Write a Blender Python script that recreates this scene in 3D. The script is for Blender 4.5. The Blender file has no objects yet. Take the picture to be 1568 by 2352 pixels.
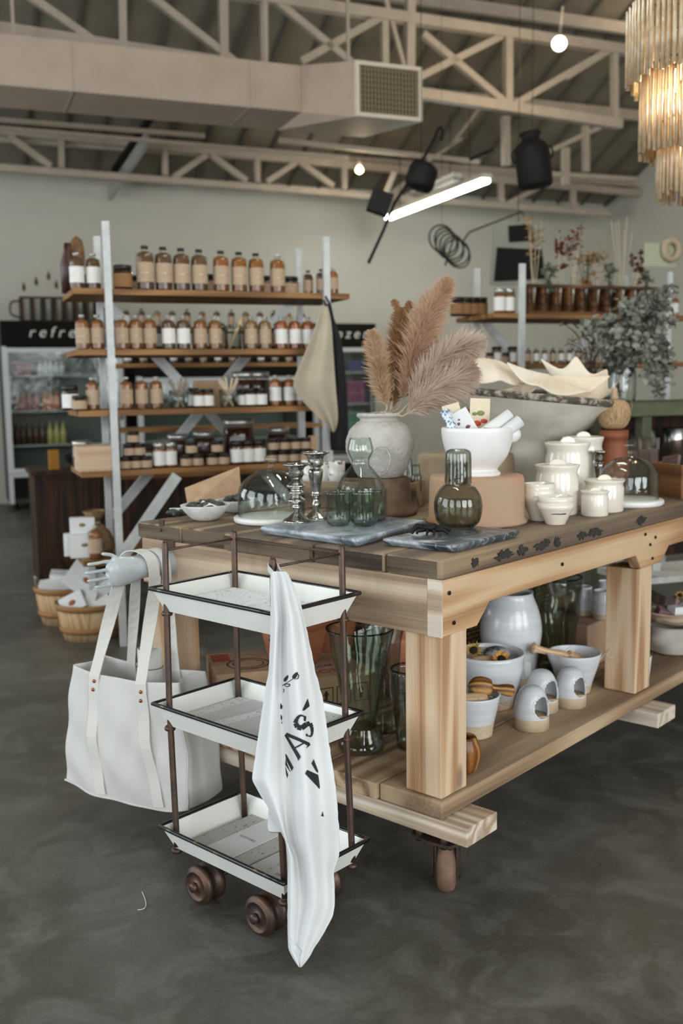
import bpy, bmesh, math, random
from mathutils import Vector, Matrix, noise
scene = bpy.context.scene
COL = scene.collection
rnd = random.Random(11)
V = Vector

# ------------------------------------------------------------------ camera
F = 2286.7
PITCH = math.atan(291 / 2287.0)
ROLL = 0.0155
CH = 1.36
C0 = V((0, 0, CH))
fw = V((0, math.cos(PITCH), -math.sin(PITCH)))
_u = V((0, math.sin(PITCH), math.cos(PITCH)))
_r = V((1, 0, 0))
CR = _r * math.cos(ROLL) - _u * math.sin(ROLL)
CU = _r * math.sin(ROLL) + _u * math.cos(ROLL)
cam = bpy.data.cameras.new('camera')
cam.sensor_fit = 'VERTICAL'
cam.sensor_height = 36
cam.lens = 35
cam.clip_start = 0.05
cam.dof.use_dof = True
cam.dof.focus_distance = 2.5
cam.dof.aperture_fstop = 2.8
cam_o = bpy.data.objects.new('camera', cam)
COL.objects.link(cam_o)
m = Matrix((CR, CU, -fw)).transposed().to_4x4()
m.translation = C0
cam_o.matrix_world = m
scene.camera = cam_o

# ------------------------------------------------------------------ frames of the place
G = math.radians(21.5)                       # the room is turned 21.5 degrees
RX = V((math.cos(G), math.sin(G), 0))
RY = V((-math.sin(G), math.cos(G), 0))
TA = math.radians(41.5)                      # the table's long axis
TX = V((math.sin(TA), math.cos(TA), 0))
TY = V((-math.cos(TA), math.sin(TA), 0))
TK = V((.246, 2.425, 0))                     # nearest table corner
TZ, SZ = .93, .30                            # table top, low shelf

# ------------------------------------------------------------------ view, world, light
scene.view_settings.view_transform = 'Standard'
scene.view_settings.look = 'None'
scene.view_settings.gamma = 1
scene.view_settings.use_curve_mapping = False
scene.view_settings.exposure = 0.5
scene.cycles.use_denoising = True
scene.cycles.max_bounces = 8
scene.cycles.diffuse_bounces = 4
scene.cycles.glossy_bounces = 4
scene.cycles.transparent_max_bounces = 40
scene.cycles.caustics_reflective = False
scene.cycles.caustics_refractive = False
scene.cycles.sample_clamp_indirect = 4
w = bpy.data.worlds.new('overcast sky')
scene.world = w
w.use_nodes = True
w.node_tree.nodes['Background'].inputs[0].default_value = (.86, .93, 1, 1)
w.node_tree.nodes['Background'].inputs[1].default_value = 1.2


def area(name, loc, direction, sx, sy, power, col):
    l = bpy.data.lights.new(name, 'AREA')
    l.shape = 'RECTANGLE'
    l.size, l.size_y, l.energy, l.color = sx, sy, power, col
    o = bpy.data.objects.new(name, l)
    COL.objects.link(o)
    o.location = loc
    o.rotation_euler = V(direction).to_track_quat('-Z', 'Z').to_euler()
    return o


FW_Y, LW_X, RW_X, BW_Y = -4.0, -4.5, 9.3, 12.65      # room extents (room frame)
WINX = [(-3.6, -.6), (.2, 3.2), (4.0, 7.0)]
WINY = [(-2.6, .4), (1.6, 4.6), (6.0, 10.0)]  # the last opening is added, unseen, to brighten the back wall
WZ0, WZ1 = .6, 3.9
for i, (a, b) in enumerate(WINX):
    c = RX * ((a + b) / 2) + RY * (FW_Y - .06) + V((0, 0, (WZ0 + WZ1) / 2))
    area('daylight_front', c, RY, b - a, WZ1 - WZ0, (78, 168, 162)[i], (.93, .97, 1))
for i, (a, b) in enumerate(WINY):
    c = RY * ((a + b) / 2) + RX * (LW_X - .06) + V((0, 0, (WZ0 + WZ1) / 2))
    area('daylight_left', c, RX, b - a, WZ1 - WZ0, (85, 85, 120)[i], (.88, .95, 1))  # the last one is extra fill through the added opening


def point(name, loc, power, col, r=.06):
    l = bpy.data.lights.new(name, 'POINT')
    l.energy, l.color, l.shadow_soft_size = power, col, r
    o = bpy.data.objects.new(name, l)
    COL.objects.link(o)
    o.location = loc
    return o


# ------------------------------------------------------------------ small geometry helpers
def ray(u, v):
    return fw + CR * ((u - 784) / F) + CU * ((1176 - v) / F)


def atz(u, v, z):
    d = ray(u, v)
    return C0 + d * ((z - CH) / d.z)


def pl(u, v, d, n=RY):
    r = ray(u, v)
    return C0 + r * ((d - C0.dot(n)) / r.dot(n))


def proj(p):
    q = V(p) - C0
    k = q.dot(fw)
    return 784 + F * q.dot(CR) / k, 1176 - F * q.dot(CU) / k


def mpp(p):
    return (V(p) - C0).dot(fw) / F


def spot(u, vb, z, r=0):
    """base centre of a round thing whose front foot is seen at (u, vb), and metres per pixel there"""
    p = atz(u, vb - r * max(0, vb - 885) / F, z)
    return p, mpp(p)


def rx(u, d, z):
    v = 890
    for _ in range(4):
        p = pl(u, v, d)
        x = p.dot(RX)
        v = proj(RX * x + RY * d + V((0, 0, z)))[1]
    return x


def room(x, y, z=0):
    return RX * x + RY * y + V((0, 0, z))


def tab(a, b, z=0):
    return TK + TX * a + TY * b + V((0, 0, z))


def cat(pts, n=6):
    """Catmull-Rom through the points"""
    pts = [V(p) for p in pts]
    P = [pts[0] * 2 - pts[1]] + pts + [pts[-1] * 2 - pts[-2]]
    out = []
    for i in range(1, len(P) - 2):
        a, b, c, d = P[i - 1:i + 3]
        for k in range(n):
            t = k / n
            out.append(.5 * ((2 * b) + (c - a) * t + (2 * a - 5 * b + 4 * c - d) * t * t + (3 * b - a - 3 * c + d) * t ** 3))
    out.append(pts[-1])
    return out


class MB:
    def __init__(s):
        s.v, s.f, s.s = [], [], []

    def add(s, vs, fs, smooth=False):
        n = len(s.v)
        s.v += [V(x) for x in vs]
        s.f += [tuple(i + n for i in f) for f in fs]
        s.s += [smooth] * len(fs)
        return s

    def box(s, c, size, M=None):
        x, y, z = [k / 2 for k in size]
        vs = [V((a * x, b * y, d * z)) for d in (-1, 1) for b in (-1, 1) for a in (-1, 1)]
        if M is not None:
            vs = [M @ q for q in vs]
        vs = [q + V(c) for q in vs]
        return s.add(vs, [(0, 2, 3, 1), (4, 5, 7, 6), (0, 1, 5, 4), (2, 6, 7, 3), (0, 4, 6, 2), (1, 3, 7, 5)])

    def span(s, lo, hi):
        lo, hi = V(lo), V(hi)
        return s.box((lo + hi) / 2, hi - lo)

    def bar(s, a, b, wd, th, up=(0, 0, 1)):
        """square bar from a to b; wd across, th along up"""
        a, b = V(a), V(b)
        d = (b - a).normalized()
        up = V(up)
        if abs(d.dot(up)) > .98:
            up = V((1, 0, 0)) if abs(d.x) < .9 else V((0, 1, 0))
        x = d.cross(up).normalized()
        y = x.cross(d).normalized()
        vs = [p + x * (i * wd / 2) + y * (j * th / 2) for p in (a, b) for i, j in ((-1, -1), (1, -1), (1, 1), (-1, 1))]
        return s.add(vs, [(0, 1, 2, 3), (7, 6, 5, 4), (0, 4, 5, 1), (1, 5, 6, 2), (2, 6, 7, 3), (3, 7, 4, 0)])

    def lathe(s, prof, c=(0, 0, 0), seg=32, M=None, sy=1.0, wob=0, close=False):
        c = V(c)
        rings, vs, fs = [], [], []
        for r, z in prof:
            if abs(r) < 1e-6:
                rings.append([len(vs)])
                vs.append(V((0, 0, z)))
            else:
                rings.append(list(range(len(vs), len(vs) + seg)))
                for k in range(seg):
                    a = 2 * math.pi * k / seg
                    q = r * (1 + wob * math.sin(3 * a + z * 40) * .5 + wob * math.sin(5 * a - z * 70) * .3) if wob else r
                    vs.append(V((q * math.cos(a), q * math.sin(a) * sy, z)))
        prs = list(zip(rings, rings[1:])) + ([(rings[-1], rings[0])] if close else [])
        for A_, B_ in prs:
            if len(A_) == 1 and len(B_) == 1:
                continue
            for k in range(seg):
                k2 = (k + 1) % seg
                if len(A_) == 1:
                    fs.append((A_[0], B_[k2], B_[k]))
                elif len(B_) == 1:
                    fs.append((A_[k], A_[k2], B_[0]))
                else:
                    fs.append((A_[k], A_[k2], B_[k2], B_[k]))
        if M is not None:
            vs = [M @ q for q in vs]
        return s.add([q + c for q in vs], fs, True)

    def tube(s, pts, r, seg=8, caps=True, flat=None, closed=False):
        pts = [V(p) for p in pts]
        n = len(pts)
        rr = r if isinstance(r, (list, tuple)) else [r] * n
        T = []
        for i in range(n):
            if closed:
                t = pts[(i + 1) % n] - pts[i - 1]
            else:
                t = pts[min(i + 1, n - 1)] - pts[max(i - 1, 0)]
            T.append(t.normalized() if t.length > 1e-9 else V((0, 0, 1)))
        nx = T[0].orthogonal().normalized()
        vs, fs = [], []
        for i in range(n):
            nx = nx - T[i] * nx.dot(T[i])
            nx = nx.normalized() if nx.length > 1e-6 else T[i].orthogonal().normalized()
            ny = T[i].cross(nx)
            for k in range(seg):
                a = 2 * math.pi * k / seg
                vs.append(pts[i] + (nx * math.cos(a) + ny * math.sin(a)) * rr[i])
        for i in range(n if closed else n - 1):
            j = (i + 1) % n
            for k in range(seg):
                k2 = (k + 1) % seg
                fs.append((i * seg + k, i * seg + k2, j * seg + k2, j * seg + k))
        if caps and not closed:
            fs.append(tuple(range(seg))[::-1])
            fs.append(tuple(range((n - 1) * seg, n * seg)))
        return s.add(vs, fs, True)

    def ribbon(s, pts, wdirs, wd, th):
        """flat strap: path, across-direction(s), width, thickness"""
        pts = [V(p) for p in pts]
        n = len(pts)
        W_ = wdirs if isinstance(wdirs, list) else [wdirs] * n
        wl = wd if isinstance(wd, list) else [wd] * n
        vs, fs = [], []
        for i in range(n):
            t = (pts[min(i + 1, n - 1)] - pts[max(i - 1, 0)]).normalized()
            x = V(W_[i])
            x = (x - t * x.dot(t)).normalized()
            y = t.cross(x)
            for a, b in ((-1, -1), (1, -1), (1, 1), (-1, 1)):
                vs.append(pts[i] + x * (a * wl[i] / 2) + y * (b * th / 2))
        for i in range(n - 1):
            for k in range(4):
                k2 = (k + 1) % 4
                fs.append((i * 4 + k, i * 4 + k2, i * 4 + 4 + k2, i * 4 + 4 + k))
        fs += [(3, 2, 1, 0), tuple((n - 1) * 4 + k for k in range(4))]
        return s.add(vs, fs)

    def grid(s, rows, smooth=True, wrap=False):
        nr, nc = len(rows), len(rows[0])
        vs = [p for r in rows for p in r]
        fs = []
        for i in range(nr - 1):
            for j in range(nc if wrap else nc - 1):
                j2 = (j + 1) % nc
                fs.append((i * nc + j, i * nc + j2, (i + 1) * nc + j2, (i + 1) * nc + j))
        return s.add(vs, fs, smooth)

    def prism(s, poly, h, M=None, z0=0):
        n = len(poly)
        vs = [V((x, y, z0)) for x, y in poly] + [V((x, y, z0 + h)) for x, y in poly]
        if M is not None:
            vs = [M @ q for q in vs]
        return s.add(vs, [tuple(range(n))[::-1], tuple(range(n, 2 * n))] + [(i, (i + 1) % n, n + (i + 1) % n, n + i) for i in range(n)])

    def build(s, name, mat=None, parent=None, loc=None, bevel=0, solid=0, sub=0, rot=None, fix=False):
        me = bpy.data.meshes.new(name)
        me.from_pydata([tuple(q) for q in s.v], [], s.f)
        for p, q in zip(me.polygons, s.s):
            p.use_smooth = q
        if fix:
            bm = bmesh.new()
            bm.from_mesh(me)
            bmesh.ops.recalc_face_normals(bm, faces=bm.faces)
            bm.to_mesh(me)
            bm.free()
        me.update()
        o = bpy.data.objects.new(name, me)
        COL.objects.link(o)
        if mat is not None:
            me.materials.append(mat)
        if parent is not None:
            o.parent = parent
        if loc is not None:
            o.location = loc
        if rot is not None:
            o.rotation_euler = rot
        if solid:
            md = o.modifiers.new('solid', 'SOLIDIFY')
            md.thickness = solid
            md.offset = 0
        if sub:
            md = o.modifiers.new('sub', 'SUBSURF')
            md.levels = md.render_levels = sub
        if bevel:
            md = o.modifiers.new('bevel', 'BEVEL')
            md.width = bevel
            md.segments = 2
            md.limit_method = 'ANGLE'
        return o


def tag(o, label, cat_, group=None):
    o['label'] = label
    o['category'] = cat_
    if group:
        o['group'] = group
    return o


def T(name, label, cat_, loc=(0, 0, 0), rz=0, group=None):
    o = bpy.data.objects.new(name, None)
    o.empty_display_size = .05
    COL.objects.link(o)
    o.location = loc
    o.rotation_euler = (0, 0, rz)
    return tag(o, label, cat_, group)


def S(name, mb, mat, **k):
    o = mb.build(name, mat, **k)
    o['kind'] = 'structure'
    return o


def dup(root, loc, rz=0, label=None, scale=1, group=None):
    """copy a thing with its parts and sub-parts"""
    def cp(o, parent):
        c = o.copy()
        COL.objects.link(c)
        c.parent = parent
        for ch in list(o.children):
            cp(ch, c)
        return c
    r = cp(root, None)
    r.location = loc
    r.rotation_euler = (0, 0, rz)
    r.scale = (scale,) * 3 if isinstance(scale, (int, float)) else scale
    if label:
        r['label'] = label
    if group:
        r['group'] = group
    return r


class Proto:
    """first call moves the original, later calls copy it"""
    def __init__(s, root):
        s.root, s.n = root, 0

    def put(s, loc, label, rz=0, scale=1, group=None):
        s.n += 1
        if s.n > 1:
            return dup(s.root, loc, rz, label, scale, group)
        r = s.root
        r.location = loc
        r.rotation_euler = (0, 0, rz)
        r.scale = (scale,) * 3 if isinstance(scale, (int, float)) else scale
        r['label'] = label
        if group:
            r['group'] = group
        return r


ORD = 'first second third fourth fifth sixth seventh eighth ninth tenth eleventh twelfth thirteenth fourteenth fifteenth sixteenth seventeenth eighteenth'.split()


# ------------------------------------------------------------------ materials
def lin(c):
    if isinstance(c, str):
        c = [int(c[i:i + 2], 16) / 255 for i in (0, 2, 4)]
        return tuple(x / 12.92 if x <= .04045 else ((x + .055) / 1.055) ** 2.4 for x in c) + (1,)
    return tuple(c) + (1,)


class N:
    def __init__(s, name):
        s.m = bpy.data.materials.new(name)
        s.m.use_nodes = True
        s.t = s.m.node_tree
        s.p = s.t.nodes['Principled BSDF']
        s.out = s.t.nodes['Material Output']
        s._co = None

    def n(s, typ, **kw):
        x = s.t.nodes.new(typ)
        for k, v in kw.items():
            if k.startswith('i_'):
                x.inputs[k[2:].replace('_', ' ')].default_value = v
            else:
                setattr(x, k, v)
        return x

    def l(s, a, b):
        s.t.links.new(a, b)

    def co(s, scale=(1, 1, 1), rot=(0, 0, 0), kind='Object'):
        if s._co is None:
            s._co = s.n('ShaderNodeTexCoord')
        mp = s.n('ShaderNodeMapping')
        mp.inputs['Scale'].default_value = scale
        mp.inputs['Rotation'].default_value = rot
        s.l(s._co.outputs[kind], mp.inputs['Vector'])
        return mp.outputs[0]

    def noise(s, co, scale, detail=4, rough=.55, dist=0):
        x = s.n('ShaderNodeTexNoise')
        x.inputs['Scale'].default_value = scale
        x.inputs['Detail'].default_value = detail
        x.inputs['Roughness'].default_value = rough
        x.inputs['Distortion'].default_value = dist
        s.l(co, x.inputs['Vector'])
        return x.outputs['Fac']

    def ramp(s, fac, stops):
        x = s.n('ShaderNodeValToRGB')
        e = x.color_ramp.elements
        while len(e) < len(stops):
            e.new(.5)
        for q, (p, c) in zip(e, stops):
            q.position = p
            q.color = lin(c) if not isinstance(c, (int, float)) else (c, c, c, 1)
        s.l(fac, x.inputs[0])
        return x.outputs[0]

    def mix(s, fac, a, b, mode='MIX'):
        x = s.n('ShaderNodeMix', data_type='RGBA', blend_type=mode)
        for sock, val in ((x.inputs[0], fac), (x.inputs[6], a), (x.inputs[7], b)):
            if isinstance(val, (int, float)):
                sock.default_value = val
            elif isinstance(val, (tuple, list)):
                sock.default_value = val
            else:
                s.l(val, sock)
        return x.outputs[2]

    def math(s, op, a, b=0.0):
        x = s.n('ShaderNodeMath', operation=op)
        for sock, val in ((x.inputs[0], a), (x.inputs[1], b)):
            if isinstance(val, (int, float)):
                sock.default_value = val
            else:
                s.l(val, sock)
        return x.outputs[0]

    def bump(s, h, strength=.3, dist=.002):
        x = s.n('ShaderNodeBump')
        x.inputs['Strength'].default_value = strength
        x.inputs['Distance'].default_value = dist
        s.l(h, x.inputs['Height'])
        s.l(x.outputs[0], s.p.inputs['Normal'])


def mat(name, c, rough=.6, metal=0, c2=None, sc=8, bump=0, bsc=60, spec=.5, emit=0, lo=.35, hi=.65, stretch=(1, 1, 1), coat=0):
    n = N(name)
    p = n.p
    p.inputs['Base Color'].default_value = lin(c)
    p.inputs['Roughness'].default_value = rough
    p.inputs['Metallic'].default_value = metal
    p.inputs['Specular IOR Level'].default_value = spec
    p.inputs['Coat Weight'].default_value = coat
    if c2:
        n.l(n.ramp(n.noise(n.co(stretch), sc, 5), [(lo, c), (hi, c2)]), p.inputs['Base Color'])
    if bump:
        n.bump(n.noise(n.co(stretch), bsc, 4), bump)
    if emit:
        p.inputs['Emission Color'].default_value = lin(c)
        p.inputs['Emission Strength'].default_value = emit
    return n.m


def glass(name, tint='f4f8f6', edge='9fb0aa', ior=1.45, rough=.01, haze=None):
    """thin-walled glass: tinted see-through plus a Fresnel reflection; deeper colour where the wall is seen edge-on"""
    n = N(name)
    t = n.t
    t.nodes.remove(n.p)
    lw = n.n('ShaderNodeLayerWeight')
    lw.inputs['Blend'].default_value = .35
    tr = n.n('ShaderNodeBsdfTransparent')
    n.l(n.ramp(lw.outputs['Facing'], [(.35, tint), (.95, edge)]), tr.inputs['Color'])
    gl = n.n('ShaderNodeBsdfGlossy')
    gl.inputs['Roughness'].default_value = rough
    lf = n.n('ShaderNodeLayerWeight')
    lf.inputs['Blend'].default_value = .5
    bp = n.n('ShaderNodeBump')
    bp.inputs['Strength'].default_value = .25
    bp.inputs['Distance'].default_value = .004
    n.l(n.noise(n.co(), 22, 2), bp.inputs['Height'])
    n.l(bp.outputs[0], gl.inputs['Normal'])
    fr = n.math('ADD', n.math('MULTIPLY', n.math('POWER', lf.outputs['Facing'], 4.0), .9), .05 * (ior - 1) / .45)
    mx = n.n('ShaderNodeMixShader')
    n.l(fr, mx.inputs[0])
    n.l(tr.outputs[0], mx.inputs[1])
    n.l(gl.outputs[0], mx.inputs[2])
    n.l(mx.outputs[0], n.out.inputs['Surface'])
    return n.m


def wood(name, cols, axis=0, rough=.7, gs=1.0, knots=.35, bump=.5, grey=None, rings=1.0):
    """sawn softwood: streaks and growth rings run along the given local axis"""
    n = N(name)
    lo = [14 * gs] * 3
    lo[axis] = 1.1 * gs
    co = n.co(lo)
    base = n.noise(co, .30, 2, .45, .15)
    ringf = n.math('SINE', n.math('MULTIPLY', base, 62 * rings))
    ringf = n.math('ADD', n.math('MULTIPLY', ringf, .5), .5)
    fine = list(lo)
    for i in range(3):
        fine[i] = lo[i] * (1.6 if i == axis else 11)
    fn = n.noise(n.co(fine), 1, 6, .68)
    a = n.math('MULTIPLY', ringf, .42)
    b = n.math('MULTIPLY', fn, .58)
    f = n.math('ADD', a, b)
    col = n.ramp(f, [(.27, cols[0]), (.48, cols[1]), (.68, cols[2])])
    big = n.ramp(n.noise(n.co([(.6 if i == axis else 3) for i in range(3)]), 1.6, 3), [(.35, 1.0), (.7, 0.0)])
    col = n.mix(n.math('MULTIPLY', big, .45), col, lin(grey or cols[0]))
    if knots:
        vo = n.n('ShaderNodeTexVoronoi')
        vo.inputs['Scale'].default_value = 1
        n.l(n.co([(2.6 if i == axis else 6.5) for i in range(3)]), vo.inputs['Vector'])
        k = n.ramp(vo.outputs['Distance'], [(.05, 1.0), (.13, 0.0)])
        col = n.mix(n.math('MULTIPLY', k, knots), col, lin('4a3526'))
    n.l(col, n.p.inputs['Base Color'])
    n.p.inputs['Roughness'].default_value = rough
    n.p.inputs['Specular IOR Level'].default_value = .3
    if bump:
        n.bump(f, bump, .003)
    return n.m


def script(name, paper, ink, rows=60, dens=.5, amt=.8, axis=1):
    """paper with lines of small illegible writing along the local x axis"""
    n = N(name)
    co = n.co()
    sp = n.n('ShaderNodeSeparateXYZ')
    n.l(co, sp.inputs[0])
    ln = n.math('FRACT', n.math('MULTIPLY', sp.outputs[axis], rows))
    band = n.math('LESS_THAN', ln, .42)
    row = n.math('FLOOR', n.math('MULTIPLY', sp.outputs[axis], rows))
    cb = n.n('ShaderNodeCombineXYZ')
    n.l(n.math('MULTIPLY', sp.outputs[0 if axis else 1], rows * 1.6), cb.inputs[0])
    n.l(n.math('MULTIPLY', row, 7.3), cb.inputs[1])
    wd = n.math('GREATER_THAN', n.noise(cb.outputs[0], 1.0, 3, .7), dens)
    f = n.math('MULTIPLY', n.math('MULTIPLY', band, wd), amt)
    n.l(n.mix(f, lin(paper), lin(ink)), n.p.inputs['Base Color'])
    n.p.inputs['Roughness'].default_value = .85
    return n.m


M_white = mat('white enamel', 'e9e9e2', .22, c2='dfe0d8', sc=5, coat=.2)
M_rust = mat('rusty brown steel', '463c37', .45, .6, c2='5f4638', sc=26, bump=.25, bsc=140)
M_rust2 = mat('rust', '7a4a30', .85, c2='3c2a22', sc=60, bump=.3)
M_rim = mat('chipped black enamel', '15161a', .3, c2='7a4a30', sc=42, coat=.3, lo=.64, hi=.68)
M_iron = mat('black iron', '0e0d0c', .65, 0, c2='191715', sc=40, bump=.2, spec=.25)
M_bottle = glass('bottle glass', 'f6f7f2', 'b9bdb0')
M_clear = glass('clear glass', 'f7faf8', 'a9b5b0')
M_green = glass('grey green glass', 'ebefeb', '8b938d')
M_smoke = glass('smoky green glass', 'e3e5e0', '83877f')
M_olive = glass('olive glass', 'e9ede7', '7c867b')
M_silver = mat('polished silver', 'cfcdc8', .18, 1, c2='8d8a84', sc=45, bump=.35, bsc=90)
M_kraft = script('kraft label', 'b39a80', '86705c', 110, .5, .45, 2)
M_wlabel = script('white label', 'e3e0da', 'a9a39a', 120, .5, .4, 2)
M_cap = mat('black cap', '17130f', .45)
M_gcap = mat('metal cap', 'b9b6ae', .35, .8)
M_amber = mat('amber grains', '9a5c20', .7, c2='7d4816', sc=220, bump=.4, bsc=300)
M_brown = mat('brown grains', '4a2c18', .8, c2='735232', sc=260, bump=.4, bsc=300)
M_tan = mat('tan grains', '977342', .8, c2='7c5c30', sc=240, bump=.4, bsc=300)
M_orange = mat('orange grains', 'a65512', .7, c2='86430e', sc=200, bump=.4, bsc=300)
M_dkjar = mat('dark preserve', '2e150d', .4, c2='481d10', sc=40)
M_honey = mat('honey', '7d4a10', .3, c2='5d3208', sc=20)
M_cream = mat('cream glaze', 'e6dfd2', .18, c2='dfd6c7', sc=6, coat=.4)
M_grayglaze = mat('white grey glaze', 'd2d3d3', .2, c2='bfc2c4', sc=9, coat=.4, stretch=(1, 1, 6))
M_clay = mat('raw clay', 'c9b79d', .85, c2='bda88b', sc=30)
M_terra = mat('weathered terracotta', 'b98e70', .9, c2='a59079', sc=9, bump=.3, bsc=50, lo=.3, hi=.7)
M_terra2 = mat('fresh terracotta', 'b87652', .85, c2='a9694a', sc=14, bump=.1)
M_paper = mat('white paper', 'dcdcda', .85)
M_card = mat('kraft board', 'b7987a', .9, c2='a98a6c', sc=30)
M_ink = mat('black ink', '1d1f22', .8)
M_canvas = mat('natural canvas', 'd0cec9', .95, c2='c8c6c2', sc=5, bump=.2, bsc=500)
M_linen = mat('white cotton', 'd9dad9', .95, c2='d1d2d1', sc=6, bump=.15, bsc=400)
M_wpaint = mat('white painted timber', 'c9cbc9', .5, c2='b9bbb8', sc=14)
M_shelf = wood('shelf board', ('6e4c2c', '8c6238', 'a27848'), 0, .6, 1, .2, .1)
M_dark = wood('dark stained wood', ('1f130b', '35200f', '4a2d16'), 2, .55, 1, .2, .2)
M_crate = wood('brown crate wood', ('5a3b22', '7d5735', '94704a'), 0, .7, 1, .3, .2)
M_boxwood = wood('pale box wood', ('b09478', 'c7ac90', 'd6bfa4'), 0, .7, 1, .1, .1)
M_copper = mat('copper rivet', 'a0623f', .3, 1)

# ------------------------------------------------------------------ the room
def floor_mat():
    n = N('polished concrete')
    co = n.co()
    big = n.noise(co, .9, 6, .62, .6)
    med = n.noise(co, 5.5, 6, .65, .8)
    fine = n.noise(co, 70, 4, .7)
    col = n.ramp(big, [(.3, '3d3b33'), (.5, '524f47'), (.7, '706d63')])
    col = n.mix(n.math('MULTIPLY', n.ramp(med, [(.45, 0.0), (.75, 1.0)]), .45), col, lin('94918a'))
    col = n.mix(.25, col, n.ramp(fine, [(.3, '25231f'), (.7, '69675f')]))
    chips = n.ramp(n.noise(co, 11, 8, .75, 1.0), [(.66, 0.0), (.72, 1.0)])
    zone = n.ramp(n.noise(co, 1.6, 3), [(.5, 0.0), (.62, 1.0)])
    col = n.mix(n.math('MULTIPLY', n.math('MULTIPLY', chips, zone), .55), col, lin('b4b6b2'))
    n.l(col, n.p.inputs['Base Color'])
    n.l(n.ramp(med, [(.3, .28), (.7, .55)]), n.p.inputs['Roughness'])
    n.p.inputs['Specular IOR Level'].default_value = .45
    n.bump(fine, .12, .002)
    return n.m


M_wall = mat('white painted wall', 'c0bdb1', .8, c2='b8b5a8', sc=1.2)
M_ceil = mat('painted roof deck', '7d7667', .8, c2='716a5b', sc=3)
M_steel = mat('cream painted steel', 'b0a495', .55, c2='a69a8a', sc=6)


def wall_open(name, n_dir, along, dist, x0, x1, z1, wins):
    """wall with window openings (built in the room frame)"""
    mb = MB()
    def pc(a, b, z, zz):
        lo = along * a + n_dir * dist
        hi = along * b + n_dir * dist
        mid = (lo + hi) / 2 + V((0, 0, (z + zz) / 2))
        ang = math.atan2(along.y, along.x)
        mb.box(mid, (abs(b - a), .12, zz - z), Matrix.Rotation(ang, 3, 'Z'))
    pc(x0, x1, 0, WZ0 if wins else z1)
    if wins:
        pc(x0, x1, WZ1, z1)
        e = [x0] + [q for w_ in wins for q in w_] + [x1]
        for i in range(0, len(e), 2):
            pc(e[i], e[i + 1], WZ0, WZ1)
    return S(name, mb, M_wall)


_rot = (0, 0, G)
fl = MB()
fl.span((LW_X - .1, FW_Y - .1, -.1), (RW_X + .1, BW_Y + .1, 0))
S('floor', fl, floor_mat(), rot=_rot)
b = MB(); b.span((LW_X - .1, BW_Y, 0), (RW_X + .2, BW_Y + .15, 7.5))
S('wall_back', b, M_wall, rot=_rot)
b = MB(); b.span((RW_X, FW_Y, 0), (RW_X + .15, BW_Y, 7.5))
S('wall_right', b, M_wall, rot=_rot)
wall_open('wall_front', RY, RX, FW_Y, LW_X, RW_X, 7.5, WINX)
wall_open('wall_left', RX, RY, LW_X, FW_Y, BW_Y, 7.5, WINY)
k = 0
for wins, nd, al, dist in ((WINX, RY, RX, FW_Y), (WINY, RX, RY, LW_X)):
    for a, c in wins:
        k += 1
        mb = MB()
        for i in range(4):
            x = a + (c - a) * i / 3
            mb.bar(al * x + nd * (dist + .03) + V((0, 0, WZ0)), al * x + nd * (dist + .03) + V((0, 0, WZ1)), .05, .05, nd)
        for z in (WZ0, (WZ0 + WZ1) * .6, WZ1):
            mb.bar(al * a + nd * (dist + .03) + V((0, 0, z)), al * c + nd * (dist + .03) + V((0, 0, z)), .05, .05, nd)
        S('window_%d' % k, mb, M_wpaint)

# pitched roof deck with standing ribs
def roof_z(y):
    return 3.95 + (BW_Y - y) * .45 if y > 6 else 3.95 + (BW_Y - 6) * .45 - (6 - y) * .25
mb = MB()
ys = [BW_Y + .1, 6, FW_Y]
for a, c in zip(ys, ys[1:]):
    mb.add([V((LW_X, a, roof_z(a))), V((RW_X + .1, a, roof_z(a))), V((RW_X + .1, c, roof_z(c))), V((LW_X, c, roof_z(c))),
            V((LW_X, a, roof_z(a) + .1)), V((RW_X + .1, a, roof_z(a) + .1)), V((RW_X + .1, c, roof_z(c) + .1)), V((LW_X, c, roof_z(c) + .1))],
           [(0, 1, 2, 3), (7, 6, 5, 4), (0, 4, 5, 1), (1, 5, 6, 2), (2, 6, 7, 3), (3, 7, 4, 0)])
S('ceiling', mb, M_ceil, rot=_rot)
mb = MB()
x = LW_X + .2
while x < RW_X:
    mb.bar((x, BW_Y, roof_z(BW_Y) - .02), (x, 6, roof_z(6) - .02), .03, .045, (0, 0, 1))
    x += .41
S('trim_1', mb, mat('dark rib grey', '5d564a', .8), rot=_rot)  # ribs are a darker grey than the deck
mb = MB()
for y in (7.2, 8.3, 9.6, 10.8, 12):
    mb.bar((LW_X, y, roof_z(y) - .1), (RW_X, y, roof_z(y) - .1), .07, .12)
S('trim_2', mb, M_steel, rot=_rot)

# steel trusses: members run in one upright plane each
def truss(name, d, segs, wd):
    mb = MB()
    for (u0, v0, u1, v1, *k) in segs:
        w_ = wd * (k[0] if k else 1)
        a, b_ = pl(u0, v0, d), pl(u1, v1, d)
        mb.bar(a, b_, w_, w_, RY)
    return S(name, mb, M_steel)
truss('trim_3', 8.75, [(-60, 58, 1424, 286, 1.5), (-40, -100, 1480, 122, 1.5), (280, -60, 282, 108), (605, -10, 606, 158), (882, 28, 884, 205), (1166, 72, 1166, 248, 1.2),
                       (1410, 104, 1411, 284), (-40, -85, 222, 100), (300, -44, 545, 148), (625, -4, 800, 140), (800, 140, 868, 196), (690, 142, 872, 42), (970, 78, 1158, 236), (905, 206, 1150, 84),
                       (1180, 240, 1402, 112), (1300, 180, 1400, 118, .6), (880, -20, 946, 220, .6), (942, -40, 940, 165, 1.3), (512, -20, 513, 140, 1.2)], .062)
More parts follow.
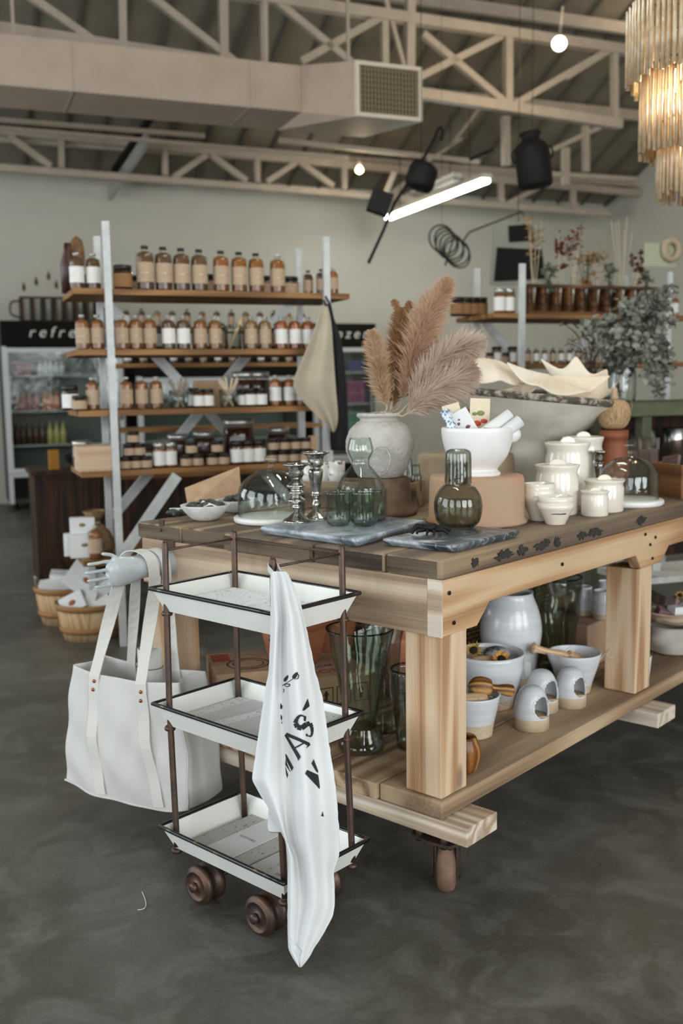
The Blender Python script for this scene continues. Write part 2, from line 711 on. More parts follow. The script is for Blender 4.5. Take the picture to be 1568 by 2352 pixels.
truss('trim_4', 11.9, [(-40, 382, 1400, 492, 1.1), (-40, 296, 1545, 452, 1.3), (140, 318, 141, 386), (378, 338, 379, 404), (590, 360, 591, 420), (790, 378, 790, 436), (1150, 412, 1150, 470),
                       (1316, 430, 1316, 486), (20, 312, 116, 382), (398, 408, 474, 356), (484, 356, 566, 416), (612, 418, 680, 374), (690, 374, 765, 428), (1162, 470, 1240, 428), (900, 444, 960, 400), (1010, 452, 1090, 408)], .066)
truss('trim_5', 10.6, [(-40, 272, 470, 312, .7), (-40, 290, 800, 362, .6), (640, 322, 1100, 372, .8), (1160, 268, 1162, 380, 1.4), (1344, 290, 1345, 395, 1.2), (1298, 340, 1298, 425, 1.3),
                       (1250, 352, 1420, 272, .9), (1230, 398, 1460, 412, .9), (1100, 250, 1030, 340, .5), (950, 392, 1060, 318, .5), (880, 460, 905, 396, .8)], .06)
# lean-to struts near the back wall
S('trim_6', MB().bar(pl(338, 318, 11.4), pl(252, 448, 12.5), .14, .05, RX), mat('pale strut', 'a5a59c', .6))
S('trim_7', MB().bar(pl(352, 262, 11.2), pl(262, 392, 12.2), .06, .06, RX), M_iron)

# ------------------------------------------------------------------ air duct
DU = T('air_duct', 'long boxy painted air duct hung below the roof trusses', 'duct', room(0, 8, 3.8), G)
def rl(p, o):                       # world -> local of a room-turned empty at o
    q = V(p) - V(o)
    return V((q.dot(RX), q.dot(RY), q.z))
O = DU.location
a, b_ = rl(pl(-60, 62, 8.0), O), rl(pl(690, 150, 8.0), O)
z1, z0 = b_.z, rl(pl(690, 257, 8.0), O).z
xe = b_.x
M_seam = mat('duct seam', 'a89b8b', .6)
M_duct = mat('painted duct metal', 'b9a693', .55, c2='b19e8b', sc=4)
DP = .62
mb = MB().prism([(-2.6, 0), (xe, 0), (xe, DP), (-2.6, DP)], z1 - z0, z0=z0)
mb.build('duct_run', M_duct, DU, bevel=.004)
g0, g1 = rl(pl(815, 268, 7.25), O), rl(pl(966, 277, 7.25), O)
gz1 = rl(pl(815, 140, 7.25), O).z
mb = MB()
lo = [V((xe, 0, z0)), V((g0.x, g0.y, g0.z)), V((g1.x, g1.y, g0.z)), V((g1.x + .1, DP, z0)), V((xe, DP, z0))]
hi = [V((q.x, q.y, z1 if i in (0, 3, 4) else gz1)) for i, q in enumerate(lo)]
mb.add(lo + hi, [(0, 1, 2, 3, 4), (9, 8, 7, 6, 5)] + [(i, i + 5, (i + 1) % 5 + 5, (i + 1) % 5) for i in range(5)])
mb.build('outlet_boot', M_duct, DU, fix=True)
gw, gh = g1.x - g0.x, gz1 - g0.z
fr = MB()
for lo_, hi_ in (((0, 0), (gw, .03)), ((0, gh - .03), (gw, gh)), ((0, .03), (.03, gh - .03)), ((gw - .03, .03), (gw, gh - .03))):
    fr.span((g0.x + lo_[0], g0.y - .03, g0.z + lo_[1]), (g0.x + hi_[0], g0.y, g0.z + hi_[1]))
gr = fr.build('grille_frame', mat('grille frame', 'd8cab6', .5), DU)
MB().span((g0.x + .03, g0.y - .006, g0.z + .03), (g0.x + gw - .03, g0.y - .002, g0.z + gh - .03)).build('backing', mat('grille dark', '1c1812', .9), gr)
sl = MB()
for i in range(17):
    x = g0.x + .035 + (gw - .07) * (i + .5) / 17
    sl.span((x - .004, g0.y - .022, g0.z + .03), (x + .004, g0.y - .006, g0.z + gh - .03))
for i in range(9):
    z = g0.z + .03 + (gh - .06) * (i + .5) / 9
    sl.span((g0.x + .03, g0.y - .012, z - .002), (g0.x + gw - .03, g0.y - .006, z + .002))
sl.build('louvers', mat('grille slats', 'a08c6c', .6), gr)
for u in (168, 573):
    sm = MB()
    q = rl(pl(u, 200, 8.0), O)
    sm.span((q.x - .004, -.004, z0 - .004), (q.x + .004, .0, z1))
    sm.span((q.x - .004, -.004, z0 - .005), (q.x + .004, DP, z0))
    sm.build('seam', M_seam, DU)
for x, y in ((xe - .2, .3), (xe - 2.2, .3), (g0.x + .3, .1)):
    MB().span((x - .012, y - .012, z1 - .05), (x + .012, y + .012, roof_z(8 + y) - O.z - .02)).build('hanger', M_steel, DU)

# ------------------------------------------------------------------ big timber table
W_top = wood('weathered table top', ('54453a', '7d6852', 'a38a6c'), 0, .6, .9, .3, .6, grey='6c6156', rings=.5)
W_endg = wood('grey end grain', ('3a3026', '5a4c3f', '776957'), 1, .9, 1.1, .2, .9)
W_side = wood('warm pine rail', ('a0764e', 'c8a077', 'd9bb95'), 0, .7, 1.0, .6, .25, grey='a88b68', rings=.7)
W_endr = wood('greyed pine rail', ('8a7259', 'b89d80', 'd0bca1'), 1, .75, .9, .6, .4, grey='978a7b')
W_leg = wood('pine leg', ('9c7048', 'c9a47e', 'dfc4a6'), 2, .7, 1.15, .6, .3, grey='b59a7a', rings=.8)
W_low = wood('low shelf board', ('745c46', 'ab8d6c', 'c8ad8c'), 0, .75, .7, .5, .4, grey='7e6b58')
W_beam = wood('sawn pale beam', ('9a7f63', 'c3aa8d', 'ddcfbd'), 1, .85, 1.3, .4, .6, grey='c9bfb2')
M_scar = mat('old black paint', '26241f', .8, c2='3a342b', sc=60)

TB = T('work_table', 'large rustic timber work table on casters with a weathered dark top', 'table', TK, TA)
TB.rotation_euler = (0, 0, math.pi / 2 - TA)
L_, W_ = 2.5, 1.21
seams = [0, .17, .42, .78, .99, W_]
tp = MB()
rnd.seed(4)
for i in range(5):
    a, c = seams[i] + .003, seams[i + 1] - .003
    j = rnd.uniform(-.012, .006)
    if i == 0:
        j = 0
    MB().span((-.0138 + j, a + .004, TZ - .047), (-.0115 + j, c - .004, TZ - .006)).build('end_grain', W_endg, TB)
    tp.span((-.012 + j, a - (.012 if i == 0 else 0), TZ - .052), (L_, c, TZ - rnd.uniform(0, .002)))
tp.build('table_top', W_top, TB, bevel=.007)
rnd.seed(9)
for x, w_ in ((.13, .02), (.27, .05), (.36, .03), (.47, .055), (.55, .02), (.7, .03), (.78, .05), (1.1, .04), (1.5, .05)):
    pts = [(x + w_ * math.cos(t) * rnd.uniform(.55, 1.2), .017 * rnd.uniform(.35, 1.1) * math.sin(t)) for t in [k_ * math.pi / 13 for k_ in range(26)]]
    M_ = Matrix.Rotation(math.pi / 2, 3, 'X')
    q = MB().prism(pts, .001, M_)
    ed = MB().add([p + V((0, -.0115, TZ - .026)) for p in q.v], q.f)
    ed.build('paint_scar', M_scar, TB)
ap = MB()
prof = [(0.004, TZ - .055), (L_ - .02, TZ - .055), (L_ - .02, TZ - .145), (1.36, TZ - .145), (1.30, TZ - .195), (1.14, TZ - .195), (1.10, TZ - .145), (.22, TZ - .145), (.16, TZ - .2), (.004, TZ - .2)]
M_ = Matrix.Rotation(math.pi / 2, 3, 'X')
ap.prism(prof, .04, M_, z0=-.042)
ap.build('side_rail', W_side, TB, bevel=.003)
MB().span((-.002, .044, TZ - .2), (.04, W_ - .01, TZ - .053)).build('end_rail', W_endr, TB, bevel=.003)
MB().span((-.002, .0, TZ - .2), (.0035, .0435, TZ - .053)).build('rail_end_grain', W_beam, TB)
MB().span((.05, W_ - .05, TZ - .2), (L_, W_ - .01, TZ - .053)).build('back_rail', W_side, TB, bevel=.003)
for x, y in ((.012, .012), (.012, W_ - .13), (1.135, .012), (1.135, W_ - .13), (L_ - .14, .012), (L_ - .14, W_ - .13)):
    ztop = TZ - (.198 if y < .1 and x < 1.3 else .06)
    MB().span((x, y + .0, SZ), (x + .115, y + .115, ztop)).build('leg', W_leg, TB, bevel=.004)
rnd.seed(5)
bs = [0, .21, .42, .64, .85, 1.05, W_]
for i in range(6):
    j = [0, -.01, .03, -.005, .012, 0][i]
    MB().span((j, bs[i] + .002, SZ - .048), (L_ - .03, bs[i + 1] - .003, SZ - rnd.uniform(0, .003))).build('shelf_board', W_low, TB, bevel=.004)
for x in (-.0, 1.13, L_ - .2):
    MB().span((x + .0, -.075, SZ - .1), (x + .14, W_ + .03, SZ - .051)).build('cross_beam', W_beam, TB, bevel=.003)
for x, y in ((.1, .06), (.1, W_ - .1), (1.2, W_ - .1), (L_ - .12, .06), (L_ - .12, W_ - .1)):
    zt = SZ - .1
    cs = MB()
    pts = [(-.075, -.06), (0, -.09), (.075, -.06), (.085, 0), (.075, .06), (0, .09), (-.075, .06), (-.085, 0)]
    cs.prism([(x + p, y + q) for p, q in pts], .008, z0=zt - .035)
    cs.lathe([(0, zt), (.042, zt), (.042, zt - .03), (.03, zt - .05), (0, zt - .05)], (x, y, 0), 20)
    for p, q in ((-.065, -.04), (.065, -.04), (.065, .04), (-.065, .04)):
        cs.lathe([(0, zt), (.011, zt), (.011, zt - .042), (0, zt - .042)], (x + p, y + q, 0), 8)
    ca = cs.build('caster', M_rust, TB)
    fk = MB()
    D = V((.83, .56, 0)).normalized()
    Xd = V((-D.y, D.x, 0))
    for s_ in (-1, 1):
        c = V((x, y, 0)) + Xd * (.036 * s_)
        pr = [(-.045, zt - .04), (.045, zt - .04), (.02, .05), (-.005, .04), (-.03, .06)]
        vs = [c + D * (p + .0) + V((0, 0, q)) + Xd * (t * .003) for t in (-1, 1) for p, q in pr]
        fk.add(vs, [(0, 1, 2, 3, 4), (9, 8, 7, 6, 5)] + [(i, (i + 1) % 5, (i + 1) % 5 + 5, i + 5) for i in range(5)])
    fk.span((x - .045, y - .045, zt - .055), (x + .045, y + .045, zt - .035))
    fk.build('fork', M_rust, ca, fix=True)
    M_ = Matrix((Xd.cross(V((0, 0, 1))), V((0, 0, 1)), Xd)).transposed()
    MB().lathe([(0, -.026), (.05, -.026), (.066, -.02), (.071, -.008), (.071, .008), (.066, .02), (.05, .026), (0, .026)], V((x, y, .071)) + D * .012, 32, M_).build('wheel', mat('brown caster wheel', '6d5142', .7, c2='8a6b57', sc=14) if 'brown caster wheel' not in bpy.data.materials else bpy.data.materials['brown caster wheel'], ca)
for p in ((.03, TZ - .09), (.05, TZ - .17), (.6, TZ - .1), (1.16, TZ - .08), (1.2, TZ - .12), (1.24, TZ - .1), (1.22, TZ - .17)):
    MB().lathe([(0, 0), (.006, 0), (.005, .0015), (0, .002)], (p[0], -.0425 + .0405, p[1]), 8, Matrix.Rotation(math.pi / 2, 3, 'X')).build('nail', M_iron, TB)

# ------------------------------------------------------------------ enamel trolley
ZR = (.19, .521, .829)                     # tray rim heights
cen = [V((-.223, 2.504, .19)), V((-.234, 2.535, .521)), V((-.236, 2.565, .829))]
SIZ = ((.48, .308),) * 3
TR_A = -.743
TRO = V((cen[0].x, cen[0].y, 0))
TR = T('tray_trolley', 'three tier white enamel tray trolley with rusty poles and iron wheels', 'trolley', TRO, TR_A)
tx = V((math.cos(TR_A), math.sin(TR_A), 0))
ty = V((-math.sin(TR_A), math.cos(TR_A), 0))


def tw(x, y, z):
    return TRO + tx * x + ty * y + V((0, 0, z))


def tl(p):
    q = V(p) - TRO
    return V((q.dot(tx), q.dot(ty), q.z))


off = [tl(c) for c in cen]
for i in range(3):
    ox, oy = off[i].x, off[i].y
    l, w_ = SIZ[i]
    zr = ZR[i]
    r = []
    def loop(dl, dw, z):
        return [V((ox + a * (l / 2 - dl), oy + b * (w_ / 2 - dw), z)) for a, b in ((-1, -1), (1, -1), (1, 1), (-1, 1))]
    rows = [loop(.004, .004, zr), loop(.03, .03, zr - .062), loop(.034, .034, zr - .064)]
    mb = MB()
    vs = rows[0] + rows[1] + [q + V((0, 0, .002)) for q in loop(.032, .032, zr - .062)] + [q for q in loop(.007, .007, zr)]
    fs = []
    for a in (0, 4, 8):
        for k in range(4):
            k2 = (k + 1) % 4
            if a == 4:
                continue
            fs.append((a + k, a + k2, a + 4 + k2, a + 4 + k))
    fs += [(4, 5, 6, 7)[::-1], (8, 9, 10, 11)]
    mb.add(vs, fs)
    ty_ = mb.build('tray', M_white, TR)
    rim = MB()
    q = loop(.001, .001, zr)
    sag = .0
    pts = []
    for k in range(4):
        a, b = q[k], q[(k + 1) % 4]
        for t in range(8):
            pts.append(a.lerp(b, t / 8))
    rim.tube(pts, .0058, 8, closed=True)
    rim.build('rim', M_rim, ty_)
PIN = .032
poles = {}
for nm, (a, b) in dict(L=(-1, -1), F=(1, -1), R=(1, 1), B=(-1, 1)).items():
    pts = []
    for i in range(3):
        l, w_ = SIZ[i]
        pts.append(V((off[i].x + a * (l / 2 - PIN), off[i].y + b * (w_ / 2 - PIN), ZR[i])))
    low = pts[0] + (pts[0] - pts[1]) * (.055 / .325)
    up = (pts[2] - pts[1]) / (pts[2].z - pts[1].z)
    top = pts[2] + up * .118
    pp = [low, pts[0], pts[1], pts[2], top]
    mb = MB().tube(pp + [top + up * .006, top + up * .009], [.0085] * 5 + [.0065, .002], 14)
    for i in range(3):
        z = pts[i] - V((0, 0, .066))
        mb.lathe([(0, 0), (.014, 0), (.016, .006), (.012, .012), (0, .012)], z - V((0, 0, .008)), 12)
    po = mb.build('pole', M_rust, TR)
    poles[nm] = (pp, top)
rods = MB()
for a, b in (('L', 'B'), ('B', 'R'), ('R', 'F')):
    rods.tube([poles[a][1] - V((0, 0, .016)), poles[b][1] - V((0, 0, .016))], .0035, 8)
rods.build('rail_rod', M_rust, TR)
for x in (-.118, .118):
    for y in (-.112, .112):
        mb = MB()
        M_ = Matrix.Rotation(math.pi / 2 * (1 if y < 0 else -1), 3, 'X')
        prf = [(0, .026), (.011, .026), (.013, .02), (.035, .019), (.036, .0235), (.041, .024), (.0425, .018), (.0475, .0175), (.0515, .012), (.0518, .003), (.044, -.003), (.042, -.018), (.0505, -.023), (.0518, -.034), (.05, -.04), (.02, -.042), (0, -.042)]
        wh = mb.lathe(prf, (x, y, .052), 36, M_).build('wheel', M_rust, TR)
        M2 = MB().lathe([(0, .012), (.012, .012), (.013, .004), (.013, -.0), (0, 0)], V((x, y, .052)) + M_ @ V((0, 0, .024)), 16, M_).build('hub', M_rust, wh)
fr = MB()
for x in (-.118, .118):
    fr.tube([(x, -.12, .052), (x, .12, .052)], .007, 10)
    for y in (-.066, .066):
        fr.bar((x, y, .052), (x, y, .124), .028, .006, (0, 1, 0))
fr.build('axle_frame', M_rust, TR)

# papers and folded towels lying in the trays
M_script = script('script printed paper', 'eceef0', '606265', 62, .58, .55, 0)
M_script2 = script('script printed cloth', 'f0f0ee', '5a5a58', 75, .56, .55, 0)
M_oyst = script('grey ruled paper', 'bdbab4', '4a4846', 75, .6, .9, 0)


def sheet(name, label, i, x, y, w_, h, mt, cat_='paper', rz=0, th=.002, lift=0, group=None):
    z = ZR[i] - .060 + lift
    mb = MB().box((0, 0, th / 2), (w_, h, th))
    o = mb.build(name, mt)
    o.location = tw(off[i].x + x, off[i].y + y, z)
    o.rotation_euler = (0, 0, TR_A + rz)
    return tag(o, label, cat_, group)


sheet('printed_sheet', 'white sheet printed with handwriting lines, left half of the top trolley tray', 2, -.1, 0, .205, .222, M_script, rz=0, th=.026)
sheet('printed_sheet', 'white sheet printed with handwriting lines, right half of the top trolley tray beside the towel', 2, .105, 0, .2, .225, M_script, th=.023)


def folded(name, label, i, x, y, w_, h, th, lift, mt, band, rz=0):
    z = ZR[i] - .060 + lift
    o = T(name, label, 'tea towel', tw(off[i].x + x, off[i].y + y, z), TR_A + rz)
    n = 3
    for k in range(n):
        t = th / n
        rows = []
        for a in range(9):
            ang = -math.pi / 2 + math.pi * a / 8
            rows.append([V((w_ / 2 - .004 - .003 * k + math.cos(ang) * t / 2, s_ * (h / 2 - .002 * k), k * t + t / 2 + math.sin(ang) * t / 2)) for s_ in (-1, -.3, .3, 1)])
        mb = MB()
        mb.span((-w_ / 2 + .002 * k, -h / 2 + .002 * k, k * t + .0004), (w_ / 2 - .004 - .003 * k, h / 2 - .002 * k, k * t + t * .96))
        mb.grid(rows)
        mb.build('fold', mt, o)
    if band:
        MB().span((-w_ * .22, -h / 2 - .001, -.0003 + .001), (w_ * .5, h / 2 + .001, th + .001)).build('paper_band', M_paper, o)
    return o


folded('folded_towel', 'folded white towel with script pattern at the left of the middle trolley tray', 1, -.105, .01, .19, .22, .022, 0, M_script2, True)
folded('folded_towel', 'folded script towel with paper band, nearest the front edge of the middle tray', 1, .03, -.03, .16, .17, .036, .0, M_script2, True, -.15)
folded('folded_towel', 'folded script towel at the right end of the middle tray, behind the right pole', 1, .15, .07, .1, .13, .046, 0, M_script2, False, .1)
sheet('ruled_sheet', 'grey sheet printed with dark ruled marks on the bottom trolley tray', 0, -.075, .01, .21, .235, M_oyst, th=.016)
oy = sheet('paper_wrapper', 'blank white card lettered OYSTERS across the grey sheet on the bottom tray', 0, -.07, .01, .1, .236, M_paper, 'card', th=.002, lift=.0165)
sheet('printed_sheet', 'pale sheet with faint marks beside the front pole on the bottom trolley tray', 0, .12, -.0, .16, .23, script('pale ruled sheet', 'cfcecb', '8a8886', 60, .62, .8, 0), th=.012)
wp2 = sheet('paper_wrapper', 'white card under the hanging towel on the bottom trolley tray', 0, .15, -.02, .09, .2, M_paper, 'card', th=.002, lift=.0125)


def text(name, s, size, mt, parent=None, M=None, ext=.0004, shear=0, space=1, align='CENTER'):
    cu = bpy.data.curves.new(name, 'FONT')
    cu.body, cu.size, cu.extrude, cu.shear, cu.space_character = s, size, ext, shear, space
    cu.align_x = align
    cu.align_y = 'CENTER'
    to = bpy.data.objects.new(name, cu)
    COL.objects.link(to)
    dg = bpy.context.evaluated_depsgraph_get()
    me = bpy.data.meshes.new_from_object(to.evaluated_get(dg))
    bpy.data.objects.remove(to)
    bpy.data.curves.remove(cu)
    if M is not None:
        me.transform(M.to_4x4() if len(M) == 3 else M)
    me.materials.clear()
    me.materials.append(mt)
    o = bpy.data.objects.new(name, me)
    COL.objects.link(o)
    if parent is not None:
        o.parent = parent
    return o


M_grayink = mat('grey ink', '8b8c8e', .85)
text('lettering', 'OYSTERS', .013, M_grayink, oy, Matrix.Translation((.0, .0, .0026)) @ Matrix.Rotation(-math.pi / 2 * 0 , 4, 'Z'), .0002, space=1.2)
text('lettering', 'OYSTERS', .012, M_grayink, wp2, Matrix.Translation((-.0, -.05, .0026)), .0002, space=1.2)

# ------------------------------------------------------------------ towel hung on the front pole
TL = [(1312, 622, 626, 634, 645, 652, 657), (1330, 620, 628, 638, 652, 662, 668), (1375, 621, 630, 642, 660, 676, 690), (1420, 621, 634, 646, 668, 690, 697), (1480, 620, 632, 643, 672, 700, 712),
      (1540, 617, 628, 643, 678, 706, 724), (1600, 606, 626, 645, 684, 714, 740), (1660, 597, 622, 647, 690, 720, 749), (1720, 588, 618, 650, 694, 726, 758), (1760, 582, 614, 652, 698, 730, 764),
      (1793, 578, 612, 654, 700, 734, 769), (1840, 606, 630, 655, 702, 738, 774), (1890, 634, 645, 657, 704, 742, 778), (1930, 655, 657, 660, 706, 744, 780), (1970, 661, 668, 680, 712, 746, 778),
      (2000, 661, 668, 684, 716, 745, 766), (2040, 660, 668, 690, 720, 748, 768), (2080, 660, 668, 690, 722, 750, 768), (2105, 660, 667, 686, 716, 742, 764), (2140, 660, 666, 682, 706, 728, 746), (2180, 662, 667, 680, 696, 710, 720), (2205, 675, 680, 686, 692, 700, 707), (2222, 687, 688, 689, 690, 691, 692)]
TD = [.045, .004, .042, -.01, .02, .042]         # fold depth away from the viewer per column


def towel_y(v):
    t = max(0, min(1, (v - 1312) / 560))
    return 2.262 + (2.165 - 2.262) * t


FOR_TOWEL = {}


def towel_surf(u, v):
    """point of the cloth seen at (u, v)"""
    for r0, r1 in zip(TL, TL[1:]):
        if r0[0] <= v <= r1[0]:
            t = (v - r0[0]) / (r1[0] - r0[0])
            us = [a + (b - a) * t for a, b in zip(r0[1:], r1[1:])]
            break
    fade = min(1, (v - 1290) / 160) * min(1, max(.15, (2240 - v) / 250))
    x = max(0, min(4.999, next((i + (u - us[i]) / max(us[i + 1] - us[i], 1e-6) for i in range(5) if u <= us[i + 1]), 4.999)))
    i = int(x)
    f = x - i
    f = f * f * (3 - 2 * f)
    d = (TD[i] * (1 - f) + TD[i + 1] * f) * fade
    d += .004 * math.sin(v * .018 + u * .03)
    p = pl(u, v, towel_y(v) + d, V((0, 1, 0)))
    return p


rows = []
v = 1312.0
while v <= 2222:
    for r0, r1 in zip(TL, TL[1:]):
        if r0[0] <= v <= r1[0]:
            t = (v - r0[0]) / (r1[0] - r0[0])
            us = [a + (b - a) * t for a, b in zip(r0[1:], r1[1:])]
            break
    row = []
    jl = (rnd.random() - .5) * 1.5
    for i in range(5):
        for k in range(6):
            t = k / 6
            row.append(towel_surf(us[i] + (us[i + 1] - us[i]) * t + (jl if i == 0 and k == 0 else 0), v))
    row.append(towel_surf(us[5] + (rnd.random() - .5) * 2.5, v))
    rows.append(row)
    v += 9.0999
TW = T('tea_towel', 'white cotton tea towel with black lettering hung over the front trolley pole', 'tea towel', TRO + V((.09, -.33, .4)))
TWL = TW.location
def rel(rows, o):
    return [[p - o for p in r] for r in rows]
cl = MB().grid(rel(rows, TWL)).build('cloth', M_linen, TW, solid=.0016, sub=1)
# the second layer folded behind, and the lump over the pole tip
rows2 = []
for k in range(24):
    v = 1316 + k * 26
    t = k / 23
    a = 640 - 36 * t + (0 if v < 1600 else 8)
    c = 664 + 66 * t
    rows2.append([pl(a + (c - a) * q / 6, v, towel_y(v) + .05 + .006 * math.sin(q * 2 + k * .3), V((0, 1, 0))) - TWL for q in range(7)])
MB().grid(rows2).build('back_fold', M_linen, TW, solid=.0016, sub=1)
lp0 = tw(*poles['F'][1]) - V((0, 0, .012))
pth = cat([pl(630, 1322, 2.262, V((0, 1, 0))) - TWL, lp0 + V((-.011, -.004, -.004)) - TWL, lp0 + V((0, .012, 0)) - TWL, lp0 + V((.012, -.004, -.004)) - TWL, pl(648, 1326, 2.262, V((0, 1, 0))) - TWL], 5)
MB().ribbon(pth, V((0, 0, 1)), .016, .002).build('hanging_loop', M_linen, TW)
# corner that peeks out at the right of the top tray
MB().grid([[pl(u, v, 2.285, V((0, 1, 0))) - TWL for u in (655, 664, 676)] for v in (1350, 1358, 1400)]).build('corner_flap', M_linen, TW, solid=.0016)


def print_on_towel(polys):
    """ink printed on the cloth: outlines are cut fine and laid on the surface"""
    bm = bmesh.new()
    for poly in polys:
        try:
            bm.faces.new([bm.verts.new((x, y, 0)) for x, y in poly])
        except ValueError:
            pass
    bmesh.ops.triangulate(bm, faces=bm.faces[:])
    for _ in range(6):
        ed = [e for e in bm.edges if e.calc_length() > 7]
        if not ed:
            break
        bmesh.ops.subdivide_edges(bm, edges=ed, cuts=1)
        bmesh.ops.triangulate(bm, faces=bm.faces[:])
    mb = MB()
    vs = []
    for q in bm.verts:
        p = towel_surf(q.co.x, q.co.y)
        n = (C0 - p).normalized()
        vs.append(p + n * .0032 - TWL)
    bm.verts.index_update()
    mb.add(vs, [tuple(x.index for x in f.verts) for f in bm.faces])
    bm.free()
    return mb


def seg(x0, y0, x1, y1, w0, w1=None):
    w1 = w0 if w1 is None else w1
    dx, dy = x1 - x0, y1 - y0
    l = math.hypot(dx, dy)
    nx, ny = -dy / l / 2, dx / l / 2
    return [(x0 + nx * w0, y0 + ny * w0), (x1 + nx * w1, y1 + ny * w1), (x1 - nx * w1, y1 - ny * w1), (x0 - nx * w0, y0 - ny * w0)]


def stroke(pts, ws):
    out = []
    for i in range(len(pts) - 1):
        out.append(seg(*pts[i], *pts[i + 1], ws[i], ws[i + 1]))
    return out


P = lambda x, y: (560 + x * .2551, 1300 + y * .2551)          # crop of the lettering
ink = []
ink += [[P(*q) for q in z] for z in (
    # A
    [(365, 1527), (385, 1500), (590, 1590), (600, 1612), (562, 1642), (572, 1618), (540, 1598), (400, 1540), (392, 1530)],
    [(365, 1527), (392, 1530), (505, 1722), (500, 1700), (508, 1720), (485, 1757), (482, 1735)],
    [(440, 1640), (452, 1648), (548, 1598), (530, 1592)],
    # T (upper serif and arm before the fold)
    [(575, 1192), (592, 1262), (585, 1268), (572, 1240), (540, 1275), (546, 1300), (530, 1303), (530, 1290)],
    # W (tail end that comes out of the fold)
    [(372, 1690), (384, 1700), (446, 1815), (430, 1846), (378, 1745)],
    [(375, 1740), (410, 1838), (425, 1846), (412, 1850), (372, 1790)],
    [(372, 1800), (398, 1880), (390, 1914), (378, 1872)],
    # N of the second line
    [(608, 1778), (628, 1738), (668, 1842), (668, 1865), (650, 1850), (625, 1775)],
    [(552, 1870), (570, 1836), (668, 1880), (672, 1896), (600, 1870), (684, 1988), (680, 2010), (660, 1985)],
    # small mark lower down
    [(708, 2205), (720, 2258), (694, 2250), (704, 2232)],
)]
# S as a thick curved stroke
Sp = [P(x, y) for x, y in [(540, 1375), (556, 1382), (540, 1350), (505, 1345), (475, 1375), (462, 1415), (482, 1450), (520, 1460), (565, 1425), (595, 1418), (612, 1450), (616, 1500), (605, 1535), (580, 1530), (562, 1520)]]
ink += stroke(Sp, [3, 4, 3, 5, 8, 11, 12, 12, 12, 10, 8, 6, 4, 3, 2])
ink += [[P(*q) for q in z] for z in ([(545, 1350), (562, 1352), (556, 1400), (540, 1392)], [(556, 1512), (572, 1510), (575, 1535), (562, 1535)])]
letters = ink
ink = []
# sprig of leaves
Pv = lambda x, y: P(x, y)
ink += stroke([Pv(345, 1078), Pv(420, 1030), Pv(470, 990)], [1.6, 1.4, 1.0])
def leaf(cx, cy, a, l, w_):
    pts = []
    for i in range(10):
        t = 2 * math.pi * i / 10
        x, y = l * math.cos(t), w_ * math.sin(t) * (1 - .35 * math.cos(t))
        pts.append(P(cx + x * math.cos(a) - y * math.sin(a), cy + x * math.sin(a) + y * math.cos(a)))
    return pts
ink += [leaf(380, 1012, -1.0, 34, 15), leaf(462, 985, -.9, 38, 18)]
ink += stroke([P(362, 1072), P(385, 1062), P(412, 1066), P(408, 1082), P(385, 1088), P(362, 1072)], [1.2, 2, 3, 2.5, 2, 1])
ink += stroke([P(470, 960), P(496, 985), P(488, 1015), P(455, 1022)], [1.5, 2, 1.6, 1])
ink += stroke([P(350, 1105), P(360, 1112), P(358, 1135), P(348, 1138)], [1.2, 1.6, 1.6, 1])
ink += [[P(*q) for q in z] for z in ([(330, 1235), (348, 1262), (342, 1290), (326, 1282)], [(332, 1335), (346, 1360), (340, 1395), (330, 1370)], [(336, 1400), (348, 1408), (342, 1425)])]
print_on_towel(ink).build('leaf_sprig', M_ink, TW)['label'] = 'black printed leaf sprig'
print_on_towel(letters).build('printed_lettering', M_ink, TW)['label'] = 'black printed letters'
M_tagc = mat('pale care tag', 'cfd3d6', .9)
print_on_towel([[(661, 2168), (668, 2156), (692, 2184), (688, 2196), (676, 2186)]]).build('care_tag', M_tagc, TW)

# ------------------------------------------------------------------ ceramic glove mould on the table end
HN = TY                                                 # upright plane that holds the arm
HO = tab(0, 1.07, .83)
HD = HO.dot(HN)
hp = lambda u, v: pl(u, v, HD, HN)
HM = T('glove_mould', 'grey white ceramic hand mould fixed to the table end, holding the bag', 'hand mould', HO)
mb = MB()
arm = [(402, 1290, 28, 28), (398, 1290, 31, 31), (370, 1292, 31, 31), (340, 1296, 29, 29), (312, 1304, 28, 27), (296, 1309, 32, 22), (278, 1312, 35, 19), (262, 1314, 35, 16), (252, 1316, 29, 12), (246, 1317, 20, 8)]
rings = []
for u, v, hh, dd in arm:
    c = hp(u, v)
    m_ = mpp(c)
    rings.append([c + V((0, 0, 1)) * (hh * m_ * math.sin(t)) + HN * (dd * m_ * math.cos(t)) - HO for t in [2 * math.pi * k / 24 for k in range(24)]])
mb.grid(rings, wrap=True)
mb.add([p for p in rings[0]], [tuple(range(24))[::-1]])
mb.add([p for p in rings[-1]], [tuple(range(24))])
for pts, r0, r1 in (([(282, 1306), (268, 1284), (256, 1275), (233, 1272)], 11, 4.4), ([(275, 1298), (247, 1290), (222, 1294), (200, 1297)], 8, 4), ([(270, 1309), (245, 1309), (220, 1313), (194, 1317)], 8, 4),
                    ([(270, 1323), (250, 1326), (225, 1331), (200, 1335)], 8, 4), ([(275, 1336), (256, 1342), (238, 1346), (218, 1349)], 8, 4)):
    q = cat([hp(*p) - HO for p in pts], 6)
    m_ = mpp(hp(*pts[0]))
    rr = [m_ * (r1 + (r0 - r1) * max(0, 1 - 1.9 * i / (len(q) - 1)) ** 1.3) for i in range(len(q))]
    rr[-1] *= .55
    mb.tube(q, rr, 10)
hand = mb.build('hand', mat('bluish ceramic', 'c3c8c9', .35, c2='b0b6b8', sc=8, coat=.2), HM, fix=True)
rm = hand.modifiers.new('rm', 'REMESH')
rm.mode = 'VOXEL'
rm.voxel_size = .0022
rm.use_smooth_shade = True
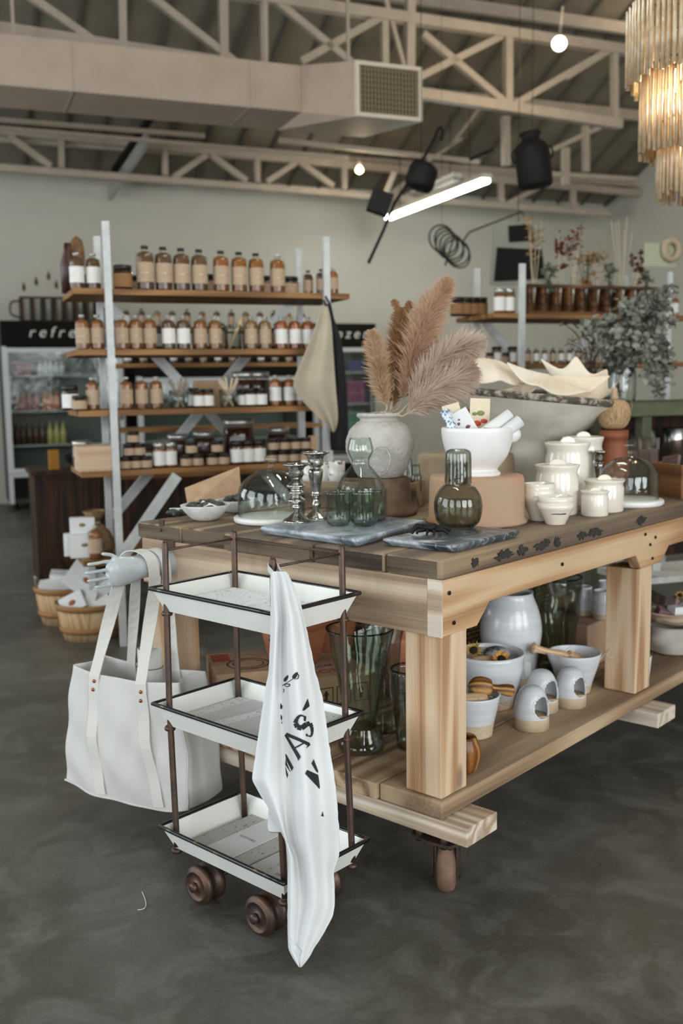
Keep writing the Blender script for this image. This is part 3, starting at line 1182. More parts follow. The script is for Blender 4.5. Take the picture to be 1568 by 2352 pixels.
sm_ = hand.modifiers.new('sm', 'SMOOTH')
sm_.iterations = 4
br = MB()
for du in (0,):
    a = tab(-.006, 1.05, .87) - HO
    br.box(a + V((0, 0, -.0)), (.03, .03, .03))
for z0_, z1_ in ((.71, .78), (.88, .945)):
    br.bar(tab(-.008, 1.085, z0_) - HO, tab(-.008, 1.085, z1_) - HO, .022, .006, TX)
    br.lathe([(0, -.004), (.006, -.004), (.005, .003), (0, .003)], tab(-.013, 1.085, (z0_ + z1_) / 2) - HO, 8, Matrix.Rotation(math.pi / 2, 3, 'Y'))
br.build('bracket', M_rust, HM)

# ------------------------------------------------------------------ canvas tote bag
b0, b1 = atz(170, 1530, .5), atz(415, 1572, .5)
bx = b1 - b0
bx.z = 0
bl = bx.length
bx.normalize()
by = V((-bx.y, bx.x, 0))
if by.y < 0:
    by = -by
BG = T('tote_bag', 'large natural canvas tote bag hung by its straps from the ceramic hand', 'bag', V((b0.x, b0.y, .13)) + bx * (bl / 2 - .022) + by * .08)
BO = BG.location
bang = math.atan2(bx.y, bx.x)
zt, zb = .487, .10
DP = .17


def bagp(s, t, side):
    """front (side 0) and back (side 1) cloth: s across 0-1, t up 0-1"""
    z = zb + (zt - zb) * t
    bulge = math.sin(math.pi * min(1, max(0, s))) * (.035 * math.sin(math.pi * (t * .75 + .12)))
    wid = bl * (1.02 + .16 * math.sin(math.pi * (1 - t) * .6))
    dep = DP * (.78 + .22 * (1 - t)) / 2
    x = (s - .5) * wid
    fold = .004 * math.sin(s * 19 + t * 5) * (1 - t) + .003 * math.sin(s * 31 - t * 9) * (1 - abs(2 * t - 1)) + .004 * math.sin((s + t) * 14)
    zz = z + (.012 * (s - .5) ** 2 * 4 if t > .97 else 0) + (.02 * (1 - t) ** 6 * (abs(s - .5) * 2) ** 4)
    y = (-dep - bulge + fold) if side == 0 else (dep + bulge * .7 + fold)
    return bx * x + by * y + V((0, 0, zz - BO.z)) + (V((BO.x, BO.y, 0)) - V((BO.x, BO.y, 0)))


n = 30
mb = MB()
ring_rows = []
for j in range(25):
    t = j / 24
    ring = [bagp(k / n, t, 0) for k in range(n + 1)]
    bk = [bagp(k / n, t, 1) for k in range(n + 1)][::-1]
    gus = []
    for a, b_ in ((ring[-1], bk[0]), (bk[-1], ring[0])):
        sgn = 1 if a is ring[-1] else -1
        mid = []
        for q in range(1, 8):
            f = q / 8
            inw = .03 * t * math.sin(math.pi * f) - .012 * (1 - t) * math.sin(math.pi * f)
            mid.append(a.lerp(b_, f) - bx * sgn * inw)
        gus.append(mid)
    ring_rows.append(ring + gus[0] + bk + gus[1])
mb.grid(ring_rows, wrap=True)
nb = len(ring_rows[0])
mb.add(list(ring_rows[0]), [tuple(range(nb))])
body = mb.build('body', M_canvas, BG, solid=.003, sub=1)
# side panel seam and bottom piping
sm = MB()
sm.tube([bagp(k / 20, .004, 0) - by * .002 for k in range(21)], .0035, 6)
sm.tube([bagp(.995, j / 12, 0) - by * .001 for j in range(12)], .0022, 6)
sm.build('piping', M_canvas, body)


def strap_on(s_top, s_bot, nm):
    pts = [bagp(s_bot + (s_top - s_bot) * (j / 14) ** .8, .03 + .95 * j / 14, 0) - by * .0045 for j in range(15)]
    return pts


M_strap = mat('canvas strap', 'd3d0c9', .95, bump=.15, bsc=500)
st = MB()
armr = .042
def hw(u, v, dn):
    return hp(u, v) + HN * dn - BO
fl_ = strap_on(.27, .34, 0)
fr_ = strap_on(.70, .80, 0)
def legline(a, b, n=9):
    return [a.lerp(b, k / n) for k in range(1, n)]


def over(a, b, arc):
    arc = cat(arc, 5)
    return legline(a, arc[0]) + arc + legline(arc[-1], b)


def across(path):
    out = []
    for p in path:
        up = max(0, min(1, (p.z + BO.z - .55) / .22))
        out.append(bx.lerp(TX, up).normalized())
    return out


path = fl_ + over(fl_[-1], fr_[-1], [hw(294, 1335, .043), hw(303, 1295, .049), hw(311, 1271, .034), hw(319, 1264, .0), hw(326, 1275, -.036), hw(331, 1305, -.048), hw(335, 1350, -.044)]) + fr_[::-1]
acr = across(path)
wd = [.040] * len(path)
st.ribbon(path, acr, wd, .0028)
st.build('strap', M_strap, BG)
bt_l, bt_r = bagp(.3, .985, 1), bagp(.72, .985, 1)
path = [bagp(.3, .7, 1) - by * .006, bt_l - by * .006] + over(bt_l - by * .006, bt_r - by * .006, [hw(333, 1335, .046), hw(340, 1295, .050), hw(346, 1270, .036), hw(352, 1261, 0), hw(357, 1275, -.038), hw(360, 1310, -.049), hw(362, 1350, -.044)]) + [bt_r - by * .006, bagp(.72, .7, 1) - by * .006]
acr = across(path)
MB().ribbon(path, acr, .034, .0028).build('strap', M_strap, BG)
rv = MB()
Mr = Matrix((bx, V((0, 0, 1)), -by)).transposed()
for s_, t_, sd in ((.28, .95, 0), (.275, .88, 0), (.705, .93, 0), (.70, .86, 0), (.5, .97, 1)):
    q = bagp(s_, t_, sd) - by * (.007 if sd == 0 else .004)
    MB().lathe([(0, .004), (.004, .0035), (.006, .001), (.006, 0), (0, 0)], q, 12, Mr).build('rivet', M_copper, BG)
RC = T('rolled_canvas', 'rolled canvas cloth tied with string standing in the tote bag', 'cloth', BO + by * .02 + bx * .03 + V((0, 0, .2)))
sp = []
for i in range(60):
    a = i * .33
    r_ = .012 + .028 * i / 59
    sp.append((r_ * math.cos(a), r_ * math.sin(a) * .75))
mb = MB()
mb.grid([[V((x, y, z)) for x, y in sp] for z in (0, .06, .12, .18, .23)])
mb.build('roll', M_canvas, RC, solid=.002)
MB().tube([V((.042 * math.cos(t), .034 * math.sin(t), .17)) for t in [k * math.pi / 10 for k in range(20)]], .0016, 6, closed=True).build('string', mat('brown string', '7a5a3c', .9), RC)

# ------------------------------------------------------------------ things standing on the table
def lp(prof, s):
    return [(r * s, h * s) for r, h in prof]


def shell(prof, t, bottom=True):
    """thick wall: up the outside, down the inside (prof from foot to lip)"""
    out = ([(0, prof[0][1])] if bottom and prof[0][0] > 0 else []) + list(prof)
    inn = [(max(r - t, .0005), h) for r, h in prof[::-1]]
    if bottom:
        inn = [(r, max(h, prof[0][1] + t * 1.5)) for r, h in inn]
        inn.append((0, prof[0][1] + t * 1.5))
    return out + inn


def smooth_prof(prof, n=5):
    return [(max(0, p.x), p.y) for p in cat([(r, h, 0) for r, h in prof], n)]


def marble(name, a, b, c_, sc=6):
    n = N(name)
    co = n.co((1, 1, 1), (.2, .3, .6))
    f = n.noise(co, sc, 7, .6, 1.6)
    v = n.noise(co, sc * 1.7, 4, .5, 2.5)
    col = n.ramp(f, [(.36, a), (.52, b), (.66, c_)])
    vein = n.ramp(n.math('ABSOLUTE', n.math('SUBTRACT', v, .5)), [(0.0, 1.0), (.035, 0.0)])
    n.l(n.mix(n.math('MULTIPLY', vein, .5), col, lin(c_)), n.p.inputs['Base Color'])
    n.p.inputs['Roughness'].default_value = .3
    return n.m


M_marb1 = marble('blue grey marble', '4d565e', '87919a', 'c3cad0', 5)
M_marb2 = marble('charcoal marble', '2a2f34', '4f575d', 'b9c0c4', 5)
M_marbw = mat('white marble', 'e6e4e0', .3, c2='d9d7d4', sc=7, lo=.5, hi=.75)
M_stone = mat('rough whitewashed pottery', 'bdb8b1', .9, c2='aaa49b', sc=18, bump=.6, bsc=45)
M_conc = mat('mossy cast concrete', 'c2bcb0', .92, c2='ada798', sc=7, bump=.4, bsc=90)
M_rimc = mat('dark weathered concrete rim', '4e463c', .95, c2='a79d8f', sc=45, bump=.7, bsc=120, lo=.45, hi=.62)
M_shell = mat('clam shell', 'e9dfd0', .45, c2='d8c6ac', sc=5, bump=.2, bsc=30)
M_dpot = mat('dark old pot', '5c4a3c', .9, c2='7a6450', sc=14, bump=.4)


def slab(name, label, L, Fr, Rr, zt, th, mt):
    a, b, c = [atz(u, v, zt) for u, v in (L, Fr, Rr)]
    d = a + c - b
    o = V((b.x, b.y, TZ))
    top = [q - o for q in (a, b, c, d)]
    cen_ = sum(top, V((0, 0, 0))) / 4
    mb = MB()
    def lv(f, z):
        return [V(((cen_.x + (q.x - cen_.x) * f), cen_.y + (q.y - cen_.y) * f, z)) for q in top]
    ls = [lv(.93, 0), lv(1.0, th * .6), lv(1.0, th * .85), lv(.985, th)]
    vs = [q for l in ls for q in l]
    fs = [(0, 1, 2, 3)[::-1], (12, 13, 14, 15)]
    for i in range(3):
        for k in range(4):
            k2 = (k + 1) % 4
            fs.append((i * 4 + k, i * 4 + k2, i * 4 + 4 + k2, i * 4 + 4 + k))
    mb.add(vs, fs)
    ob = mb.build(name, mt, loc=o, fix=True, bevel=.002)
    return tag(ob, label, 'board')


S1 = TZ + .024
S2 = TZ + .020
slab('marble_board', 'blue grey marble board carrying the green tumblers and candlesticks', (598, 1209), (822, 1238), (977, 1195), S1, .024, M_marb1)
slab('marble_board', 'charcoal marble board with pale veins under the smoky carafe, at the table corner', (878, 1236), (1042, 1254), (1194, 1217), S2, .020, M_marb2)


def cloche(label, u, vb, rp, rd, hd, z=TZ):
    p, s = spot(u, vb, z, rp)
    o = T('glass_cloche', label, 'cloche', p)
    th = 13 * s
    MB().lathe([(0, 0), (rp * s * .96, 0), (rp * s, th * .3), (rp * s, th * .8), (rp * s * .97, th), (0, th)], seg=48).build('plate', M_marbw, o)
    R_, H_ = rd * s, hd * s
    pr = [(R_, th + .001), (R_ * 1.0, th + H_ * .45)] + [(R_ * math.cos(a), th + H_ * .45 + H_ * .55 * math.sin(a)) for a in [math.pi / 2 * k / 10 for k in range(1, 10)]] + [(.012, th + H_)]
    MB().lathe(pr + [(max(r - .0025, .001), h - .002) for r, h in pr[::-1]], seg=56).build('dome', M_clear, o)
    k = 14 * s
    MB().lathe([(0, th + H_ - .003)] + smooth_prof([(k * .9, th + H_ - .002), (k * .55, th + H_ + k * .6), (k, th + H_ + k * 1.7), (k * .7, th + H_ + k * 2.3), (0.0005, th + H_ + k * 2.5)]), seg=20).build('knob', M_clear, o)
    return o


cloche('glass cloche on a white plate, on the table left of the silver candlesticks', 624, 1209, 87, 77, 105)
cloche('glass cloche on a white plate at the right, beside the cream canisters', 1443, 1168, 78, 67, 98)


def candlestick(label, u, vb, hp_, rb, z, tall):
    p, s = spot(u, vb, z, rb)
    o = T('candlestick', label, 'candlestick', p)
    h = hp_ * s
    r = rb * s
    MB().lathe([(0, 0)] + [(r, 0), (r * 1.0, .004), (r * .9, .008), (r * .7, .012), (r * .42, .022), (r * .22, .03)], seg=28, wob=.03).build('base', M_silver, o)
    if tall:
        pr = [(r * .22, .03), (r * .3, h * .22), (r * .2, h * .3), (r * .36, h * .36), (r * .3, h * .42), (r * .5, h * .7), (r * .34, h * .76), (r * .42, h * .8), (r * .34, h * .83)]
    else:
        pr = [(r * .22, .03), (r * .34, h * .25), (r * .3, h * .3), (r * .62, h * .37), (r * .3, h * .44), (r * .52, h * .5), (r * .36, h * .56), (r * .66, h * .62), (r * .4, h * .68), (r * .3, h * .72)]
    MB().lathe(smooth_prof(pr, 4), seg=20, wob=.05).build('stem', M_silver, o)
    a = pr[-1]
    MB().lathe(smooth_prof([(a[0] * .9, a[1] - .002), (r * .5, h * .8), (r * .55, h * .92), (r * .85, h * .97)], 4) + [(r * .95, h * .975), (r * .95, h), (r * .45, h), (r * .4, h * .92), (0, h * .92)], seg=24, wob=.02).build('cup', M_silver, o)
    return o


candlestick('shorter ornate silver candlestick in front on the blue grey marble board', 682, 1203, 134, 34, S1, False)
candlestick('taller ornate silver candlestick behind the shorter one on the marble board', 727, 1197, 155, 34, S1, True)
candlestick('silver candlestick between the canisters and the right glass cloche', 1374, 1150, 112, 22, TZ, True)
candlestick('silver candlestick seen through the right glass cloche', 1438, 1128, 66, 18, TZ, False)

# green tumblers
def tumbler(label, u, vb, r, h, z, mt=M_green):
    p, s = spot(u, vb, z, r)
    pr = smooth_prof([(r * .55, 0), (r * .9, h * .08), (r, h * .25), (r * 1.0, h * .7), (r * 1.0, h)], 5)
    o = MB().lathe(shell(lp(pr, s), .0028), seg=40).build('glass_tumbler', mt, loc=p)
    return tag(o, label, 'tumbler', 'green tumblers on the marble board')


tumbler('green glass tumbler at the front left of the four on the marble board', 777, 1211, 29, 79, S1)
tumbler('green glass tumbler at the front, right of the leftmost one', 837, 1212, 30, 80, S1)
tumbler('green glass tumbler furthest right on the marble board, behind the front pair', 858, 1202, 30, 76, S1)
tumbler('green glass tumbler hidden behind the two front ones on the marble board', 800, 1199, 28, 74, S1)

# glass jug
p, s = spot(829, 1196, S1, 45)
o = T('glass_jug', 'clear glass jug with round belly and loop handle behind the tumblers', 'jug', p)
pr = smooth_prof([(40, 0), (54, 14), (58, 40), (52, 80), (30, 112), (22, 122), (21, 134), (29, 150), (29, 165), (24, 184)], 5)
MB().lathe(shell(lp(pr, s), .0025), seg=48).build('body', M_clear, o)
hpts = cat([V((28 * s, 0, 146 * s)), V((42 * s, 0, 158 * s)), V((60 * s, 0, 156 * s)), V((68 * s, 0, 135 * s)), V((60 * s, 0, 108 * s)), V((46 * s, 0, 100 * s))], 5)
MB().tube(hpts, .0042, 8).build('handle', M_clear, o)

# carafe with its tumbler lid
p, s = spot(1052, 1217, S2, 40)
o = T('glass_carafe', 'round smoky green carafe with bubbled glass on the charcoal marble board', 'carafe', p)
pr = smooth_prof([(34, 0), (50, 16), (55.5, 46), (52, 72), (38, 94), (24, 102), (22, 108), (22, 150)], 5)
MB().lathe(shell(lp(pr, s), .0026), seg=48).build('body', M_smoke, o)
MB().lathe(lp([(0, 3), (30, 3.5), (46, 16), (52, 46), (50, 62), (0, 62)], s), seg=40).build('water', glass('water', 'e8e9e3', 'aaada4', 1.2), o)
tum = MB().lathe(shell(lp(smooth_prof([(31, 0), (30.5, 30), (30, 62), (27, 74), (18, 79)], 4), s), .0024, False) + [], seg=40)
tum.lathe(lp([(0, 79.5), (18, 79.5)], s), seg=40)
t_ = tum.build('tumbler_lid', M_smoke, loc=p + V((0, 0, 101 * s)))
tag(t_, 'smoky green tumbler turned upside down over the neck of the carafe', 'tumbler')

# dark carved beetle-like figure on the board
p = atz(985, 1226, S2)
s = mpp(p)
FG = T('iron_crab', 'small dark cast metal crab with curled claws on the charcoal marble board', 'figurine', p)
MB().lathe([(0, 6 * s)] + smooth_prof([(14 * s, 6 * s), (21 * s, 14 * s), (16 * s, 23 * s), (.001, 26 * s)], 4), seg=24, sy=.62).build('shell', M_iron, FG)
def legp(pts, r):
    return MB().tube(cat([V((x * s, y * s, z * s)) for x, y, z in pts], 5), [r * s * (1 - .6 * abs(i / (len(pts) * 5 - 5) - .3)) for i in range(len(cat([V((0, 0, 0))] * len(pts), 5)))], 8)
for pts, r in (([(-14, -4, 14), (-28, -8, 20), (-38, -10, 8), (-40, -12, 3)], 6), ([(-12, -10, 10), (-26, -18, 10), (-30, -20, 3)], 5), ([(16, -6, 14), (34, -10, 16), (48, -8, 8)], 7),
               ([(14, -12, 10), (30, -20, 12), (42, -22, 3)], 6), ([(6, -14, 8), (10, -26, 8), (8, -30, 2)], 4), ([(-4, -14, 8), (-6, -26, 8), (-8, -30, 2)], 4)):
    legp(pts, r).build('claw', M_iron, FG)

# papier mache bowls with dark green pods
M_mache = mat('white papier mache', 'd9d7d2', .9, c2='c6c4bf', sc=30, bump=.5, bsc=50)
M_pod = mat('dark green pod', '2b302a', .5, c2='4a5148', sc=30, bump=.3)


def mbowl(label, u, vb, r, h):
    p, s = spot(u, vb, TZ, r * .5)
    pr = smooth_prof([(r * .3, 0), (r * .55, h * .14), (r * .85, h * .6), (r, h)], 5)
    o = MB().lathe(shell(lp(pr, s), .005), seg=40, wob=.03).build('paper_bowl', M_mache, loc=p)
    return p, s, tag(o, label, 'bowl')


bw1 = mbowl('white papier mache bowl of green pods near the front table edge', 472, 1199, 57, 37)
bw2 = mbowl('white papier mache bowl of green pods behind the left glass cloche', 546, 1180, 51, 30)
rnd.seed(3)
pod = None
for (p, s, _), n_, r, h, txt in ((bw1, 11, 34, 26, 'dark green pod heaped in the front papier mache bowl'), (bw2, 7, 28, 22, 'dark green pod heaped in the rear papier mache bowl')):
    for k in range(n_):
        a = k * 2.4
        q = r * math.sqrt(k / n_) * s
        if pod is None:
            mb = MB()
            mb.tube(cat([V((-.026, 0, 0)), V((-.012, .004, .004)), V((.008, .002, .005)), V((.026, -.003, 0))], 5), [.002 + .0095 * math.sin(math.pi * i / 15) for i in range(16)], 10)
            pod = Proto(tag(mb.build('green_pod', M_pod), 'x', 'pod'))
        pod.put(p + V((q * math.cos(a), q * math.sin(a), (h + 9 * (1 - k / n_)) * s + .004)), txt, rnd.uniform(0, 6), rnd.uniform(.75, 1.1), 'green pods in the front bowl' if p is bw1[0] else 'green pods in the rear bowl')
q = atz(415, 1183, TZ)
cd = MB().box((0, 0, .011), (.075, .002, .022), Matrix.Rotation(-.3, 3, 'X')).build('price_card', M_paper, loc=q + V((0, 0, .003)), rot=(0, 0, .1))
tag(cd, 'blank white card propped left of the front bowl of pods', 'card')
q, s = bw1[0], bw1[1]
cd = MB().add([V((-20 * s, 0, 0)), V((26 * s, 0, 0)), V((-12 * s, 14 * s, 13 * s))], [(0, 1, 2)]).build('price_card', M_paper, loc=q + V((8 * s, -24 * s, 34 * s)), solid=.001)
tag(cd, 'white paper slip lying on the pods in the front bowl', 'card')
for k in range(3):
    pod.put(atz(397 + k * 11, 1184 + (k % 2) * 3, TZ) + V((0, 0, .008)), 'dark green pod lying loose on the table beside the card', 1.2 * k, .9, 'loose green pods on the table edge')
a, b = atz(432, 1168, TZ), atz(556, 1160, TZ)
mb = MB()
h = mpp(a)
mb.add([a - a, b - a, V((b.x - a.x - .012, b.y - a.y + .05, 88 * h)), V((-.018, .05, 44 * h))], [(0, 1, 2, 3)])
kb = mb.build('kraft_board', M_card, loc=a, solid=.003)
tag(kb, 'beige kraft paper board leaning at the far left table end', 'board')

# wooden trough with decorated glasses
pA, pB = atz(698, 1166, TZ), atz(985, 1172, TZ)
d_ = (pB - pA)
ang = math.atan2(d_.y, d_.x)
TO = T('wooden_trough', 'long dark wooden trough behind the jug and the white vase', 'trough', (pA + pB) / 2 + V((-.02, .1, 0)), ang)
lw = d_.length
for y in (-.07, .07):
    MB().span((-lw / 2, y - .008, 0), (lw / 2, y + .008, .092)).build('side_board', W_top, TO, bevel=.002)
for x in (-lw / 2 + .009, lw / 2 - .009):
    MB().span((x - .008, -.062, 0), (x + .008, .062, .092)).build('end_board', W_top, TO, bevel=.002)
MB().span((-lw / 2 + .017, -.062, 0), (lw / 2 - .017, .062, .012)).build('bottom', W_top, TO)
M_deco = mat('white decorated glass', 'dedbd4', .2, c2='6f6148', sc=34, lo=.58, hi=.64, coat=.4)
for k, (u, h) in enumerate(((712, 66), (744, 60), (776, 64))):
    x = (u - 698) / 287 * lw - lw / 2 + .02
    o = MB().lathe(shell(lp([(17, 0), (19, 30), (20, h)], .0016), .003), seg=24).build('decorated_glass', M_deco)
    o.location = TO.location + V((x * math.cos(ang), x * math.sin(ang), .012 + .045))
    tag(o, '%s glass with gold leaf pattern, counted from the left in the trough behind the candlesticks' % ORD[k], 'glass', 'patterned glasses in the trough')
for k, (u, h) in enumerate(((944, 70), (962, 58))):
    x = (u - 698) / 287 * lw - lw / 2 + .02
    o = MB().lathe(shell(lp(smooth_prof([(11, 0), (12, 30), (9, h * .7), (8, h)], 3), .0017), .002), seg=20).build('glass_bottle', M_green)
    o.location = TO.location + V((x * math.cos(ang), x * math.sin(ang), .012 + .04))
    tag(o, ('taller' if k == 0 else 'shorter') + ' small green bottle in the trough right of the textured vase', 'bottle', 'small green bottles in the trough')

# textured vase on a dark upturned pot
p, s = spot(882, 1190, TZ, 70)
hst = 86 * s
o = MB().lathe(lp([(0, 0), (74, 0), (76, 10), (68, 16), (64, 30), (58, 84), (54, 86), (0, 86)], s), seg=40).build('upturned_pot', M_dpot, loc=p)
tag(o, 'dark brown upturned flowerpot used as a stand under the textured white vase', 'flowerpot')
VP_ = p + V((0, 0, hst))
s2 = mpp(VP_)
VO = T('ceramic_vase', 'round white vase with rough pitted surface holding pampas grass', 'vase', VP_ + V((-.012, 0, 0)))
pr = smooth_prof([(48, 0), (60, 18), (74, 52), (78, 78), (70, 106), (52, 124), (46, 128), (46, 134), (52, 140), (51, 146)], 6)
vb_ = MB().lathe(shell(lp(pr, s2), .008), seg=72).build('body', M_stone, VO)
md = vb_.modifiers.new('sub', 'SUBSURF')
md.levels = md.render_levels = 1
tx_ = bpy.data.textures.new('pits', 'CLOUDS')
tx_.noise_scale = .012
md = vb_.modifiers.new('pits', 'DISPLACE')
md.texture = tx_
md.strength = .006
md.mid_level = .5

# pampas grass
def pampas(label, px, wpx, dy, cols, stem_px, seed, dens=1500):
    rr = random.Random(seed)
    base = VO.location + V((0, 0, 140 * s2))
    yb = VO.location.y + dy
    pts = cat([pl(u, v, yb, V((0, 1, 0))) for u, v in px], 8)
    sp_ = cat([VO.location + V((rr.uniform(-.02, .02), rr.uniform(-.02, .02), .06)), base + V((rr.uniform(-.03, .03), rr.uniform(-.02, .02), 0))] + [pl(u, v, yb, V((0, 1, 0))) for u, v in stem_px] + [pts[0]] + [pts[len(pts) // 2]], 5)
    o = T('pampas_stem', label, 'pampas grass', sp_[0])
    ol = o.location
    MB().tube([q - ol for q in sp_], .0026, 6).build('stalk', mat('dry stalk', 'b9a58a', .8) if 'dry stalk' not in bpy.data.materials else bpy.data.materials['dry stalk'], o)
    n = len(pts)
    mb = MB()
    m_ = mpp(pts[n // 2])
    for _ in range(dens):
        t = rr.random() ** .85
        i = min(n - 2, int(t * (n - 1)))
        f = t * (n - 1) - i
        c = pts[i].lerp(pts[i + 1], f)
        d = (pts[min(i + 1, n - 1)] - pts[max(i - 1, 0)]).normalized()
        prof_ = (math.sin(math.pi * min(1, .16 + t * .80)) ** .7)
        L_ = wpx * m_ * .62 * prof_ * rr.uniform(.55, 1.25)
        side = d.orthogonal().normalized()
        side = Matrix.Rotation(rr.uniform(0, 2 * math.pi), 3, d) @ side
        e = (side * rr.uniform(.35, .85) + d * rr.uniform(.6, 1.1)).normalized()
        a = c + side * (.003)
        b = a + e * L_ * .55
        g = b + (e + V((0, 0, -.35)) + side * .15).normalized() * L_ * .55
        wv = e.cross(V((0, 1, 0))).normalized() * .0011
        k = len(mb.v)
        mb.add([a - wv - ol, a + wv - ol, b - wv * 1.6 - ol, b + wv * 1.6 - ol, g - ol], [(0, 1, 3, 2), (2, 3, 4)])
    mb.build('plume', cols, o)
    return o


def plume_mat(name, a, b, c):
    n = N(name)
    n.l(n.ramp(n.noise(n.co(), 14, 3), [(.3, a), (.5, b), (.7, c)]), n.p.inputs['Base Color'])
    n.p.inputs['Roughness'].default_value = .9
    n.p.inputs['Specular IOR Level'].default_value = .1
    tl_ = n.n('ShaderNodeBsdfTranslucent')
    tl_.inputs['Color'].default_value = lin(b)
    mx = n.n('ShaderNodeMixShader')
    mx.inputs[0].default_value = .3
    n.l(n.p.outputs[0], mx.inputs[1])
    n.l(tl_.outputs[0], mx.inputs[2])
    n.l(mx.outputs[0], n.out.inputs['Surface'])
    return n.m


PM1 = plume_mat('sandy plume', 'a98768', 'c2a384', 'd1b89c')
PM2 = plume_mat('brown plume', '8a6646', 'a27c58', 'b58f6a')
PM3 = plume_mat('pinkish plume', 'b39a88', 'ccb6a6', 'd9c8b8')
pampas('brown upright pampas plume with split tip, second from the left in the vase', [(903, 935), (912, 840), (918, 770), (922, 712)], 66, .05, PM2, [(895, 950)], 2, 1900)
pampas('sandy pampas plume leaning furthest left in the white vase', [(888, 930), (874, 880), (866, 820), (853, 762)], 62, 0, PM1, [(884, 945)], 1, 1700)
pampas('tallest sandy pink pampas plume leaning right in the white vase', [(925, 915), (948, 830), (975, 745), (1030, 645)], 98, .02, plume_mat('rosy plume', 'a98568', 'c5a286', 'd3b4a0'), [(905, 945)], 3, 2900)
pampas('pale pampas plume arching right towards the concrete planter', [(940, 925), (985, 860), (1045, 808), (1106, 786)], 92, -.03, PM3, [(912, 950)], 4, 2600)
pampas('lowest pinkish pampas plume drooping right over the marble mortar', [(935, 950), (975, 915), (1035, 880), (1085, 846)], 100, -.06, PM3, [(915, 955)], 5, 2800)
pampas('small wispy brown pampas tip standing above the brown plume', [(926, 722), (935, 708), (942, 694)], 22, .04, PM2, [(896, 940), (905, 860), (920, 760)], 6, 160)
pampas('thin dry pampas tip bent to the left above the brown plume', [(920, 722), (912, 706), (902, 690)], 20, .04, PM2, [(898, 940), (908, 860), (921, 760)], 7, 160)

# upturned terracotta pots and the marble mortar
p, s = spot(1094, 1214, TZ, 112)
p1 = p
hpot = 107 * s
o = MB().lathe(lp([(0, 0), (114, 0), (116, 6), (110, 10), (107, 100), (104, 107), (0, 107)], s), seg=56).build('upturned_pot', M_terra, loc=p)
tag(o, 'pink terracotta pot turned upside down under the white marble mortar', 'flowerpot')
p, s = spot(1082, 1170, TZ, 112)
o = MB().lathe(lp([(0, 0), (122, 0), (121, 10), (114, 100), (111, 107), (0, 107)], s), seg=56).build('upturned_pot', mat('mossy terracotta', '8f7258', .95, c2='9a9178', sc=7, bump=.3), loc=p + V((-.0, .16, 0)))
tag(o, 'mossy terracotta pot upside down behind the pink terracotta pot', 'flowerpot')
pm = p1 + V((.002, -.0, hpot))
sm_ = mpp(pm)
MO = T('marble_mortar', 'white marble mortar with pouring lip full of seed packets and paper rolls', 'mortar', pm)
pr = smooth_prof([(52, 0), (53, 6), (46, 13), (50, 20), (68, 44), (78, 74), (82, 100), (81, 110)], 5)
MB().lathe(shell(lp(pr, sm_), 11 * sm_), seg=56).build('bowl', M_marbw, MO)
M_ = Matrix.Rotation(math.pi / 2, 3, 'Y')
MB().lathe(lp([(0, -8), (22, -8), (18, 10), (8, 20), (0, 22)], sm_), (78 * sm_, 0, 92 * sm_), 20, M_, sy=.9).build('pouring_lip', M_marbw, MO)


def packet(name, label, u, v, w_, h, tilt, dy, mt, th=.01, cat_='packet', deco=None, yaw=0):
    p = pl(u, v, MO.location.y + dy, V((0, 1, 0)))
    s = mpp(p)
    o = T(name, label, cat_, p)
    o.rotation_euler = (-.15, tilt, yaw)
    MB().box((0, 0, 0), (w_ * s, th, h * s)).build('sleeve', mt, o, bevel=.0008)
    if deco:
        for kind, x, z, r, mm in deco:
            MB().lathe([(0, 0), (r * s, 0), (r * s, .0006), (0, .0006)], (x * s, -th / 2, z * s), 10, Matrix.Rotation(math.pi / 2, 3, 'X'), sy=.7).build(kind, mm, o)
    return o


M_red = mat('tomato red', 'c0442c', .6)
M_leaf = mat('leaf green', '7f8b4a', .7)
M_plum = mat('plum print', '6d4452', .7)
M_seedp = mat('cream seed packet', 'd9cbb4', .8, c2='d3c2a6', sc=20)
M_bluep = mat('blue patterned paper', 'd6dade', .8, c2='4d6a86', sc=120, lo=.5, hi=.56)
packet('seed_packet', 'cream seed packet printed with red tomatoes in the marble mortar', 1101, 965, 46, 100, .05, .045, M_seedp, .004, 'packet', [('tomato_print', -6, -8, 10, M_red), ('tomato_print', 10, -2, 8, M_red), ('leaf_print', 2, 16, 9, M_leaf), ('leaf_print', -12, 14, 6, M_leaf)])
packet('seed_packet', 'plain tan seed packet at the back left of the mortar', 1044, 968, 40, 82, -.25, .05, M_seedp, .004)
packet('greeting_card', 'white card printed with plum flowers in the middle of the mortar', 1070, 985, 48, 90, -.5, .0, M_paper, .002, 'card', [('flower_print', -10, 18, 5, M_plum), ('flower_print', 6, 2, 6, M_plum), ('flower_print', -4, 26, 3, M_plum), ('leaf_print', 10, -8, 4, M_leaf)])
packet('small_box', 'narrow box with blue pattern sticking out of the mortar on the left', 1038, 978, 18, 78, -.5, -.02, M_bluep, .03, 'box', yaw=-.5)
packet('small_book', 'small book with green cover lying at the front of the mortar', 1133, 1000, 50, 32, .05, -.03, mat('olive book cover', '5f6040', .7), .02, 'book')
for k, (u, v, a) in enumerate(((1140, 975, .98), (1163, 990, .95))):
    p = pl(u, v, MO.location.y - .01 - .02 * k, V((0, 1, 0)))
    s = mpp(p)
    o = MB().lathe(shell([(14.5 * s, -48 * s), (14.5 * s, 40 * s)], .0015, False), seg=28).build('paper_roll', M_paper, loc=p, rot=(-.2, a, 0))
    tag(o, ('upper' if k == 0 else 'lower') + ' white paper roll leaning out of the right side of the mortar', 'paper roll', 'paper rolls in the mortar')

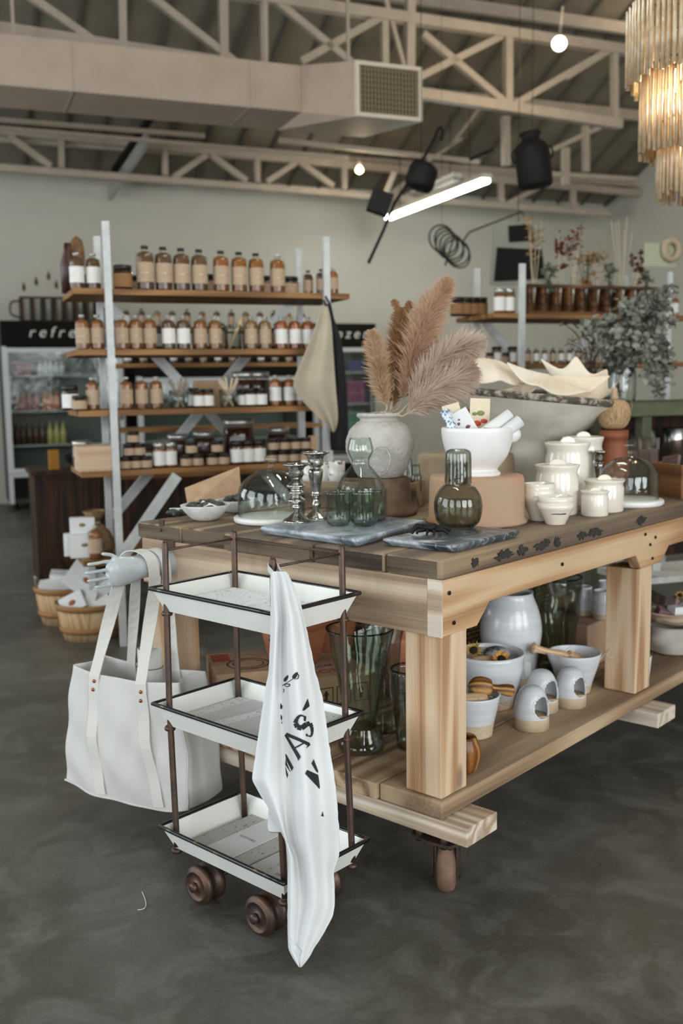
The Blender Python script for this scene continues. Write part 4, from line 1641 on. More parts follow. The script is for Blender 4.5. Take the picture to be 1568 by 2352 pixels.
# hourglass concrete planter with clam shells
p, s = spot(1222, 1135, TZ, 50)
s = mpp(p + V((0, .05, 0)))
PO = T('concrete_planter', 'wide hourglass concrete planter with dark weathered rim behind the mortar', 'planter', p + V((.0, .05, 0)))
MB().lathe(lp([(0, 0), (90, 0), (84, 20), (52, 88), (50, 98), (64, 118), (188, 206), (188, 212), (176, 212), (60, 130), (0, 124)], s), seg=64, M=Matrix.Rotation(.105, 3, 'Y')).build('body', M_conc, PO)
ring = [Matrix.Rotation(.105, 3, 'Y') @ V((183 * s * math.cos(t), 183 * s * math.sin(t), 212 * s)) for t in [2 * math.pi * k / 64 for k in range(64)]]
MB().tube(ring, 8.5 * s, 8, closed=True).build('rim', M_rimc, PO)


def clam(label, loc, size, nrib, rot, deep=.45, fan=1.25, spike=.2):
    """one valve: hinge at the origin, ribs fan out along -Y, inside faces +Z"""
    rows = []
    nj = nrib * 10
    for i in range(17):
        r = .05 + .95 * i / 16
        row = []
        for j in range(nj + 1):
            th = -fan + 2 * fan * j / nj
            ph = .75 - 1.65 * abs(math.sin(math.pi * j / 10))
            rr = r * (1 + spike * .7 * ph * r * r)
            z = deep * r ** 2.2 + spike * ph * r ** 2.2 + (.22 * r * abs(math.sin(th)) ** 3 if deep > 0 else 0)
            row.append(V((rr * math.sin(th) * 1.25, -rr * math.cos(th), z)) * size)
        rows.append(row)
    o = MB().grid(rows).build('clam_shell', M_shell, loc=loc, rot=rot, solid=size * .05, sub=1)
    return tag(o, label, 'shell', 'giant clam shells in the planter')


py = PO.location.y
Dg = math.radians
yv = V((0, 1, 0))
clam('giant clam shell lying face down at the left of the concrete planter', pl(1105, 826, py - .02, yv), .2, 4, (Dg(0), Dg(4), Dg(55)), -.5, 1.3, .045)
clam('giant clam shell standing open with tall pointed ribs at the right of the planter', pl(1318, 932, py + .03, yv), .15, 3, (Dg(-48), Dg(20), Dg(18)), .55, 1.15, .2)
clam('giant clam shell lying tilted at the front middle of the planter', pl(1266, 862, py - .12, yv), .165, 3, (Dg(30), Dg(8), Dg(6)), .1, 1.25, .11)
clam('smaller clam shell wedged between the face down one and the front one', pl(1188, 886, py - .14, yv), .1, 2, (Dg(38), Dg(-10), Dg(-20)), .25, 1.0, .08)

# cream stoneware
def canister(label, u, vb, r, h, lid=True):
    p, s = spot(u, vb, TZ, r)
    o = T('stoneware_canister', label, 'canister', p, rnd.uniform(-.15, .3), 'cream lidded canisters')
    pr = [(r * .93, 0), (r * .96, 3), (r * .97, h * .75), (r * .90, h * .84), (r * .93, h * .9), (r, h * .965), (r * 1.01, h)]
    MB().lathe(shell(lp(pr, s), 5 * s), seg=48).build('body', M_cream, o)
    ld = MB().lathe(lp([(0, h - 6), (r * .9, h - 6), (r * .9, h - 2), (r * .3, h + 1), (0, h + 1)], s), seg=40).build('lid', M_cream, o)
    kr = r * .36
    kn = MB().prism([(kr * s * math.cos(t), kr * s * .75 * math.sin(t)) for t in [math.pi * k / 14 for k in range(15)]], 6 * s, Matrix.Rotation(math.pi / 2, 3, 'X'), z0=-3 * s)
    kk = MB().add([q + V((0, 0, (h - 1) * s)) for q in kn.v], kn.f).build('lid_tab', M_cream, ld, bevel=.0012)
    return o


rnd.seed(8)
canister('cream lidded canister furthest back, between the planter and the twine ball', 1337, 1146, 46, 138)
canister('tall cream lidded canister just behind the front tall one', 1301, 1164, 51, 142)
canister('cream lidded canister of middle height in front, beside the stacked bowls', 1278, 1186, 50, 113)
canister('low wide cream lidded canister in front of the right cloche', 1386, 1179, 46, 72)
canister('smallest cream lidded canister, nearest the table edge', 1365, 1188, 32, 57)


def cbowl(label, u, vb, r, lift, h, grp):
    p, s = spot(u, vb, TZ, r * .55)
    pr = smooth_prof([(r * .55, 0), (r * .6, h * .1), (r * .88, h * .55), (r * .98, h * .7)], 4) + [(r * 1.01, h * .72), (r * 1.02, h)]
    o = MB().lathe(shell(lp(pr, s), 3 * s), seg=44).build('stoneware_bowl', M_cream, loc=p + V((0, 0, lift * s)))
    return tag(o, label, 'bowl', grp)


cbowl('bottom cream bowl of the rear stack beside the pink terracotta pot', 1237, 1197, 36, 0, 62, 'cream bowls in the rear stack')
cbowl('middle cream bowl of the rear stack beside the pink terracotta pot', 1237, 1197, 35.5, 13, 62, 'cream bowls in the rear stack')
cbowl('top cream bowl of the rear stack beside the pink terracotta pot', 1237, 1197, 35, 25, 60, 'cream bowls in the rear stack')
b_ = cbowl('bottom cream bowl of the front stack, with a dark slot in its side', 1275, 1206, 41, 0, 50, 'cream bowls in the front stack')
cbowl('top cream bowl of the front stack with the slotted bowl', 1275, 1206, 40, 14, 50, 'cream bowls in the front stack')
s = mpp(b_.location)
dv = (C0 - b_.location); dv.z = 0; dv.normalize()
sl = MB()
sd = V((-dv.y, dv.x, 0))
for q in range(8):
    a0, a1 = math.radians(-14 + q * 6.5), math.radians(-14 + (q + 1) * 6.5)
    f = lambda a: (dv * math.cos(a) + sd * math.sin(a)) * 37.0 * s
    sl.bar(f(a0) + V((0, 0, 26.5 * s)), f(a1) + V((0, 0, 27 * s)), .004, (.0014 + .0016 * (q / 8)), (0, 0, 1))
sl.build('slot', M_ink, b_)

# twine ball on a terracotta jar
p, s = spot(1406, 1140, TZ, 34)
o = MB().lathe(lp(smooth_prof([(26, 0), (34, 40), (36, 80), (30, 128)], 4) + [(33, 130), (33, 148), (0, 148)], s), seg=36).build('terracotta_jar', mat('burnt orange terracotta', '8a4a28', .6, c2='6f3a20', sc=10), loc=p)
tag(o, 'burnt orange terracotta jar with pale collar under the twine ball', 'jar')
tb = T('twine_ball', 'ball of tan twine with wooden peg sitting on the terracotta jar', 'twine', p + V((0, 0, 149 * s)))
MB().lathe(smooth_prof([(.0005, 0), (26 * s, 6 * s), (37 * s, 34 * s), (28 * s, 62 * s), (.0005, 70 * s)], 6), seg=32).build('core', mat('twine', 'b99b75', .95, c2='8f7350', sc=10, stretch=(14, 14, 3), bump=.5), tb)
tw_ = MB()
for k in range(12):
    a0 = k * math.pi / 6
    tw_.tube([V((37 * s * 1.0 * math.sin(t) * math.cos(a0 + t * 1.2), 37 * s * math.sin(t) * math.sin(a0 + t * 1.2), 35 * s + 35 * s * math.cos(t))) for t in [.25 + 2.6 * i / 20 for i in range(21)]], .0012, 5)
tw_.build('strand', mat('twine strand', '9a7d58', .95), tb)
MB().lathe(lp([(0, 68), (9, 68), (6, 84), (7, 92), (0, 96)], s), seg=14).build('peg', M_boxwood, tb)
MB().tube(cat([V((4 * s, 0, 78 * s)), V((24 * s, -2 * s, 84 * s)), V((38 * s, -6 * s, 62 * s)), V((36 * s, -10 * s, 40 * s))], 6), .0012, 5).build('loose_end', bpy.data.materials['twine strand'], tb)

# crates of packets at the right end
def crate(label, u0, v0, u1, v1, h, dep, z=TZ):
    a, b = atz(u0, v0, z), atz(u1, v1, z)
    d = b - a
    L = d.length
    ang = math.atan2(d.y, d.x)
    o = T('wooden_crate', label, 'crate', (a + b) / 2, ang)
    for y in (0, dep):
        MB().span((-L / 2, y - .006, 0), (L / 2, y + .006, h)).build('side_board', M_crate, o, bevel=.001)
    for x in (-L / 2 + .007, L / 2 - .007):
        MB().span((x - .006, .006, 0), (x + .006, dep - .006, h)).build('end_board', M_crate, o, bevel=.001)
    MB().span((-L / 2 + .013, .006, 0), (L / 2 - .013, dep - .006, .008)).build('bottom', M_crate, o)
    return o, L, ang


M_plastic = glass('clear plastic', 'e4dcd6', 'b7aca6', 1.4, .12)
M_lilac = mat('dusty lilac filling', '8d7c7a', .8, c2='7a6a69', sc=40)
cr, L, ang = crate('brown wooden crate of clear packets right of the right cloche', 1490, 1136, 1566, 1148, .125, .24)
dx = V((math.cos(ang), math.sin(ang), 0))
dy_ = V((-dx.y, dx.x, 0))
for k in range(5):
    o = T('clear_packet', '%s clear packet from the front, standing in the brown crate' % ORD[k], 'packet', cr.location + dx * (-.03 + .004 * (k % 2)) + dy_ * (.03 + .042 * k) + V((0, 0, .02)), ang, 'packets in the brown crate')
    o.rotation_euler = (-.25, -.16, ang)
    MB().box((0, 0, .07), (.10, .014, .13)).build('filling', M_lilac, o, bevel=.005)
    MB().box((0, 0, .095), (.11, .018, .19)).build('pouch', M_plastic, o)
crate('second wooden crate behind the crate of clear packets at the right edge', 1540, 1105, 1640, 1112, .12, .2)
for k, u in enumerate((1440, 1466, 1488)):
    p = atz(u, 1128 - k * 4, TZ)
    o = T('clear_packet', '%s clear packet standing behind the right cloche, counted from the left' % ORD[k], 'packet', p, .5, 'packets behind the right cloche')
    o.rotation_euler = (-.1, .1, .5)
    MB().box((0, 0, .08), (.09, .014, .16)).build('filling', M_lilac, o, bevel=.005)
    MB().box((0, 0, .105), (.10, .018, .2)).build('pouch', M_plastic, o)

# ------------------------------------------------------------------ things on the low shelf
def gvase(label, u, vb, rb, prof, mt=M_olive, z=SZ, wob=.02, t=.004, wall=48):
    p, s = spot(u, vb, z, rb)
    o = MB().lathe(shell(lp(smooth_prof(prof, 5), s), t), seg=wall, wob=wob).build('glass_vase', mt, loc=p)
    tag(o, label, 'vase')
    rim = MB()
    r, h = prof[-1]
    rim.tube([V((r * s * .985 * math.cos(a), r * s * .985 * math.sin(a), h * s)) for a in [2 * math.pi * k / 40 for k in range(40)]], t * .62, 6, closed=True)
    rim.build('lip', glass('dark glass lip', '5a6358', '2b312b') if 'dark glass lip' not in bpy.data.materials else bpy.data.materials['dark glass lip'], o)
    return o


gvase('tall flared green glass vase with heavy foot at the front of the low shelf', 830, 1737, 52, [(52, 0), (54, 12), (48, 26), (39, 48), (38, 60), (44, 110), (58, 190), (72, 260), (78, 282)])
gvase('pale green glass vase standing behind the flared one on the low shelf', 882, 1688, 34, [(34, 0), (36, 20), (34, 120), (38, 180), (48, 240), (60, 300)], M_green, wob=.05)
gvase('slim green glass vase half hidden behind the front table leg', 943, 1727, 32, [(30, 0), (34, 16), (36, 60), (42, 130), (45, 186)], M_green, wob=.03)
gvase('wide dark green glass vase behind the lipped bowl and salt pigs', 1277, 1553, 42, [(42, 0), (42, 60), (48, 130), (54, 180), (56, 220)], mat and M_olive, wob=.05)

# cardboard boxes under the trolley side with terracotta on top
def carton(label, u0, v0, u1, v1, h, dep, marks):
    a, b = atz(u0, v0, SZ), atz(u1, v1, SZ)
    d = b - a
    L = d.length
    ang = math.atan2(d.y, d.x)
    o = T('cardboard_carton', label, 'box', (a + b) / 2, ang)
    MB().span((-L / 2, 0, 0), (L / 2, dep, h)).build('carton', M_card, o, bevel=.002)
    return o, L


M_cred = mat('red carton print', 'a5452f', .8)
M_cink = mat('dark carton print', '3d342c', .9)
c1, L1 = carton('cardboard carton with round dark stamp and red patch on its lid, left under the table', 500, 1655, 640, 1641, .15, .26, None)
st = MB()
for a, b, c in ((.06, .066, 40), (.044, .048, 36)):
    pts = [V((.02 + (a + b) / 2 * math.cos(t) * 1.1, .10 + (a + b) / 2 * math.sin(t), .1505)) for t in [2 * math.pi * k / c for k in range(c)]]
    st.ribbon(pts + [pts[0]], [(p - V((.02, .10, .1505))) for p in pts + [pts[0]]], b - a, .0008)
st.build('round_stamp', M_cink, c1)
MB().span((-L1 / 2 + .01, .15, .1502), (-L1 / 2 + .07, .24, .1508)).build('red_patch', M_cred, c1)
c2, L2 = carton('cardboard carton with red lettering on top and fragile marks on its side', 655, 1670, 860, 1634, .14, .26, None)
text('lettering', 'TION', .055, M_cred, c2, Matrix.Translation((L2 / 2 - .15, .06, .1405)), .0004)
text('lettering', 'ACCAS', .028, M_cink, c2, Matrix.Translation((L2 / 2 - .14, .12, .1405)), .0004)
for k in range(4):
    x = L2 / 2 - .26 + k * .062
    fr = MB()
    for lo, hi in (((0, 0), (.05, .003)), ((0, .057), (.05, .06)), ((0, .003), (.003, .057)), ((.047, .003), (.05, .057))):
        fr.span((x + lo[0], -.0008, .045 + lo[1]), (x + hi[0], -.0001, .045 + hi[1]))
    f_ = fr.build('fragile_mark', M_cink, c2)
    M_ = Matrix.Rotation(math.pi / 2, 3, 'X')
    if k % 2 == 0:
        g = MB().prism([(x + .013, .05 + .045), (x + .037, .05 + .045), (x + .034, .05 + .03), (x + .027, .05 + .024), (x + .027, .05 + .012), (x + .034, .05 + .007), (x + .016, .05 + .007), (x + .023, .05 + .012), (x + .023, .05 + .024), (x + .016, .05 + .03)], .0006, M_, z0=.0001)
    else:
        g = MB().prism([(x + .02, .055), (x + .03, .055), (x + .03, .08), (x + .036, .08), (x + .025, .097), (x + .014, .08), (x + .02, .08)], .0006, M_, z0=.0001)
    g.build('symbol', M_cink, f_)


def tpot(label, u, vb, r, h, z, lip=True):
    p, s = spot(u, vb, z, r * .7)
    pr = [(r * .68, 0), (r * .86, h * .62), (r * .88, h * .68), (r, h * .70), (r * 1.02, h * .76), (r * 1.0, h * .97), (r * .97, h)]
    o = MB().lathe(shell(lp(pr, s), 6 * s), seg=48).build('terracotta_pot', M_terra2, loc=p)
    rg = MB().lathe(lp([(r * .86, h * .58), (r * .90, h * .6), (r * .89, h * .63), (r * .87, h * .64)], s), seg=48).build('ridge', M_terra2, o)
    return tag(o, label, 'flowerpot')


tpot('wide terracotta pot with thick lip on the carton, behind the hanging towel', 676, 1528, 88, 120, SZ + .15)
tpot('terracotta pot behind the tall flared vase on the low shelf', 752, 1500, 84, 130, SZ + .14)
tpot('terracotta pot at the back, seen between the vases and the front leg', 925, 1590, 62, 190, SZ)

# big white jar and spouted bowls
M_bowl = mat('white speckled glaze', 'd4d6d8', .25, c2='c6c9cc', sc=7, coat=.3, stretch=(1, 1, 8))


def twotone(name, label, cat_, u, vb, rb, prof, hclay, spout=None, group=None, t=.005, z=SZ):
    p, s = spot(u, vb, z, rb)
    o = T(name, label, cat_, p, 0, group)
    pf = smooth_prof(prof, 5)
    lo = [q for q in pf if q[1] <= hclay]
    hi = [q for q in pf if q[1] >= lo[-1][1]]
    MB().lathe([(0, 0)] + lp(lo, s), seg=48).build('clay_foot', M_clay, o)
    out = lp(hi, s)
    inn = [(max(r - t, .001), max(h, t)) for r, h in lp(pf, s)[::-1]] + [(0, t)]
    mb = MB().lathe(out + inn, seg=64)
    if spout is not None:
        H_ = prof[-1][1] * s
        R_ = prof[-1][0] * s
        for i, q in enumerate(mb.v):
            a = math.atan2(q.y, q.x) - spout
            a = (a + math.pi) % (2 * math.pi) - math.pi
            k = max(0, 1 - abs(a) / .33) ** 1.4 * max(0, (q.z / H_ - .55) / .45)
            mb.v[i] = V((q.x * (1 + .2 * k), q.y * (1 + .2 * k), q.z + .03 * R_ * k))
    mb.build('glazed_body', M_bowl, o)
    return o, s


J, s = twotone('stoneware_jar', 'big white stoneware jar with narrow neck on the low shelf', 'jar', 1172, 1582, 52, [(54, 0), (60, 56), (70, 118), (64, 164), (50, 202), (50, 211)], 26)
B1, s1 = twotone('spouted_bowl', 'large spouted white bowl holding a pestle and a sunflower', 'bowl', 1124, 1636, 56, [(52, 0), (58, 22), (74, 78), (79, 124)], 30, math.radians(200))
B2, s2_ = twotone('spouted_bowl', 'spouted white bowl with a wooden reamer, behind the salt pigs', 'bowl', 1318, 1597, 36, [(36, 0), (40, 20), (56, 72), (60, 92)], 26, math.radians(195))
B3, s3 = twotone('spouted_bowl', 'smaller white bowl with clay foot and pestle, beside the front table leg', 'bowl', 1086, 1702, 48, [(44, 0), (47, 24), (58, 72), (62, 96)], 34, math.radians(185))
M_lwood = wood('pale turned wood', ('c09a72', 'd6b48e', 'e0c4a2'), 0, .6, 2, 0, .1)
M_olivew = wood('olive wood', ('5a361b', '9a6a38', 'c79a5e'), 0, .4, 2.4, 0, .1, rings=.8)


def turned(name, label, cat_, a, b, rad, mt, kids=()):
    """turned wooden tool lying from a to b; rad = [(t, r)]"""
    a, b = V(a), V(b)
    o = T(name, label, cat_, a)
    d = b - a
    q = d.to_track_quat('X', 'Z')
    o.rotation_mode = 'QUATERNION'
    o.rotation_quaternion = q
    L = d.length
    M_ = Matrix(((0, 0, 1), (0, 1, 0), (-1, 0, 0)))
    MB().lathe([(0, rad[0][0] * L)] + smooth_prof([(r, t * L) for t, r in rad], 5) + [(0, rad[-1][0] * L)], (0, 0, 0), 20, M_).build(kids[0] if kids else 'body', mt, o)
    return o


def at_b(B_, s, x, y, z):
    return B_.location + V((x * s, y * s, z * s))


turned('wooden_pestle', 'pale wooden pestle lying across the large spouted bowl', 'pestle', at_b(B1, s1, -96, -12, 96), at_b(B1, s1, 18, -6, 100), [(0, .008), (.3, .011), (.45, .013), (.5, .024), (.8, .026), (.97, .02), (1, .01)], M_lwood, ('shaft',))
turned('wooden_reamer', 'pale wooden citrus reamer leaning out of the bowl behind the salt pigs', 'reamer', at_b(B2, s2_, -102, -12, 106), at_b(B2, s2_, 36, 14, 62), [(0, .012), (.04, .021), (.1, .014), (.3, .012), (.5, .018), (.6, .015), (.64, .024), (.68, .022), (.85, .018), (1, .006)], M_lwood, ('handle',))
turned('wooden_pestle', 'pale wooden pestle in the smaller bowl beside the front leg', 'pestle', at_b(B3, s3, -70, -10, 78), at_b(B3, s3, 34, -14, 82), [(0, .016), (.2, .022), (.32, .021), (.36, .024), (.8, .026), (.95, .02), (1, .008)], M_lwood, ('shaft',))
a = atz(1078, 1592, SZ + .09)
turned('olive_wood_reamer', 'dark striped olive wood reamer resting on the bowl rims', 'reamer', at_b(B3, s3, -8, 14, 112), at_b(B3, s3, 98, 22, 92), [(0, .006), (.08, .022), (.25, .03), (.45, .026), (.5, .014), (.6, .012), (.8, .018), (.95, .018), (1, .008)], M_olivew, ('head',))
# raffia in the bowls, sunflower
M_raf = mat('raffia', 'c9b89c', .9)


def raffia(label, B_, s, n, r, h, seed):
    rr = random.Random(seed)
    mb = MB()
    for _ in range(n):
        a = rr.uniform(0, 6.28)
        q = rr.uniform(0, r)
        c = V((q * math.cos(a), q * math.sin(a), h + rr.uniform(-6, 6)))
        pts = [c]
        d = V((rr.uniform(-1, 1), rr.uniform(-1, 1), rr.uniform(-.2, .6)))
        for k in range(3):
            d = (d + V((rr.uniform(-.8, .8), rr.uniform(-.8, .8), rr.uniform(-.6, .4)))).normalized()
            pts.append(pts[-1] + d * rr.uniform(6, 13))
        mb.tube([p * s for p in cat(pts, 4)], .0006, 4, caps=False)
    o = mb.build('raffia', M_raf, loc=B_.location)
    o['kind'] = 'stuff'
    return tag(o, label, 'raffia')


raffia('tangle of pale raffia strands in the smaller bowl beside the front leg', B3, s3, 60, 48, 84, 1)
raffia('tangle of pale raffia strands in the large spouted bowl', B1, s1, 40, 60, 92, 2)
raffia('tangle of pale raffia strands in the bowl behind the salt pigs', B2, s2_, 50, 48, 78, 3)


def sunflower(label, loc, r, nrm, petals, core_c):
    o = T('dried_sunflower', label, 'flower', loc)
    q = V(nrm).to_track_quat('Z', 'Y')
    o.rotation_mode = 'QUATERNION'
    o.rotation_quaternion = q
    MB().lathe([(0, -.004)] + smooth_prof([(r * .4, -.003), (r * .42, .004), (r * .2, .009), (.0005, .01)], 4), seg=18).build('seed_head', mat('seed head', '1d140d', .9, bump=.6) if 'seed head' not in bpy.data.materials else bpy.data.materials['seed head'], o)
    for k in range(14):
        a = 2 * math.pi * k / 14
        M_ = Matrix.Rotation(a, 3, 'Z')
        pts = [V((r * .38, -.16 * r, 0)), V((r * .7, -.13 * r, .15 * r * (k % 3))), V((r * (1 + .1 * (k % 2)), 0, .1 * r * (k % 4))), V((r * .7, .13 * r, .15 * r * (k % 3))), V((r * .38, .16 * r, 0))]
        MB().add([M_ @ p for p in pts], [(0, 1, 2, 3, 4)]).build('petal', petals, o)
    return o


M_pet = mat('ochre petal', 'b08a3c', .8)
M_pet2 = mat('orange petal', 'cf8a2a', .8)
sunflower('dried sunflower with dark head at the rear edge of the large spouted bowl', at_b(B1, s1, -34, 20, 122), .032, (-.3, -.7, .7), M_pet, '')
sunflower('orange dried sunflower lying on the pestle in the large spouted bowl', at_b(B1, s1, 22, -30, 114), .034, (.1, -.6, .8), M_pet2, '')
st = MB().lathe(lp([(0, 0), (28, 0), (30, 2), (0, 3)], s1), seg=24, sy=.8).build('pebble_disc', mat('grey stamped paper disc', 'cfd0cf', .8, c2='6b7078', sc=60, lo=.52, hi=.6), loc=at_b(B1, s1, 20, 26, 112), rot=(.5, 0, 0))
tag(st, 'flat pale disc with grey print in the back of the large spouted bowl', 'disc')


# salt pigs: domes with a round mouth
def saltpig(label, u, vb, r, h, face):
    p, s = spot(u, vb, SZ, r)
    o = T('salt_pig', label, 'salt pig', p, 0, 'white domed salt pigs')
    R_, H_ = r * s, h * s
    MB().lathe([(0, 0), (R_, 0), (R_ * 1.0, H_ * .27)], seg=44).build('clay_foot', M_clay, o)
    fz = H_ * .52
    mr = R_ * .62
    fd = V((math.cos(face), math.sin(face), 0))
    pr = [(R_, H_ * .27), (R_ * .99, H_ * .45), (R_ * .9, H_ * .65), (R_ * .7, H_ * .85), (R_ * .4, H_ * .96), (.0005, H_)]
    pr = [(R_, H_ * .27)] + smooth_prof(pr, 6)[1:]
    full = pr + [(max(q[0] - .006, 0.0004), q[1] - .004) for q in pr[::-1]]
    mb = MB().lathe(full, seg=72)
    ob = mb.build('glazed_dome', M_bowl, o)
    bm = bmesh.new()
    bm.from_mesh(ob.data)
    kill = []
    for f in bm.faces:
        c = f.calc_center_median()
        d = c.x * fd.x + c.y * fd.y
        sd = -c.x * fd.y + c.y * fd.x
        if d > 0 and (sd / mr) ** 2 + ((c.z - fz) / (mr * 1.05)) ** 2 < 1 and c.z > H_ * .285:
            kill.append(f)
    bmesh.ops.delete(bm, geom=kill, context='FACES')
    bm.to_mesh(ob.data)
    bm.free()
    rm_ = MB()
    pts = []
    for k in range(36):
        a = 2 * math.pi * k / 36
        sd, z = mr * 1.03 * math.cos(a), max(H_ * .275, fz + mr * 1.08 * math.sin(a))
        rad = R_
        for (r0, h0), (r1, h1) in zip(pr, pr[1:]):
            if h0 <= z <= h1 and h1 > h0:
                rad = r0 + (r1 - r0) * (z - h0) / (h1 - h0)
        rad -= .003
        dd = math.sqrt(max(rad * rad - sd * sd, 1e-6))
        pts.append(V((fd.x * dd - fd.y * sd, fd.y * dd + fd.x * sd, z)))
    rm_.tube(pts, .0038, 8, closed=True)
    rm_.build('mouth_rim', M_bowl, o)
    MB().lathe([(0, H_ * .1), (R_ * .9, H_ * .1), (R_ * .9, H_ * .29), (0, H_ * .27)], seg=36).build('floor', M_clay, o)
    a_, b2 = fd * (R_ * .5) + V((-fd.y, fd.x, 0)) * (-.02), fd * (R_ * 1.02) + V((-fd.y, fd.x, 0)) * .015
    MB().bar(a_ + V((0, 0, H_ * .31)), b2 + V((0, 0, H_ * .32)), .008, .004).build('wooden_spoon', M_lwood, o)
    return o


FACE = math.radians(-52)
saltpig('white salt pig nearest the shelf edge, in front of the other two', 1220, 1683, 40, 100, FACE)
saltpig('white salt pig in the middle, partly hidden behind the front one', 1243, 1642, 38, 96, FACE)
saltpig('white salt pig on the right in front of the bowl with the reamer', 1309, 1630, 36, 90, FACE)

# olive wood bowl by the front leg
p, s = spot(1066, 1782, SZ, 26)
o = MB().lathe(shell(lp(smooth_prof([(18, 0), (28, 8), (36, 34), (36, 58), (27, 84)], 6), s), 6 * s), seg=40).build('wooden_bowl', wood('figured olive wood', ('5f371a', '94602f', 'bd8748'), 2, .3, 2.2, 0, .05, rings=.6), loc=p)
tag(o, 'small polished olive wood bowl behind the front table leg', 'bowl')

# woven basket at the back of the shelf
n = N('woven seagrass')
co = n.co((1, 1, 1))
f = n.n('ShaderNodeTexBrick')
f.inputs['Scale'].default_value = 14
f.inputs['Color1'].default_value = lin('8a6c44')
f.inputs['Color2'].default_value = lin('6e5433')
f.inputs['Mortar'].default_value = lin('2c2116')
f.inputs['Mortar Size'].default_value = .06
n.l(n.co((1, 1, 1), (math.pi / 2, 0, 0)), f.inputs['Vector'])
n.l(f.outputs['Color'], n.p.inputs['Base Color'])
n.p.inputs['Roughness'].default_value = .9
n.bump(f.outputs['Fac'], -.6, .01)
WB = T('woven_basket', 'long woven basket tray along the back of the low shelf', 'basket', tab(1.35, .90, SZ))
WB.rotation_euler = (0, 0, math.pi / 2 - TA)
for y in (-.1, .16):
    MB().span((-.62, y - .012, 0), (.62, y + .012, .27)).build('side_panel', n.m, WB, bevel=.006)
for x in (-.61, .61):
    MB().span((x - .012, -.09, 0), (x + .012, .15, .27)).build('end_panel', n.m, WB, bevel=.006)
MB().span((-.63, -.12, .265), (.63, -.085, .295)).build('rim', mat('reddish basket rim', '7a3a22', .8, c2='5e2d1b', sc=30), WB, bevel=.008)
for k, (u, v, c) in enumerate(((1392, 1320, '8fa3b5'), (1360, 1322, '9aa78d'))):
    o = MB().box((0, 0, .05), (.12, .1, .1)).build('folded_cloth', mat('cloth %s' % c, c, .95), bevel=.015)
    o.location = tab(1.25 + .16 * k, .93, SZ + .15)
    o.rotation_euler = (0, 0, .8)
    tag(o, ('pale blue' if k == 0 else 'pale green') + ' folded cloth in the woven basket behind the dark vase', 'cloth')

# brick block with mugs
p = atz(1372, 1530, SZ)
BK = MB().span((-.14, -.02, 0), (.17, .22, .165)).build('terracotta_block', M_terra, bevel=.006)
BK.location = tab(1.45, .30, SZ)
BK.rotation_euler = (0, 0, math.pi / 2 - TA)
tag(BK, 'old terracotta block used as a riser for the white mugs', 'block')
bz = SZ + .165
for k, (u, v, r, lab) in enumerate(((1339, 1416, 21, 'white two-tone mug at the left on the terracotta block'), (1383, 1426, 23, 'white two-tone mug in front on the terracotta block, by the middle leg'), (1392, 1404, 21, 'white two-tone mug behind the front one on the terracotta block'))):
    twotone('stoneware_cup', lab, 'cup', u, v, r, [(r * .92, 0), (r, 14), (r * 1.02, 40), (r * .9, 58), (r * .92, 66)], 16, None, 'white mugs on the terracotta block', .003, bz)
twotone('stoneware_cup', 'white cup on the low shelf just right of the middle leg', 'cup', 1478, 1562, 14, [(12, 0), (14, 20), (17, 54)], 4, None, None, .003)
# raffia bow beside the leg
o = MB().tube(cat([V((0, 0, .0)), V((.03, .01, .03)), V((.05, 0, .01)), V((.02, -.01, .02)), V((.06, .02, .05)), V((.08, 0, .02)), V((.05, -.02, .0))], 6), .0012, 5).build('raffia_tie', M_raf, loc=at_b(B2, s2_, 58, 0, 70))
tag(o, 'loose raffia tie hanging from the bowl beside the middle leg', 'raffia')

# linen sack with a wooden bowl of boxes, far right
p, s = spot(1540, 1506, SZ, 48)
o = MB().lathe(lp(smooth_prof([(.01, 0), (46, 0), (54, 12), (56, 30), (46, 52), (48, 60)], 5), s), seg=48, wob=.10).build('linen_sack', mat('grey linen', 'b9b2a8', .95, c2='a9a298', sc=8, bump=.3, bsc=300), loc=p)
tag(o, 'crumpled grey linen sack under the wooden bowl, right of the middle leg', 'sack')
bp = p + V((0, 0, 60 * s))
o = MB().lathe(shell(lp(smooth_prof([(20, 0), (44, 10), (58, 34)], 5), s), 4 * s), seg=40).build('wooden_bowl', wood('bleached bowl wood', ('a08a72', 'bda88f', 'cfbda6'), 0, .8, 2, .1, .1), loc=bp)
tag(o, 'bleached wooden bowl of small boxes on the linen sack', 'bowl')
for k, (x, y, z, mt, lab) in enumerate(((-24, -14, 26, mat('dusty purple card', '7b5a5e', .8), 'dusty purple box at the left in the bleached bowl'), (4, -20, 32, M_paper, 'white tilted box in the middle of the bleached bowl'), (30, -8, 34, M_paper, 'white box at the right of the bleached bowl'), (8, 16, 40, mat('mauve card', '8d7375', .8), 'mauve box at the back of the bleached bowl'))):
    o = MB().box((0, 0, 0), (32 * s, 26 * s, 30 * s)).build('small_box', mt, loc=bp + V((x * s, y * s, z * s)), rot=(.2 - .2 * k, .3 - .25 * k, .4 * k))
    tag(o, lab, 'box')
sunflower('dried sunflower on top of the boxes in the bleached bowl', bp + V((20 * s, 6 * s, 66 * s)), .022, (0, -.6, .8), M_pet, '')
twotone('stoneware_cup', 'small white pot of dark soil behind the bleached bowl', 'pot', 1504, 1440, 20, [(16, 0), (19, 20), (21, 36)], 2, None, None, .003, SZ + .06)
q = atz(1504, 1470, SZ)
o = MB().lathe([(0, 0), (.06, 0), (.055, .06), (0, .06)], seg=24).build('wooden_block', M_crate, loc=spot(1504, 1442, SZ + .06, 20)[0] - V((0, 0, .06)))
tag(o, 'round brown wooden riser under the small white pot', 'block')

